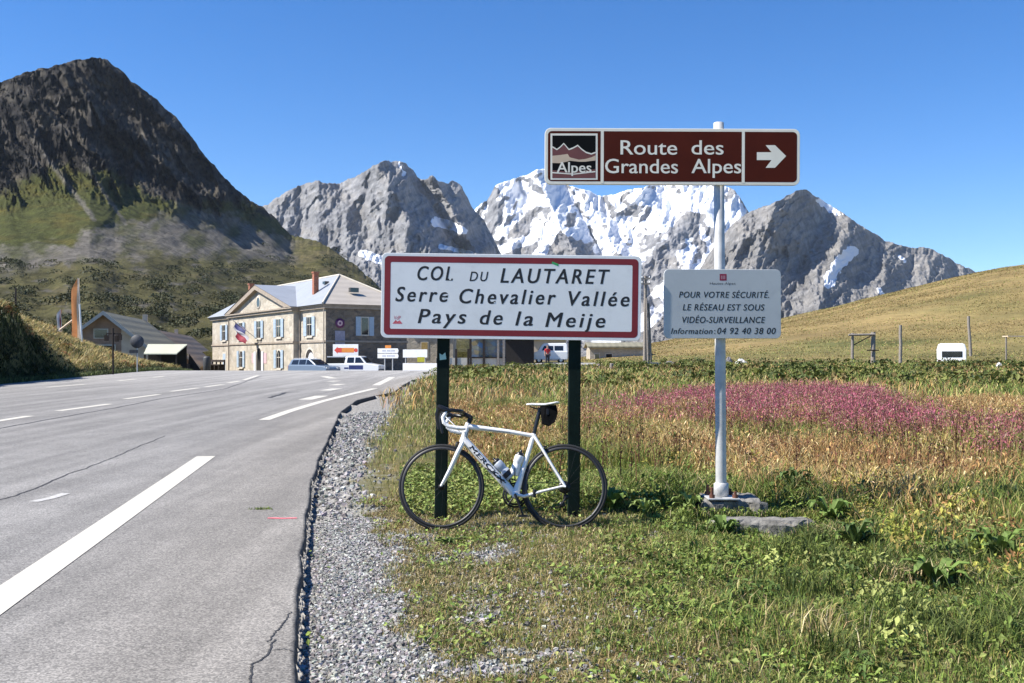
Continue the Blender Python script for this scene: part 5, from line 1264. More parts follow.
for s in (-1, 1): a = MB(); a.b2(2.12, 2.21, s * .7 - .16, s * .7 + .16, .66, .86); a.build('headlight', M['lamp_glass'], pk); a = MB(); a.b2(-2.33, -2.29, s * .75 - .1, s * .75 + .1, .7, 1.0); a.build('tail_light', M['tail_red'], pk)
a = MB(); a.b2(2.08, 2.30, -.85, .85, .38, .60); a.build('bumper', M['blk_alloy'], pk, .03)
YC = 81.0; xC = P(314, 0, YC)[0]
cc = vehicle('parked_car', (xC, YC, gz(xC, YC)), R(-32), 'grey-blue estate car parked in front of the refuge arch', 'car',
    [(-2.1, .35), (2.05, .32), (2.12, .62), (1.9, .80), (.95, .90), (-2.05, .92)], [(-2.02, .90), (.98, .89), (.15, 1.38), (-.2, 1.42), (-1.5, 1.40), (-1.82, 1.34)], 1.7, M['veh_blue'], (-1.3, 1.35), .32,
    [[(-1.75, .96), (-1.0, .96), (-1.0, 1.32), (-1.62, 1.30)], [(-.9, .96), (-.2, .96), (-.2, 1.34), (-.9, 1.33)], [(-.1, .96), (.72, .96), (.1, 1.31), (-.1, 1.33)]])
for s in (-1, 1): a = MB(); a.b2(1.95, 2.10, s * .62 - .16, s * .62 + .16, .62, .76); a.build('headlight', M['lamp_glass'], cc); a = MB(); a.b2(-2.12, -2.06, s * .7 - .1, s * .7 + .1, .6, .86); a.build('tail_light', M['tail_red'], cc)
a = MB(); a.tube([(-1.7, -.55, 1.44), (-.2, -.55, 1.46)], .02, 6); a.tube([(-1.7, .55, 1.44), (-.2, .55, 1.46)], .02, 6); a.build('roof_rail', M['silver'], cc)

# arrow board above the pickup, and the white direction board
YA = 84.2; e = empty('arrow_board', (P(345.5, 0, YA)[0], YA, .2), R(-14), 'white board with orange-red arrow pointing left behind the white pickup', 'sign')
za, zb_ = P(0, 344.2, YA)[2] - .2, P(0, 356.2, YA)[2] - .2; hw = 13.6 * YA / 1000
a = MB(); a.b2(-hw, hw, 0, .05, zb_, za); pn = a.build('board', M['white'], e)
M['arrow_red'] = simple('arrow_red', (.60, .06, .04), .5); M['arrow_orange'] = simple('arrow_orange', (.70, .25, .05), .5)
a = MB(); zm = (za + zb_) / 2
a.add([(-hw * .9, -.004, zm), (-hw * .62, -.004, zm - .30), (-hw * .62, -.004, zm - .20), (-hw * .3, -.004, zm - .20), (-hw * .3, -.004, zm + .20), (-hw * .62, -.004, zm + .20), (-hw * .62, -.004, zm + .30)], [(0, 1, 2, 5, 6), (2, 3, 4, 5)], 0)
a.add([(-hw * .3, -.004, zm - .2), (hw * .68, -.004, zm - .2), (hw * .68, -.004, zm + .2), (-hw * .3, -.004, zm + .2)], [(0, 1, 2, 3)], 1); a.lathe([(0, -.006), (.17, -.006)], (hw * .82, 0, zm), 14, 0, 'y')
a.build('arrow', [M['arrow_red'], M['arrow_orange']], pn)
for s in (-1, 1): a = MB(); a.b2(s * hw * .8 - .05, s * hw * .8 + .05, .055, .13, -.3, za); a.build('post', M['galv'], e)
YD = 70.0; e = empty('direction_board', (P(388, 0, YD)[0], YD, .45), R(-16), 'white direction board with orange top plate on two thin posts right of the pickup', 'sign')
za, zb_ = P(0, 348.4, YD)[2] - .45, P(0, 358.2, YD)[2] - .45; hw = 11.3 * YD / 1000
for k, (f0, f1) in enumerate(((0, .47), (.53, 1))):
    a = MB(); zt_, zl = za + (zb_ - za) * f0, za + (zb_ - za) * f1; q = [(-hw, zl), (hw * .92, zl), (hw, (zl + zt_) / 2), (hw * .92, zt_), (-hw, zt_)]; a.prism(q, 0, .04); pn = a.build('panel', M['white'], e)
    a = MB()
    for xx in (-.55, -.1, .3): a.b2(hw * xx, hw * (xx + .35), -.003, -.001, (zl + zt_) / 2 - .06, (zl + zt_) / 2 + .06)
    M.setdefault('soft_text', simple('distant_sign_lettering', (.45, .47, .52), .6)); a.build('lettering', M['soft_text'], pn)
a = MB(); z1 = P(0, 345.3, YD)[2] - .45; a.b2(-.22, .22, 0, .04, za + .01, z1); a.build('top_plate', M['arrow_orange'], e)
for x_ in (384.2, 392.6): a = MB(); x_ = (x_ - 388) * YD / 1000; a.tube([(x_, .07, -.3), (x_, .07, za)], .04, 8); a.build('post', M['galv'], e)

# ------------------------------------------------------------------ what stands behind the white sign
def house(name, px0, px1, Y, ztop, label, wallm, roofm, dep=7.0, rise=1.6, cat='house', g=.2, yaw=0.0):
    x0, x1 = (px0 - 512) / 1000 * Y, (px1 - 512) / 1000 * Y; w = (x1 - x0) / 2
    e = empty(name, ((x0 + x1) / 2, Y, g), yaw, label, cat)
    a = MB(); a.prism([(-w, -.5), (w, -.5), (w, ztop), (-w, ztop)], 0, dep); a.prism([(0.002, ztop + .001), (dep - .002, ztop + .001), (dep / 2, ztop + rise - .05)], -w + .01, w - .01, 0, 'x'); a.build('wall', wallm, e)
    a = MB(); a.prism([(-.4, ztop - .1), (-.4, ztop + .05), (dep / 2, ztop + rise + .1), (dep / 2, ztop + rise - .05)], -w - .3, w + .3, 0, 'x'); a.prism([(dep + .4, ztop - .1), (dep + .4, ztop + .05), (dep / 2 + .001, ztop + rise + .1), (dep / 2 + .001, ztop + rise - .05)], -w - .3, w + .3, 0, 'x'); a.build('roof', roofm, e)
    return e, w
def hwin(e, xc, z0, z1, w, m=None, nm='window', trim=None):
    a = MB(); a.b2(xc - w / 2 - .1, xc + w / 2 + .1, -.04, .02, z0 - .1, z1 + .1); f_ = a.build(nm, trim or M['trim'], e)
    a = MB(); a.b2(xc - w / 2, xc + w / 2, -.052, -.041, z0, z1); a.build('pane', m or M['glass_dark'], f_)
M['yellow'] = simple('yellow_plate', (.70, .62, .05), .5); M['ochre'] = simple('ochre_paint', (.40, .28, .10), .7, var=.2)
h1, w1 = house('cream_house', 401, 453, 114, 5.4, 'cream stone house behind the left post of the white sign', M['ashlar'], M['roof_grey'])
hwin(h1, P(424.5, 0, 114)[0] - h1.location.x, 1.25, 3.0, .7, M['ochre']); hwin(h1, P(439, 0, 114)[0] - h1.location.x, .2, 1.2, .6); hwin(h1, P(445, 0, 114)[0] - h1.location.x, 2.3, 3.0, .5)
x, Y_ = P(421, 0, 74)[0], 74.0; g = gz(x, Y_); a = MB(); a.b2(-1.45, 1.45, 0, .3, -.5, P(0, 363.2, 74)[2] - g); o_ = a.build('low_wall', M['white']); o_.location = (x, Y_, g); o_.rotation_euler = (0, 0, R(-16)); tag(o_, 'low white wall at the road bend in front of the cream house', 'wall')
Y_ = 77.0; e = empty('village_board', (P(415, 0, Y_)[0], Y_, .2), R(-16), 'plain white sign board on two posts in front of the cream house', 'sign')
a = MB(); a.b2(-1.0, 1.0, 0, .04, P(0, 357.5, Y_)[2] - .2, P(0, 349.5, Y_)[2] - .2); a.build('panel', M['white'], e)
for s in (-1, 1): a = MB(); a.tube([(s * .8, .07, -.3), (s * .8, .07, 1.9)], .04, 8); a.build('post', M['galv'], e)
Y_ = 76.0; e = empty('yellow_marker', (P(421, 0, Y_)[0], Y_, .2), 0, 'small bright yellow plate on a post before the cream house', 'sign')
a = MB(); a.b2(-.28, .28, 0, .03, P(0, 362, Y_)[2] - .2, P(0, 357, Y_)[2] - .2); a.build('plate', M['yellow'], e); a = MB(); a.tube([(0, .05, -.3), (0, .05, .9)], .03, 8); a.build('post', M['galv'], e)
M['mural'] = mat_stone('faded_blue_and_ochre_board', [(.10, .22, .40), (.30, .24, .12), (.22, .26, .24), (.14, .22, .30)], (.2, .2, .2), 1.6, .1)
h2, w2 = house('timber_kiosk', 470, 505, 80, 3.1, 'open timber kiosk with blue and ochre boards behind the middle of the white sign', M['mural'], M['roof_brown'], 4, 1.0, 'kiosk', .45)
a = MB(); a.b2(-w2, w2, -.12, -.01, -.5, .95); a.build('plinth', M['trim'], h2); a = MB(); a.b2(-w2 - .1, w2 + .1, -.25, -.01, .96, 1.06); a.build('counter', M['dark_wood'], h2)
for x_ in (-w2 + .05, -w2 * .2, w2 - .55, w2 - .1): a = MB(); a.b2(x_ - .09, x_ + .09, -.30, -.13, -.5, 2.9); a.build('post', M['wood_old'] if x_ > 0 else M['dark_wood'], h2)
Y_ = 74.0; e = empty('wooden_gate', (P(460, 0, Y_)[0], Y_, gz(P(460, 0, Y_)[0], Y_)), 0, 'pale boarded gate between two dark posts left of the timber kiosk', 'gate')
a = MB(); a.b2(-.75, .72, -.03, .03, .15, 1.15); a.build('boards', M['trim'], e)
for x_ in (-.95, -.28, .62): a = MB(); a.b2(x_ - .08, x_ + .08, -.08, .0 - .031, -.3, 1.8); a.build('post', M['dark_wood'], e)
h3, w3 = house('dark_garage', 505, 534, 90, 3.0, 'dark open-fronted garage right of the timber kiosk', M['dark_void'], M['roof_grey'], 6, 1.0, 'garage', .3)
a = MB(); a.b2(-w3, w3, -.25, -.05, -.5, .55); a.build('low_front', M['trim'], h3)
h4, w4 = house('grey_house', 530, 566, 108, 3.2, 'low blue-grey roofed house beyond the white camper van', M['render_pale'], mat_sheet('blue_grey_roof', (.06, .075, .11), (.4, .4, 4), .7, 0), 6, 1.4, 'house', .3)
h5, w5 = house('stone_barn', 590, 646, 120, 1.85, 'low pale stone barn with small dark door near the utility pole', M['ashlar'], M['roof_grey'], 6, .5, 'barn', .9)
hwin(h5, P(609, 0, 120)[0] - h5.location.x, -.2, 1.0, .7, M['dark_void'], 'door'); hwin(h5, P(597, 0, 120)[0] - h5.location.x, .4, 1.0, .5)
# white camper van
YV = 92.0; gV = gz(P(547, 0, YV)[0], YV) - .1
cv = vehicle('camper_van', (P(550, 0, YV)[0], YV, gV), R(178), 'white camper van parked in the field behind the person in red', 'camper van',
    [(-1.6, .35), (1.55, .35), (1.6, .8), (1.5, 1.0), (1.1, 1.12), (-1.6, 1.12)], [(-1.58, 1.10), (1.15, 1.10), (.75, 1.72), (.55, 1.85), (-1.45, 1.88), (-1.56, 1.75)], 1.7, M['veh_white'], (-1.0, 1.0), .31,
    [[(-1.2, 1.2), (-.4, 1.2), (-.4, 1.62), (-1.2, 1.62)], [(-.3, 1.2), (.75, 1.2), (.55, 1.62), (-.3, 1.62)]])
# person in red
def skin_figure(name, joints, edges, mat, parent, levels=2):
    me = bpy.data.meshes.new(name); me.from_pydata([j[:3] for j in joints], edges, [])
    o = bpy.data.objects.new(name, me); COL.objects.link(o)
    m = o.modifiers.new('skin', 'SKIN'); 
    for i, j in enumerate(joints): me.skin_vertices[0].data[i].radius = (j[3], j[3] * (j[4] if len(j) > 4 else 1))
    me.skin_vertices[0].data[0].use_root = True
    s_ = o.modifiers.new('sub', 'SUBSURF'); s_.levels = levels; s_.render_levels = levels
    dg = bpy.context.evaluated_depsgraph_get(); dg.update()
    m2 = bpy.data.meshes.new_from_object(o.evaluated_get(dg)); bpy.data.objects.remove(o); bpy.data.meshes.remove(me)
    m2.materials.clear(); m2.materials.append(mat); m2.polygons.foreach_set('use_smooth', [True] * len(m2.polygons))
    return link_mesh(name, m2, parent)
M['skin'] = simple('skin', (.42, .25, .18), .6); M['red_shirt'] = simple('red_shirt', (.50, .025, .03), .8); M['trousers'] = simple('dark_trousers', (.03, .03, .04), .8); M['hair'] = simple('dark_hair', (.02, .014, .01), .7)
YH = 86.0; xH = P(547.5, 0, YH)[0]; pe = empty('person', (xH, YH, gz(xH, YH)), R(20), 'standing person in a red shirt and dark trousers in front of the white camper van', 'person')
J = [(0, 0, .92, .13), (0, 0, 1.12, .13), (0, 0, 1.32, .16), (0, 0, 1.46, .06), (0, .0, 1.56, .075), (0, 0, 1.68, .095), (0, 0, 1.74, .07),
     (.18, 0, 1.38, .065), (.24, .02, 1.12, .05), (.22, -.08, .90, .04), (.215, -.12, .80, .042), (-.18, 0, 1.38, .065), (-.25, .02, 1.12, .05), (-.24, -.05, .88, .04), (-.235, -.08, .78, .042),
     (.10, 0, .86, .10), (.11, -.02, .48, .07), (.11, .03, .09, .05), (.11, -.14, .05, .045), (-.10, 0, .86, .10), (-.11, .0, .48, .07), (-.12, .06, .09, .05), (-.12, -.10, .05, .045)]
E = [(0, 1), (1, 2), (2, 3), (3, 4), (4, 5), (5, 6), (2, 7), (7, 8), (8, 9), (9, 10), (2, 11), (11, 12), (12, 13), (13, 14), (0, 15), (15, 16), (16, 17), (17, 18), (0, 19), (19, 20), (20, 21), (21, 22)]
skin_figure('body', J, E, M['skin'], pe)
def grow(j, k): return (j[0], j[1], j[2], j[3] * k)
skin_figure('shirt', [grow(J[0], 1.14), grow(J[1], 1.12), grow(J[2], 1.10), (0, 0, 1.42, .085), grow(J[7], 1.25), (.235, .02, 1.18, .068), grow(J[11], 1.25), (-.245, .02, 1.18, .068)], [(0, 1), (1, 2), (2, 3), (2, 4), (4, 5), (2, 6), (6, 7)], M['red_shirt'], pe)
skin_figure('trousers', [(0, 0, .93, .145), grow(J[15], 1.14), grow(J[16], 1.2), (.11, .03, .14, .066), grow(J[19], 1.14), grow(J[20], 1.2), (-.12, .06, .14, .066)], [(0, 1), (1, 2), (2, 3), (0, 4), (4, 5), (5, 6)], M['trousers'], pe)
skin_figure('hair', [(0, .02, 1.66, .10), (0, .015, 1.72, .098), (0, .01, 1.775, .06)], [(0, 1), (1, 2)], M['hair'], pe, 1)

# utility pole with brace
YU = 78.0; xU = P(645.5, 0, YU)[0]; gU = gz(xU, YU)
up = empty('utility_pole', (xU, YU, gU), 0, 'grey wooden utility pole with leaning brace just right of the white sign', 'utility pole')
zt = P(0, 276, YU)[2] - gU
a = MB(); a.tube([(-.05, 0, -.4), (0, 0, zt)], [.16, .11], 12); a.build('pole', M['wood_old'], up)
a = MB(); zb2 = P(0, 303, YU)[2] - gU; a.tube([(.42, .0, -.4), (.26, .14, zb2)], [.12, .09], 10); a.build('brace', M['wood_old'], up)
a = MB(); a.tube([(.14, -.5, -.4), (.06, -.13, zt * .75)], [.08, .06], 10); a.build('brace', M['wood_old'], up)
for z_ in (.22, .62):
    a = MB(); a.b2(-.34, .36, -.16, -.12, zt - z_ - .06, zt - z_ + .06); ca = a.build('crossarm', M['wood_old'], up)
    for x_ in (-.28, .3): a = MB(); a.lathe([(0, 0), (.03, .0), (.055, .05), (.03, .08), (.05, .12), (0, .15)], (x_, -.14, zt - z_ + .06), 10); a.build('insulator', M['white'], ca)

# ------------------------------------------------------------------ small things in the field on the right
def wood_post(px, Y, pyt, r, label, lean=0.0, mat=None, cat='post', group=None):
    x = P(px, 0, Y)[0]; g = gz(x, Y); zt = P(0, pyt, Y)[2] - g
    a = MB(); n = 5; a.tube([(lean * k / n + .015 * math.sin(k * 2.1 + px), .01 * math.cos(k * 3), -.3 + (zt + .3) * k / n) for k in range(n + 1)], [r * (1.08 - .03 * k) for k in range(n + 1)], 10)
    o_ = a.build('wooden_post', mat or M['wood_old']); o_.location = (x, Y, g); return tag(o_, label, cat, group)
wood_post(900.5, 70, 325, .11, 'tall single grey wooden post between the timber swing frame and the white caravan')
wood_post(971, 92, 316, .13, 'leaning pale wooden post on the hillside behind the white caravan', -.25)
wood_post(611.8, 58, 363.5, .12, 'short pale wooden stump post beyond the dry grass right of the white sign')
YF = 72.0; xF = P(863, 0, YF)[0]; gF = gz(xF, YF); fr = empty('swing_frame', (xF, YF, gF), 0, 'timber swing frame of two posts and a top beam on the field', 'swing')
for px_, t_, r0 in ((852.2, 333, .10), (873, 332, .16)): a = MB(); x_ = P(px_, 0, YF)[0] - xF; a.tube([(x_, 0, -.3), (x_ + .02, 0, P(0, t_, YF)[2] - gF)], r0, 10); a.build('post', M['wood_old'], fr)
a = MB(); zt = P(0, 335, YF)[2] - gF; a.tube([(P(848, 0, YF)[0] - xF, -.14, zt), (P(874, 0, YF)[0] - xF, -.2, zt + .03)], .08, 8); a.build('beam', M['wood_old'], fr)
a = MB(); a.tube([(P(853, 0, YF)[0] - xF, .0, zt - .75), (P(872, 0, YF)[0] - xF, -.04, zt + .0)], .04, 6); a.tube([(P(866, 0, YF)[0] - xF, -.18, zt - 1.1), (P(878, 0, YF)[0] - xF, -.18, zt - 1.1)], .05, 6); a.build('rail', M['dark_wood'], fr)
# caravan end-on
YK = 82.0; xK = P(951.5, 0, YK)[0]; gK = gz(xK, YK); zt = P(0, 343.3, YK)[2] - gK
kv = empty('caravan', (xK, YK, gK), R(-24), 'white caravan with dark end window parked at the foot of the hill', 'caravan')
z0_ = .30; hw = 1.10
a = MB(); a.prism([(-hw, z0_), (hw, z0_), (hw + .02, zt - .5), (hw - .1, zt - .08), (hw - .3, zt), (-hw + .3, zt), (-hw + .1, zt - .08), (-hw - .02, zt - .5)], 0, 4.6); a.build('body', M['veh_white'], kv, .06)
a = MB(); a.b2(-.72, .80, -.03, .02, z0_ + .30, z0_ + .78); wf_ = a.build('window', M['blk_alloy'], kv); a = MB(); a.b2(-.66, .74, -.045, -.031, z0_ + .35, z0_ + .73); a.build('pane', M['glass_dark'], wf_)
a = MB(); a.b2(-hw, hw, -.12, .0, z0_ - .08, z0_ + .16); a.build('bumper', M['veh_white'], kv, .03)
for s in (-1, 1): a = MB(); a.b2(s * .92 - .1, s * .92 + .1, -.135, -.121, z0_ - .02, z0_ + .1); a.build('tail_light', M['tail_red'], kv); wheel_part(kv, s * .9, 0, .3); 
for w in [c for c in kv.children if c.name.startswith('wheel')]: w.rotation_euler = (0, 0, R(90)); w.location.y = 2.6
# rocks, table, bush
def rock(px, Y, w, h, label, mat, dpt=None, seed=0):
    x = P(px, 0, Y)[0]; g = gz(x, Y); r_ = random.Random(seed); a = MB(); V = []; n, m_ = 14, 7
    for j in range(m_ + 1):
        t = j / m_ * math.pi / 2
        for i in range(n):
            p = 2 * math.pi * i / n; k = 1 + r_.uniform(-.16, .16)
            V.append((math.cos(p) * math.cos(t) * w / 2 * k, math.sin(p) * math.cos(t) * (dpt or w) / 2 * k, math.sin(t) * h * (1 + r_.uniform(-.1, .1)) - .08))
    F = [(j * n + i, j * n + (i + 1) % n, (j + 1) * n + (i + 1) % n, (j + 1) * n + i) for j in range(m_) for i in range(n)]
    a.add(V, F); o_ = a.build('boulder', mat); o_.location = (x, Y, g); return tag(o_, label, 'rock')
M['rock_white'] = simple('pale_boulder', (.60, .58, .54), .9, var=.2, scale=3, bump=.6, bscale=6); M['rock_grey'] = simple('grey_boulder', (.17, .16, .17), .9, var=.3, scale=4, bump=.6, bscale=6)
rock(741, 74, 1.05, .62, 'white boulder in the grass right behind the tall sign pole', M['rock_white'], .8, 1)
rock(729, 74.6, .6, .75, 'dark boulder touching the white boulder behind the tall sign pole', M['rock_grey'], .6, 2)
rock(670, 74, 1.3, .42, 'low dark grey boulder in the field left of the grey notice', M['rock_grey'], .8, 3)
rock(999, 64, .45, .55, 'small pale boulder at the edge of a dark clump near the caravan', M['rock_white'], .4, 4)
x = P(653, 0, 60)[0]; g = gz(x, 60); a = MB(); a.box((0, 0, .42), (.85, .3, .07), 0, .2); a.box((-.3, -.06, .1), (.08, .25, .6), 0, .2); a.box((.3, .06, .1), (.08, .25, .6), 0, .2); o_ = a.build('plank_bench', M['trim']); o_.location = (x, 60, g); tag(o_, 'small pale plank bench in the field below the grey notice', 'bench')
YB_ = 86.0; x = P(1019, 0, YB_)[0]; g = gz(x, YB_); tb = empty('picnic_table', (x, YB_, g), 0, 'picnic table with pale top on the hillside right of the caravan', 'table')
zt = P(0, 335.8, YB_)[2] - g; a = MB(); a.b2(-1.2, 1.4, -.5, .5, zt - .09, zt); a.build('tabletop', M['orange_pale'], tb)
for s in (-1, 1): a = MB(); a.b2(s * 1.1 - .05, s * 1.1 + .05, -.05, .05, -.3, zt - .09); a.build('leg', M['wood_old'], tb)
x = P(600, 0, 61)[0]; g = gz(x, 61); rock(598, 61, .45, .4, 'dark rock beside the short stump post in the field', M['rock_grey'], .4, 6)
# a white peg in the dry grass
x = P(830.5, 0, 9.6)[0]; g = gz(x, 9.6); a = MB(); zt = P(0, 480, 9.6)[2] - g; a.tube([(0, 0, -.1), (0, 0, zt)], [.018, .018], 8); a.tube([(0, 0, zt), (.005, 0, zt + .035)], [.022, .012], 8); o_ = a.build('marker_peg', M['white']); o_.location = (x, 9.6, g); tag(o_, 'thin white marker peg in the dry grass right of the concrete slab', 'peg')
# ------------------------------------------------------------------ grass, flowers, gravel
def pick(n, cols, w, var=.4):
    cols = np.array(cols); i = rng.choice(len(cols), n, p=np.array(w) / np.sum(w))
    return cols[i] * (1 + rng.uniform(-var, var, (n, 1))) * (1 + rng.uniform(-.08, .08, (n, 3)))
class Veg:
    def __init__(s): s.V = []; s.C = []; s.Q = []; s.T = []; s.n = 0
    def _add(s, V, C, Q=None, T=None):
        s.V.append(V.reshape(-1, 3)); s.C.append(C.reshape(-1, 3))
        if Q is not None: s.Q.append(Q.reshape(-1, 4) + s.n)
        if T is not None: s.T.append(T.reshape(-1, 3) + s.n)
        s.n += len(V.reshape(-1, 3))
    def blades(s, X, Y, h, w, lean, col, z=None, bend=None):
        n = len(X)
        if not n: return
        z = ground(X, Y) if z is None else z
        th = rng.uniform(0, 2 * np.pi, n) if bend is None else bend + rng.normal(0, .6, n); ph = rng.uniform(0, np.pi, n)
        lx, ly = np.cos(th) * lean * h, np.sin(th) * lean * h
        wx, wy = np.cos(ph) * w / 2, np.sin(ph) * w / 2
        V = np.zeros((n, 5, 3))
        V[:, 0] = np.stack([X - wx, Y - wy, z - .01], 1); V[:, 1] = np.stack([X + wx, Y + wy, z - .01], 1)
        m = np.stack([X + lx * .33, Y + ly * .33, z + h * .6], 1); o = np.stack([wx, wy, wx * 0], 1) * .8
        V[:, 2] = m + o; V[:, 3] = m - o
        V[:, 4] = np.stack([X + lx, Y + ly, z + h * np.sqrt(np.maximum(1 - .45 * lean ** 2, .15))], 1)
        b = np.arange(n)[:, None] * 5
        s._add(V, np.repeat(col[:, None], 5, 1), b + np.array([[0, 1, 2, 3]]), b + np.array([[3, 2, 4]]))
        return V[:, 4]
    def leaves(s, Pos, size, col, flat=.5, ratio=.55):
        """pointed leaves, each a folded pair of triangles, at random tilt"""
        n = len(Pos)
        if not n: return
        a = rng.uniform(0, 2 * np.pi, n); tl = rng.normal(0, 1, n) * (1 - flat) * 1.2
        d = np.stack([np.cos(a) * np.cos(tl), np.sin(a) * np.cos(tl), np.sin(tl)], 1)
        side = np.stack([-np.sin(a), np.cos(a), rng.normal(0, .4, n)], 1); side /= np.linalg.norm(side, axis=1)[:, None]
        L = (np.asarray(size) * np.ones(n))[:, None]
        up = np.zeros((n, 3)); up[:, 2] = L[:, 0] * .12
        V = np.stack([Pos - d * L * .5, Pos + side * L * ratio * .5 + up, Pos + d * L * .5, Pos - side * L * ratio * .5 + up], 1)
        b = np.arange(n)[:, None] * 4
        s._add(V, np.repeat(col[:, None], 4, 1), None, np.concatenate([b + np.array([[0, 1, 2]]), b + np.array([[0, 2, 3]])], 0))
    def build(s, name, mat, kind='stuff'):
        F = [np.concatenate(x) for x in (s.Q, s.T) if x]
        o = link_mesh(name, np_mesh(name, np.concatenate(s.V), F, mat, False, None, np.clip(np.concatenate(s.C), .004, .9)))
        if kind: tag(o, kind=kind)
        return o
def scatter(n, Y0, Y1, px0=-30, px1=1054, power=1.0):
    """points spread evenly over the ground inside the wedge of view and a little outside"""
    u = rng.uniform(0, 1, n); Y = np.sqrt(Y0 ** 2 + u * (Y1 ** 2 - Y0 ** 2)) if power == 1 else Y0 + u ** power * (Y1 - Y0)
    px = rng.uniform(px0, px1, n); return (px - 512) / 1000 * Y, Y, px
GREEN = [(.135, .195, .036), (.20, .26, .055), (.075, .12, .026), (.30, .33, .10)]
STRAW = [(.42, .33, .16), (.52, .43, .25), (.31, .23, .11), (.24, .14, .07)]
OLIVE = [(.24, .225, .065), (.32, .28, .10)]
def outside_road(X, Y): return X > right_edge(Y) + .06
def under_things(X, Y):
    return ((X > pb[0] - .1) & (X < pb[0] + .66) & (Y > 7.86) & (Y < 8.08)) | ((np.hypot(X - pb[0], Y - YP) < .22))

# lawn by the road and round the bicycle
v = Veg()
X, Y, px = scatter(440000, 3.7, 9.6, 280, 1260)
g = gravel_mask(X, Y); nz = fbm(X * 2.6, Y * 2.6, 4, 201); nb = fbm(X * .9, Y * .9, 3, 202)
keep = (rng.uniform(0, 1, len(X)) < np.clip((1 - g * 1.25) * (.72 + 1.1 * nz), 0, 1) * np.clip((.45 + .15 * (X + 1.2)), .3, 1)) & outside_road(X, Y) & ~under_things(X, Y)
X, Y, px, nb, nz = X[keep], Y[keep], px[keep], nb[keep], nz[keep]
lush = sstep(.2, 1.4, X + .25 * nb) * sstep(9.8, 8.2, Y)
tus = np.clip(.75 + 1.5 * fbm(X * 9, Y * 7, 3, 203), .25, 1.9)
h = tus * (.022 + .030 * rng.uniform(0, 1, len(X)) ** 1.5) * (1 + .45 * lush + .6 * np.clip(nz + .1, 0, 1)) + .06 * sstep(2.2, 3.6, X + nb) * rng.uniform(0, 1, len(X)) ** 2
drym = np.clip(.58 - .46 * lush + 1.0 * nb + .25 * sstep(5.5, 7.2, Y) * sstep(1.2, 0, X), 0.03, 1)
isdry = rng.uniform(0, 1, len(X)) < drym * .75
col = np.where(isdry[:, None], pick(len(X), STRAW[:3] + OLIVE, [2, 1, 2, 3, 3]), pick(len(X), GREEN + OLIVE, [2.6, 2.6, 3, 1.3, 1.2, .8])) * np.clip(.55 + .45 * tus, .4, 1.25)[:, None]  # brightness tied to tussock height paints shade into the low gaps
v.blades(X, Y, h, rng.uniform(.003, .0065, len(X)), rng.uniform(.2, 1.15, len(X)), col)
X, Y, px = scatter(73000, 3.7, 9.4, 280, 1260)
g = gravel_mask(X, Y); nz = fbm(X * 1.7, Y * 1.7, 4, 211)
k = (rng.uniform(0, 1, len(X)) < np.clip((1 - g * 1.3) * (.15 + 1.5 * nz + .22 * sstep(0, 2, X)), 0, 1)) & outside_road(X, Y) & ~under_things(X, Y)
X, Y = X[k], Y[k]
v.leaves(np.stack([X, Y, ground(X, Y) + rng.uniform(.008, .05, len(X))], 1), rng.uniform(.015, .045, len(X)), pick(len(X), GREEN + [(.20, .24, .06)], [3, 4, 2, 2, 1]), .6, .6)
X, Y, px = scatter(120000, 9.3, 46, 290, 700)
g = gravel_mask(X, Y); nz = fbm(X * 1.5, Y * .9, 4, 215); e_ = X - right_edge(Y)
k = outside_road(X, Y) & (px < 480 + 160 * (Y < 11.5)) & (rng.uniform(0, 1, len(X)) < np.clip((1 - 1.2 * g) * (.8 + .7 * nz) * np.clip(16 / Y, .3, 1), 0, 1))
X, Y, px, nz = X[k], Y[k], px[k], nz[k]
isd = rng.uniform(0, 1, len(X)) < np.clip(.50 + .9 * nz - .5 * sstep(430, 500, px), .08, .9)
col = np.where(isd[:, None], pick(len(X), STRAW[:3] + OLIVE, [3, 2, 2, 2, 2]), pick(len(X), GREEN + OLIVE, [3, 3, 2, 1.5, 2, 2]))
v.blades(X, Y, rng.uniform(.03, .10, len(X)) * (1 + .5 * (Y > 14)), rng.uniform(.005, .010, len(X)) * np.maximum(1, Y / 12), rng.uniform(.3, 1.1, len(X)), col)
X, Y, px = scatter(16000, 8.3, 11.5, 400, 660); k = outside_road(X, Y) & (gravel_mask(X, Y) < .3); X, Y = X[k], Y[k]
v.leaves(np.stack([X, Y, ground(X, Y) + rng.uniform(.02, .10, len(X))], 1), rng.uniform(.025, .06, len(X)), pick(len(X), [(.17, .22, .05), (.22, .26, .07), (.12, .17, .035), (.28, .28, .09)], [3, 3, 2, 1]), .55, .6)
v.build('lawn_grass', M['veg'])

# flat dead thatch between the blades
v = Veg(); X, Y, px = scatter(180000, 3.7, 9.6, 290, 1240); g = gravel_mask(X, Y)
k = outside_road(X, Y) & ~under_things(X, Y) & (rng.uniform(0, 1, len(X)) < np.clip((1 - g) * (.46 - .26 * X), .03, 1) * np.where(g > .5, .12, 1)); X, Y = X[k], Y[k]
v.blades(X, Y, rng.uniform(.02, .055, len(X)), rng.uniform(.0025, .006, len(X)), rng.uniform(1.1, 1.38, len(X)), pick(len(X), STRAW + [(.30, .25, .17), (.20, .15, .10)], [3, 2.5, 3, 1, 2, 1.5]))
v.build('dead_grass', M['veg'])

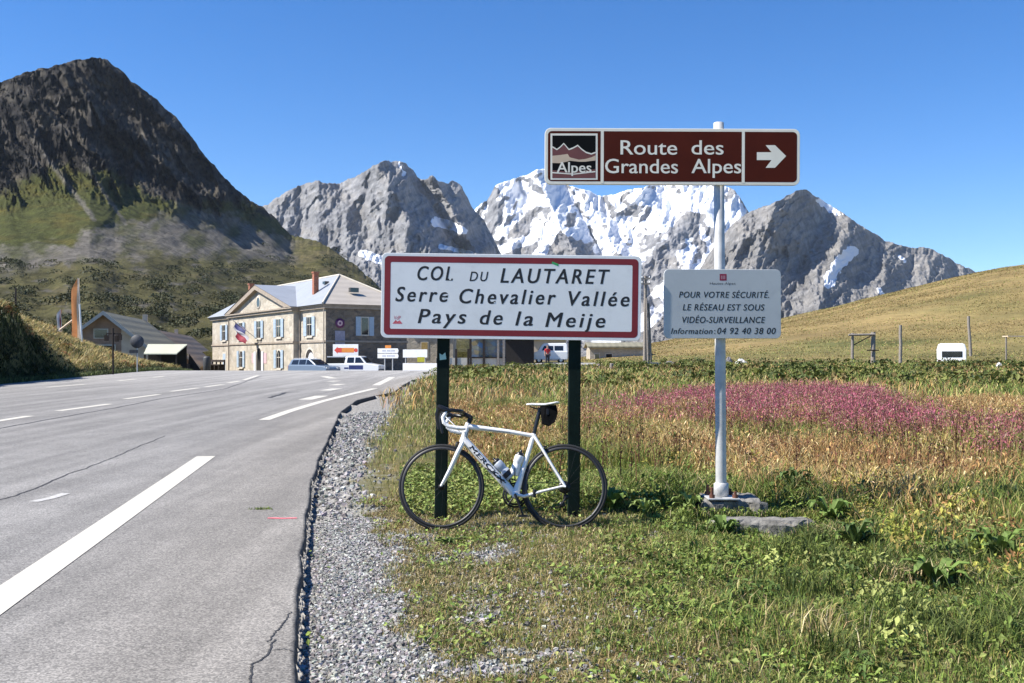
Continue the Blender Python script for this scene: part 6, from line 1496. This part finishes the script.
# longer rank grass and low weeds at the right and round the pole
v = Veg()
X, Y, px = scatter(108000, 4.0, 10.0, 560, 1260)
nb = fbm(X * 1.3, Y * 1.3, 4, 221)
wgt = np.clip(sstep(.7, 3.0, X - .25 * (Y - 6)) * (.40 + 1.5 * nb) + 1.0 * sstep(8.25, 8.9, Y + .3 * nb), 0, 1)
k = (rng.uniform(0, 1, len(X)) < wgt) & outside_road(X, Y) & ~under_things(X, Y) & ~((Y < 8.3) & (np.abs(X - 1.9) < .55))
X, Y, nb = X[k], Y[k], nb[k]
col = pick(len(X), GREEN + OLIVE + STRAW[:3], [4, 3, 3.5, 1, 1, 1, .8, .5, .8])
v.blades(X, Y, rng.uniform(.04, .15, len(X)) * (1 + .8 * np.clip(nb, -.4, 1)) * np.where(Y > 8.3, 1.5, 1), rng.uniform(.003, .008, len(X)), rng.uniform(.35, 1.15, len(X)), col)
# clumps of leaves
for a, b in [(pb[0] + x_, y_) for x_, y_ in ((-.3, 8.1), (-.15, 8.13), (.0, 8.12), (.14, 8.14), (.3, 8.12), (.45, 8.2), (-.2, 7.74), (-.05, 7.76), (.06, 7.75), (.12, 7.72), (.62, 7.76), (.75, 7.9), (.8, 8.05))]:
    n = 60; d = rng.normal(0, 1, (n, 3)); d /= np.linalg.norm(d, axis=1)[:, None]
    p = np.stack([a + d[:, 0] * .09, b + d[:, 1] * .035, float(ground(a, b)) + .01 + np.abs(d[:, 2]) * rng.uniform(.05, .11)], 1)
    v.leaves(p, rng.uniform(.02, .05, n), pick(n, GREEN, [3, 3, 2, 1]), .35, .5)
    bx_ = a + rng.normal(0, .07, 90); by_ = b + rng.normal(0, .02, 90); v.blades(bx_, by_, rng.uniform(.05, .13, 90), rng.uniform(.004, .008, 90), rng.uniform(.2, .9, 90), pick(90, GREEN + STRAW[:2], [3, 3, 2, 1, 1, 1]))
cx_, cy_, cp = scatter(420, 4.3, 10.2, 600, 1060); nb = fbm(cx_ * .9, cy_ * .9, 3, 231)
k = (rng.uniform(0, 1, 420) < np.clip(.25 + nb + .30 * sstep(1.5, 3.4, cx_) + .4 * sstep(8.2, 9, cy_), 0, 1)) & ~under_things(cx_, cy_); cx_, cy_ = cx_[k], cy_[k]
for a, b in zip(cx_, cy_):
    n = int(rng.integers(30, 75)); r_ = rng.uniform(.07, .2); hh = rng.uniform(.05, .2) * (1 + .4 * (b > 8.4))
    d = rng.normal(0, 1, (n, 3)); d /= np.linalg.norm(d, axis=1)[:, None]; d *= rng.uniform(.3, 1, (n, 1)) ** .5
    p = np.stack([a + d[:, 0] * r_, b + d[:, 1] * r_, float(ground(a, b)) + .02 + np.abs(d[:, 2]) * hh], 1)
    base = np.array(GREEN[int(rng.integers(0, 4))]) * rng.uniform(.6, 1.1)
    v.leaves(p, rng.uniform(.02, .055, n), base * rng.uniform(.75, 1.3, (n, 1)), .35, .55)
# rank tussocks coloured dark as shaded hollows, and dead stalks, at the right
for a, b in zip(*scatter(70, 4.6, 7.6, 790, 1060)[:2]):
    n = 130; r_ = rng.uniform(.05, .12); x_ = a + rng.normal(0, r_, n); y_ = b + rng.normal(0, r_, n)
    dk = rng.uniform(0, 1) < .92
    v.blades(x_, y_, rng.uniform(.06, .19, n), rng.uniform(.004, .009, n), rng.uniform(.3, 1.1, n), pick(n, [(.06, .085, .02), (.09, .12, .03), (.15, .18, .04)] if dk else STRAW[:3] + OLIVE, [2, 2, 1] if dk else [2, 2, 1, 1, 1]))
v.build('rank_grass', M['veg'])

# tall dry grass behind the posts
v = Veg()
X, Y, px = scatter(370000, 5.2, 24, 400, 1230)
nb = fbm(X * .7, Y * .7, 4, 241); nc_ = fbm(X * .25, Y * .25, 3, 242)
start = np.interp(px, [300, 425, 450, 610, 680, 740, 830, 900, 1000, 1070], [60, 60, 10.8, 10.4, 9.4, 8.7, 7.8, 7.0, 6.0, 5.4])
k = outside_road(X, Y) & (X > right_edge(Y) + .25 + 1.2 * gravel_mask(X, Y)) & (rng.uniform(0, 1, len(X)) < np.clip(sstep(0, 1.3, Y - start + .8 * nb) * (.75 + .8 * nb) * np.clip(14 / Y, 0, 1), 0, 1))
X, Y, px, nb, nc_ = X[k], Y[k], px[k], nb[k], nc_[k]
edge = sstep(0, 2.0, X - right_edge(Y) - 1.2)
h = rng.uniform(.16, .46, len(X)) * (.75 + .7 * np.clip(nb + .2, 0, 1)) * (.35 + .65 * edge) * np.interp(Y, [5.2, 7, 8.3, 9.5, 10.5, 13, 24], [.36, .55, .72, .9, 1.0, 1.0, .85])
p2 = fbm(X * .5 + 11, Y * .4, 3, 243); gfrac = np.clip(.47 + 2.2 * nc_ + 1.1 * sstep(11.5, 9, Y) * sstep(760, 600, px) + .3 * sstep(11, 9, Y) - .15 * sstep(14, 20, Y), .05, .95)
isg = rng.uniform(0, 1, len(X)) < gfrac
warm = [(.47, .33, .14), (.58, .46, .24), (.36, .23, .10), (.27, .125, .06), (.44, .26, .10)]
col = np.where(isg[:, None], pick(len(X), GREEN + OLIVE, [2.0, 2.5, 1.5, 2, 2, 2]), np.where((p2 > .13)[:, None], pick(len(X), warm, [1, .4, 2.5, 3, 3]), np.where((p2 < -.13)[:, None], pick(len(X), warm + [(.50, .42, .12)], [3, 2, 1, .3, 1, 2.5]), pick(len(X), warm, [3, 2.5, 2.5, 1.2, 2]))))
tips = v.blades(X, Y, h, rng.uniform(.004, .010, len(X)) * (1 + .25 * (Y - 9) / 6), rng.uniform(.1, .75, len(X)), col)
sel = (~isg) & (rng.uniform(0, 1, len(X)) < .33)
v.leaves(tips[sel] - np.array([0, 0, .02]), rng.uniform(.025, .075, sel.sum()), pick(int(sel.sum()), warm + [(.17, .075, .045)], [2, 2, 2, 2, 2, 1.5]), .05, .32)
# leafy yellow-green plants among it
cx_, cy_, cp = scatter(2900, 5.6, 19, 440, 1240); nb = fbm(cx_ * .6, cy_ * .6, 3, 251)
st_ = np.interp(cp, [440, 610, 680, 740, 830, 900, 1000, 1075], [10.6, 10.0, 9.0, 8.4, 7.5, 6.7, 5.7, 5.2])
k = (cy_ > st_) & ~under_things(cx_, cy_) & ~((np.abs(cx_ - pb[0] - .2) < .6) & (cy_ < 8.2)) & (rng.uniform(0, 1, len(cx_)) < np.clip(.22 + 1.3 * nb + .55 * sstep(3.2, .6, cy_ - st_) * sstep(620, 760, cp), 0, 1)) & (cx_ > right_edge(cy_) + 2.0)
for a, b in zip(cx_[k], cy_[k]):
    n = int(rng.integers(30, 70)); r_ = rng.uniform(.08, .2); hh = rng.uniform(.12, .38) * np.interp(b, [5.5, 8.5, 10], [.55, .75, 1])
    d = rng.normal(0, .6, (n, 3)); q = rng.uniform(0, 1, n)
    p = np.stack([a + d[:, 0] * r_ * (1.1 - .6 * q), b + d[:, 1] * r_ * (1.1 - .6 * q), float(ground(a, b)) + .02 + q * hh], 1)
    base = np.array([(.21, .235, .04), (.29, .27, .055), (.10, .14, .03), (.33, .26, .07), (.26, .14, .05), (.06, .085, .022)][int(rng.integers(0, 6))]) * rng.uniform(.8, 1.2)
    v.leaves(p, rng.uniform(.022, .06, n), base * rng.uniform(.7, 1.35, (n, 1)), .3, .5)
# dark dock seed stalks
X, Y, px = scatter(260, 8.9, 15, 520, 1060); k = X > right_edge(Y) + 2.5; X, Y = X[k], Y[k]
hh = rng.uniform(.4, .68, len(X)); v.blades(X, Y, hh, np.full(len(X), .012), rng.uniform(.02, .25, len(X)), pick(len(X), [(.09, .04, .025)], [1]))
for a, b, c_ in zip(X, Y, hh):
    n = 18; q = rng.uniform(.5, 1.0, n); p = np.stack([a + rng.normal(0, .012, n), b + rng.normal(0, .012, n), float(ground(a, b)) + q * c_], 1); v.leaves(p, rng.uniform(.02, .04, n), pick(n, [(.11, .045, .03), (.07, .035, .022)], [1, 1]), .2, .5)
v.build('dry_grass', M['veg'])

# the band of pink willowherb gone to seed
v = Veg()
X, Y, px = scatter(38000, 9.2, 29, 570, 1200)
ymx = np.interp(px, [570, 690, 760, 870, 900, 960, 1070], [19, 25, 27, 26, 20, 15, 13]); ymn = np.interp(px, [570, 700, 800, 900, 1000, 1070], [16, 15.3, 14.6, 13.2, 11.5, 11])
nb = fbm(X * .6, Y * .6, 4, 261)
k = rng.uniform(0, 1, len(X)) < np.clip(sstep(-.6, .8, ymx - Y + 2 * nb) * sstep(-.5, .8, Y - ymn + nb) * (.55 + 1.5 * nb) * np.interp(px, [570, 660, 730], [.12, .45, 1.1]), 0, 1)
X, Y = X[k], Y[k]; n = len(X); hh = rng.uniform(.34, .58, n); z0 = ground(X, Y)
v.blades(X, Y, hh, np.full(n, .010), rng.uniform(.02, .22, n), pick(n, [(.28, .10, .09), (.22, .13, .07)], [2, 1]))
for r_ in range(10):
    q = rng.uniform(.48, 1.02, n); p = np.stack([X + rng.normal(0, .035, n), Y + rng.normal(0, .035, n), z0 + hh * q], 1)
    v.leaves(p, rng.uniform(.025, .07, n), pick(n, [(.40, .105, .16), (.44, .16, .205), (.30, .08, .115), (.36, .25, .18), (.20, .17, .07)], [3, 2.4, 2, 1.6, .8]), .05, .26)
v.build('pink_willowherb', M['veg'])

# field between the flowers and the hill: tufts and low green growth
v = Veg()
X, Y, px = scatter(110000, 22, 78, 380, 1200)
nb = fbm(X * .16, Y * .16, 4, 271)
k = (X > right_edge(np.minimum(Y, 52)) + .4) & ((Y < 56) | (X > -6)) & (rng.uniform(0, 1, len(X)) < np.clip(.8 + 1.2 * nb, 0, 1) * np.clip(40 / Y, 0, 1))
X, Y, nb = X[k], Y[k], nb[k]; gf = np.clip(.45 + 1.5 * nb + .25 * sstep(30, 45, Y), .08, .92); isg = rng.uniform(0, 1, len(X)) < gf
col = np.where(isg[:, None], pick(len(X), GREEN + OLIVE, [2, 2, 2, 1, 2, 2]), pick(len(X), warm, [3, 2, 3, 1, 2]))
v.blades(X, Y, rng.uniform(.12, .42, len(X)), rng.uniform(.015, .05, len(X)) * (Y / 35), rng.uniform(.2, .9, len(X)), col)
v.build('field_grass', M['veg'])
v = Veg()
cx_, cy_, cp = scatter(1850, 33, 76, 440, 1190); nb = fbm(cx_ * .1, cy_ * .16, 4, 281)
k = (rng.uniform(0, 1, len(cx_)) < np.clip(.30 + 1.5 * nb, 0, 1)) & (np.abs(cx_ - xK) + np.abs(cy_ - YK) > 6)
for a, b in zip(cx_[k], cy_[k]):
    n = 46; r_ = rng.uniform(.35, 1.1); hh = rng.uniform(.2, .6); d = rng.normal(0, 1, (n, 3)); d /= np.linalg.norm(d, axis=1)[:, None]
    p = np.stack([a + d[:, 0] * r_, b + d[:, 1] * r_, float(ground(a, b)) + np.abs(d[:, 2]) * hh], 1)
    base = np.array([(.055, .075, .02), (.08, .105, .025), (.13, .14, .035), (.16, .12, .045), (.10, .12, .03)][int(rng.integers(0, 5))])
    v.leaves(p, rng.uniform(.12, .3, n), base * rng.uniform(.7, 1.35, (n, 1)), .4, .6)
v.build('low_shrubbery', M['veg'])

# hill grass
v = Veg()
X, Y, px = scatter(185000, 76, 240, 560, 1180); nb = fbm(X * .05, Y * .07, 4, 291)
k = rng.uniform(0, 1, len(X)) < np.clip(.55 + 1.4 * nb, 0, 1); X, Y, nb = X[k], Y[k], nb[k]
isg = rng.uniform(0, 1, len(X)) < np.clip(.22 - 1.0 * nb + .5 * sstep(125, 85, Y), .03, .9)
col = np.where(isg[:, None], pick(len(X), OLIVE + GREEN[:2], [3, 3, 1, 1]), pick(len(X), [(.28, .21, .085), (.25, .185, .075), (.31, .24, .10), (.21, .17, .065)], [3, 3, 2, 1.5], .1))
v.blades(X, Y, rng.uniform(.05, .17, len(X)), rng.uniform(.05, .16, len(X)) * (Y / 140), rng.uniform(.6, 1.2, len(X)), col)
v.build('hill_grass', M['veg'])

# rough grass on the bank left of the road
v = Veg()
n = 150000; Y = rng.uniform(34, 73, n); s_ = rng.uniform(-.1, 9, n); X = left_edge(Y) - s_
k = (np.interp(Y, [34, 66, 79], [1, 1, .5]) > rng.uniform(0, 1, n)); X, Y, s_ = X[k], Y[k], s_[k]; nb = fbm(X * .7, Y * .7, 3, 301)
top = np.maximum(sstep(1.5, 2.6, s_ + .8 * nb), sstep(45, 49, Y + nb) * sstep(.4, 1.4, s_)); n = len(X)
isd = rng.uniform(0, 1, n) < top * np.clip(.80 + .9 * nb, 0, 1)
col = np.where(isd[:, None], pick(n, [(.56, .43, .20), (.46, .31, .13), (.34, .31, .10), (.62, .50, .26)], [3, 1.6, 3.5, 2]), pick(n, [(.035, .045, .015), (.05, .06, .018), (.025, .032, .013)], [1, 1, 1]) * (1 + 1.6 * top[:, None] + 1.5 * sstep(.7, 0, s_)[:, None]))  # shade of the steep face painted as dark blades, sunlit parts as tan
v.blades(X, Y, rng.uniform(.12, .42, n) * (.6 + .9 * top) * np.interp(Y, [34, 52, 62], [1, 1.15, 1.15]), rng.uniform(.02, .05, n) * np.maximum(1, Y / 50), rng.uniform(.2, 1.0, n), col)
for a in range(260):
    b = rng.uniform(37, 70); ss = rng.uniform(.3, 6) if a % 2 else rng.uniform(1.8, 3.4); xx = float(left_edge(b)) - ss; m_ = 50
    d = rng.normal(0, 1, (m_, 3)); d /= np.linalg.norm(d, axis=1)[:, None]; r_ = rng.uniform(.2, .5)
    p = np.stack([xx + d[:, 0] * r_, b + d[:, 1] * r_, float(ground(xx, b)) + np.abs(d[:, 2]) * r_ * 1.2], 1)
    base = np.array([(.04, .05, .016), (.06, .07, .02), (.22, .15, .05), (.28, .13, .05)][int(rng.integers(0, 4))] if (ss > 1.8 or b > 52) else (.03, .038, .014))  # clumps low on the face carry the same painted shade
    v.leaves(p, rng.uniform(.1, .22, m_), base * rng.uniform(.7, 1.3, (m_, 1)), .3, .5)
v.build('bank_grass', M['veg'])

# dark scrub on the mountain's lower slopes
Xg, Yg, Zg, Pg, yg = gridL
msk = np.clip(fbm(Pg / 30., yg / 11., 4, 311) * 2.6 + .12, 0, 1) * (yg > 262) * (yg < 338) * (Yg < 1300) * (Pg > -160) * (Pg < 400)
msk = np.maximum(msk, .12 * (yg > 236) * (yg < 300) * (Pg > 255) * (Pg < 400))
msk *= (Yg / 400.0) ** -.2
idx = rng.choice(msk.size, 1100, p=(msk / msk.sum()).ravel(), replace=False)
v = Veg()
for a, b, c_ in zip(Xg.ravel()[idx], Yg.ravel()[idx], Zg.ravel()[idx]):
    m_ = 80; r_ = rng.uniform(1.2, 3.4) * (.6 + b / 900.); d = rng.normal(0, 1, (m_, 3)); d /= np.linalg.norm(d, axis=1)[:, None]
    p = np.stack([a + d[:, 0] * r_ * 1.5, b + d[:, 1] * r_, c_ + np.abs(d[:, 2]) * r_ * .85], 1)
    base = np.array([(.044, .053, .02), (.056, .062, .023), (.07, .068, .027), (.034, .042, .018)][int(rng.integers(0, 4))])
    v.leaves(p, r_ * rng.uniform(.2, .45, m_), base * rng.uniform(.7, 1.3, (m_, 1)), .4, .7)
v.build('scrub', veg_mat('scrub_foliage', 0.1))

# crushed stone on the shoulder
def stones(n, Y0, Y1, smin, smax, thr):
    X, Y, px = scatter(n, Y0, Y1, 270, 700); g = gravel_mask(X, Y)
    k = (rng.uniform(0, 1, n) < np.clip(g * 1.1 - .05, .05 * (X - right_edge(Y) < 1.9) * (Y < 8.5), 1)) & (X > right_edge(Y) + .02) & (g >= thr - .01); X, Y = X[k], Y[k]; m = len(X)
    s_ = smin + (smax - smin) * rng.uniform(0, 1, m) ** 2.2
    cube = np.array([(-1, -1, -1), (1, -1, -1), (1, 1, -1), (-1, 1, -1), (-1, -1, 1), (1, -1, 1), (1, 1, 1), (-1, 1, 1)], float)
    V = cube[None] * (1 + rng.uniform(-.45, .25, (m, 8, 3))) * s_[:, None, None] * rng.uniform(.5, 1.1, (m, 1, 3))
    a = rng.uniform(0, 6.28, m); t = rng.normal(0, .6, m)
    c, s2 = np.cos(t)[:, None], np.sin(t)[:, None]; x, y, z = V[..., 0], V[..., 1] * c - V[..., 2] * s2, V[..., 1] * s2 + V[..., 2] * c
    c, s2 = np.cos(a)[:, None], np.sin(a)[:, None]; V = np.stack([x * c - y * s2, x * s2 + y * c, z], -1)
    V += np.stack([X, Y, ground(X, Y) + s_ * .35], 1)[:, None]
    q = np.array([(0, 3, 2, 1), (4, 5, 6, 7), (0, 1, 5, 4), (1, 2, 6, 5), (2, 3, 7, 6), (3, 0, 4, 7)])
    F = (np.arange(m)[:, None, None] * 8 + q[None]).reshape(-1, 4)
    C = np.repeat(pick(m, [(.27, .262, .247), (.35, .34, .32), (.19, .184, .172), (.46, .45, .425), (.11, .108, .103)], [3, 3, 3, 1, 1.5], .2)[:, None], 8, 1)
    return V.reshape(-1, 3), F, C.reshape(-1, 3)
A = [stones(150000, 3.7, 8.5, .003, .0125, .0), stones(26000, 8.5, 22, .009, .026, .1)]
n0 = len(A[0][0])
tag(link_mesh('gravel', np_mesh('gravel', np.concatenate([A[0][0], A[1][0]]), np.concatenate([A[0][1], A[1][1] + n0]), veg_mat('crushed_stone', 0, .85), False, None, np.concatenate([A[0][2], A[1][2]]))), kind='stuff')
# a green tuft growing in the asphalt
v = Veg(); tx, ty = GP(262, 509.5); n = 90
X = tx + rng.normal(0, .045, n); Y = ty + rng.normal(0, .02, n)
v.blades(X, Y, rng.uniform(.01, .035, n), rng.uniform(.004, .008, n), rng.uniform(.5, 1.2, n), pick(n, GREEN, [2, 2, 1, 1]), z=road_z(X, Y))
tag(v.build('weed_tuft', M['veg'], None), 'tiny green weed tuft growing in the asphalt near the pink paint mark', 'weed')

# single broad-leaved plants
def broadleaf(px, Y, r, h, n, base, label):
    x = P(px, 0, Y)[0]; z = gz(x, Y); v = Veg(); V = []; 
    n = int(n * 1.5)
    for k in range(n):
        a = 2.4 * k + rng.uniform(-.3, .3); L = .82 * r * rng.uniform(.55, 1.2); w = L * rng.uniform(.26, .40); rise = h * rng.uniform(.45, 1.0)
        ts = [0, .3, .6, .85, 1]; ww = [.12, .8, 1, .6, .02]
        row = []
        for t, q in zip(ts, ww):
            rad = L * t; zz = rise * (math.sin(t * 2.1) / .95) if t < 1 else rise * .80
            cxp, cyp = math.cos(a) * rad, math.sin(a) * rad
            row += [(x + cxp - math.sin(a) * w * q / 2, Y + cyp + math.cos(a) * w * q / 2, z + zz + .012 * q), (x + cxp, Y + cyp, z + zz), (x + cxp + math.sin(a) * w * q / 2, Y + cyp - math.cos(a) * w * q / 2, z + zz + .012 * q)]
        F = []
        for i in range(4): F += [(3 * i, 3 * i + 1, 3 * i + 4, 3 * i + 3), (3 * i + 1, 3 * i + 2, 3 * i + 5, 3 * i + 4)]
        v._add(np.array(row), np.repeat((np.array(base) * rng.uniform(.75, 1.3))[None], 15, 0), np.array(F))
    return tag(v.build('broadleaf_plant', M['veg'], None), label, 'plant', 'broad-leaved plants in the grass')
LG = (.19, .25, .07); MG = (.12, .18, .04); DG = (.075, .12, .03)
broadleaf(611, 8.35, .20, .16, 16, MG, 'broad-leaved green plant touching the right side of the bicycle rear wheel')
broadleaf(645, 8.2, .17, .13, 14, LG, 'pale broad-leaved plant midway between the bicycle and the tall pole')
broadleaf(690, 8.3, .20, .15, 15, LG, 'pale broad-leaved plant immediately left of the tall pole foot')
broadleaf(724, 7.72, .17, .15, 13, MG, 'bright weed in front of the broken concrete block')
broadleaf(832, 8.05, .22, .2, 18, MG, 'leafy plant at the right end of the broken concrete block')
broadleaf(790, 8.9, .24, .24, 18, DG, 'dark leafy plant behind the concrete slab of the tall pole')
broadleaf(855, 7.0, .20, .2, 16, DG, 'dark leafy plant in the lawn below the concrete block')
broadleaf(995, 6.6, .26, .22, 18, MG, 'large leafy plant at the right edge of the lawn')
broadleaf(935, 5.9, .24, .16, 16, MG, 'low leafy plant in the lush grass at lower right')
broadleaf(446, 7.25, .10, .05, 11, DG, 'small flat weed on the gravel in front of the bicycle front wheel')
HAZE = 2e-5
# ------------------------------------------------------------------ the thin mountain air
mb = MB(); mb.b2(-9600, 9600, -420, 10200, -60, 1420)
m, n, l, b = new_mat('thin_air'); n.remove(b)
pv = n.new('ShaderNodeVolumePrincipled'); pv.inputs['Color'].default_value = (.72, .84, 1.0, 1); pv.inputs['Density'].default_value = HAZE; pv.inputs['Anisotropy'].default_value = .1
l.new(pv.outputs[0], n['Material Output'].inputs['Volume'])
tag(mb.build('haze', m), kind='stuff')
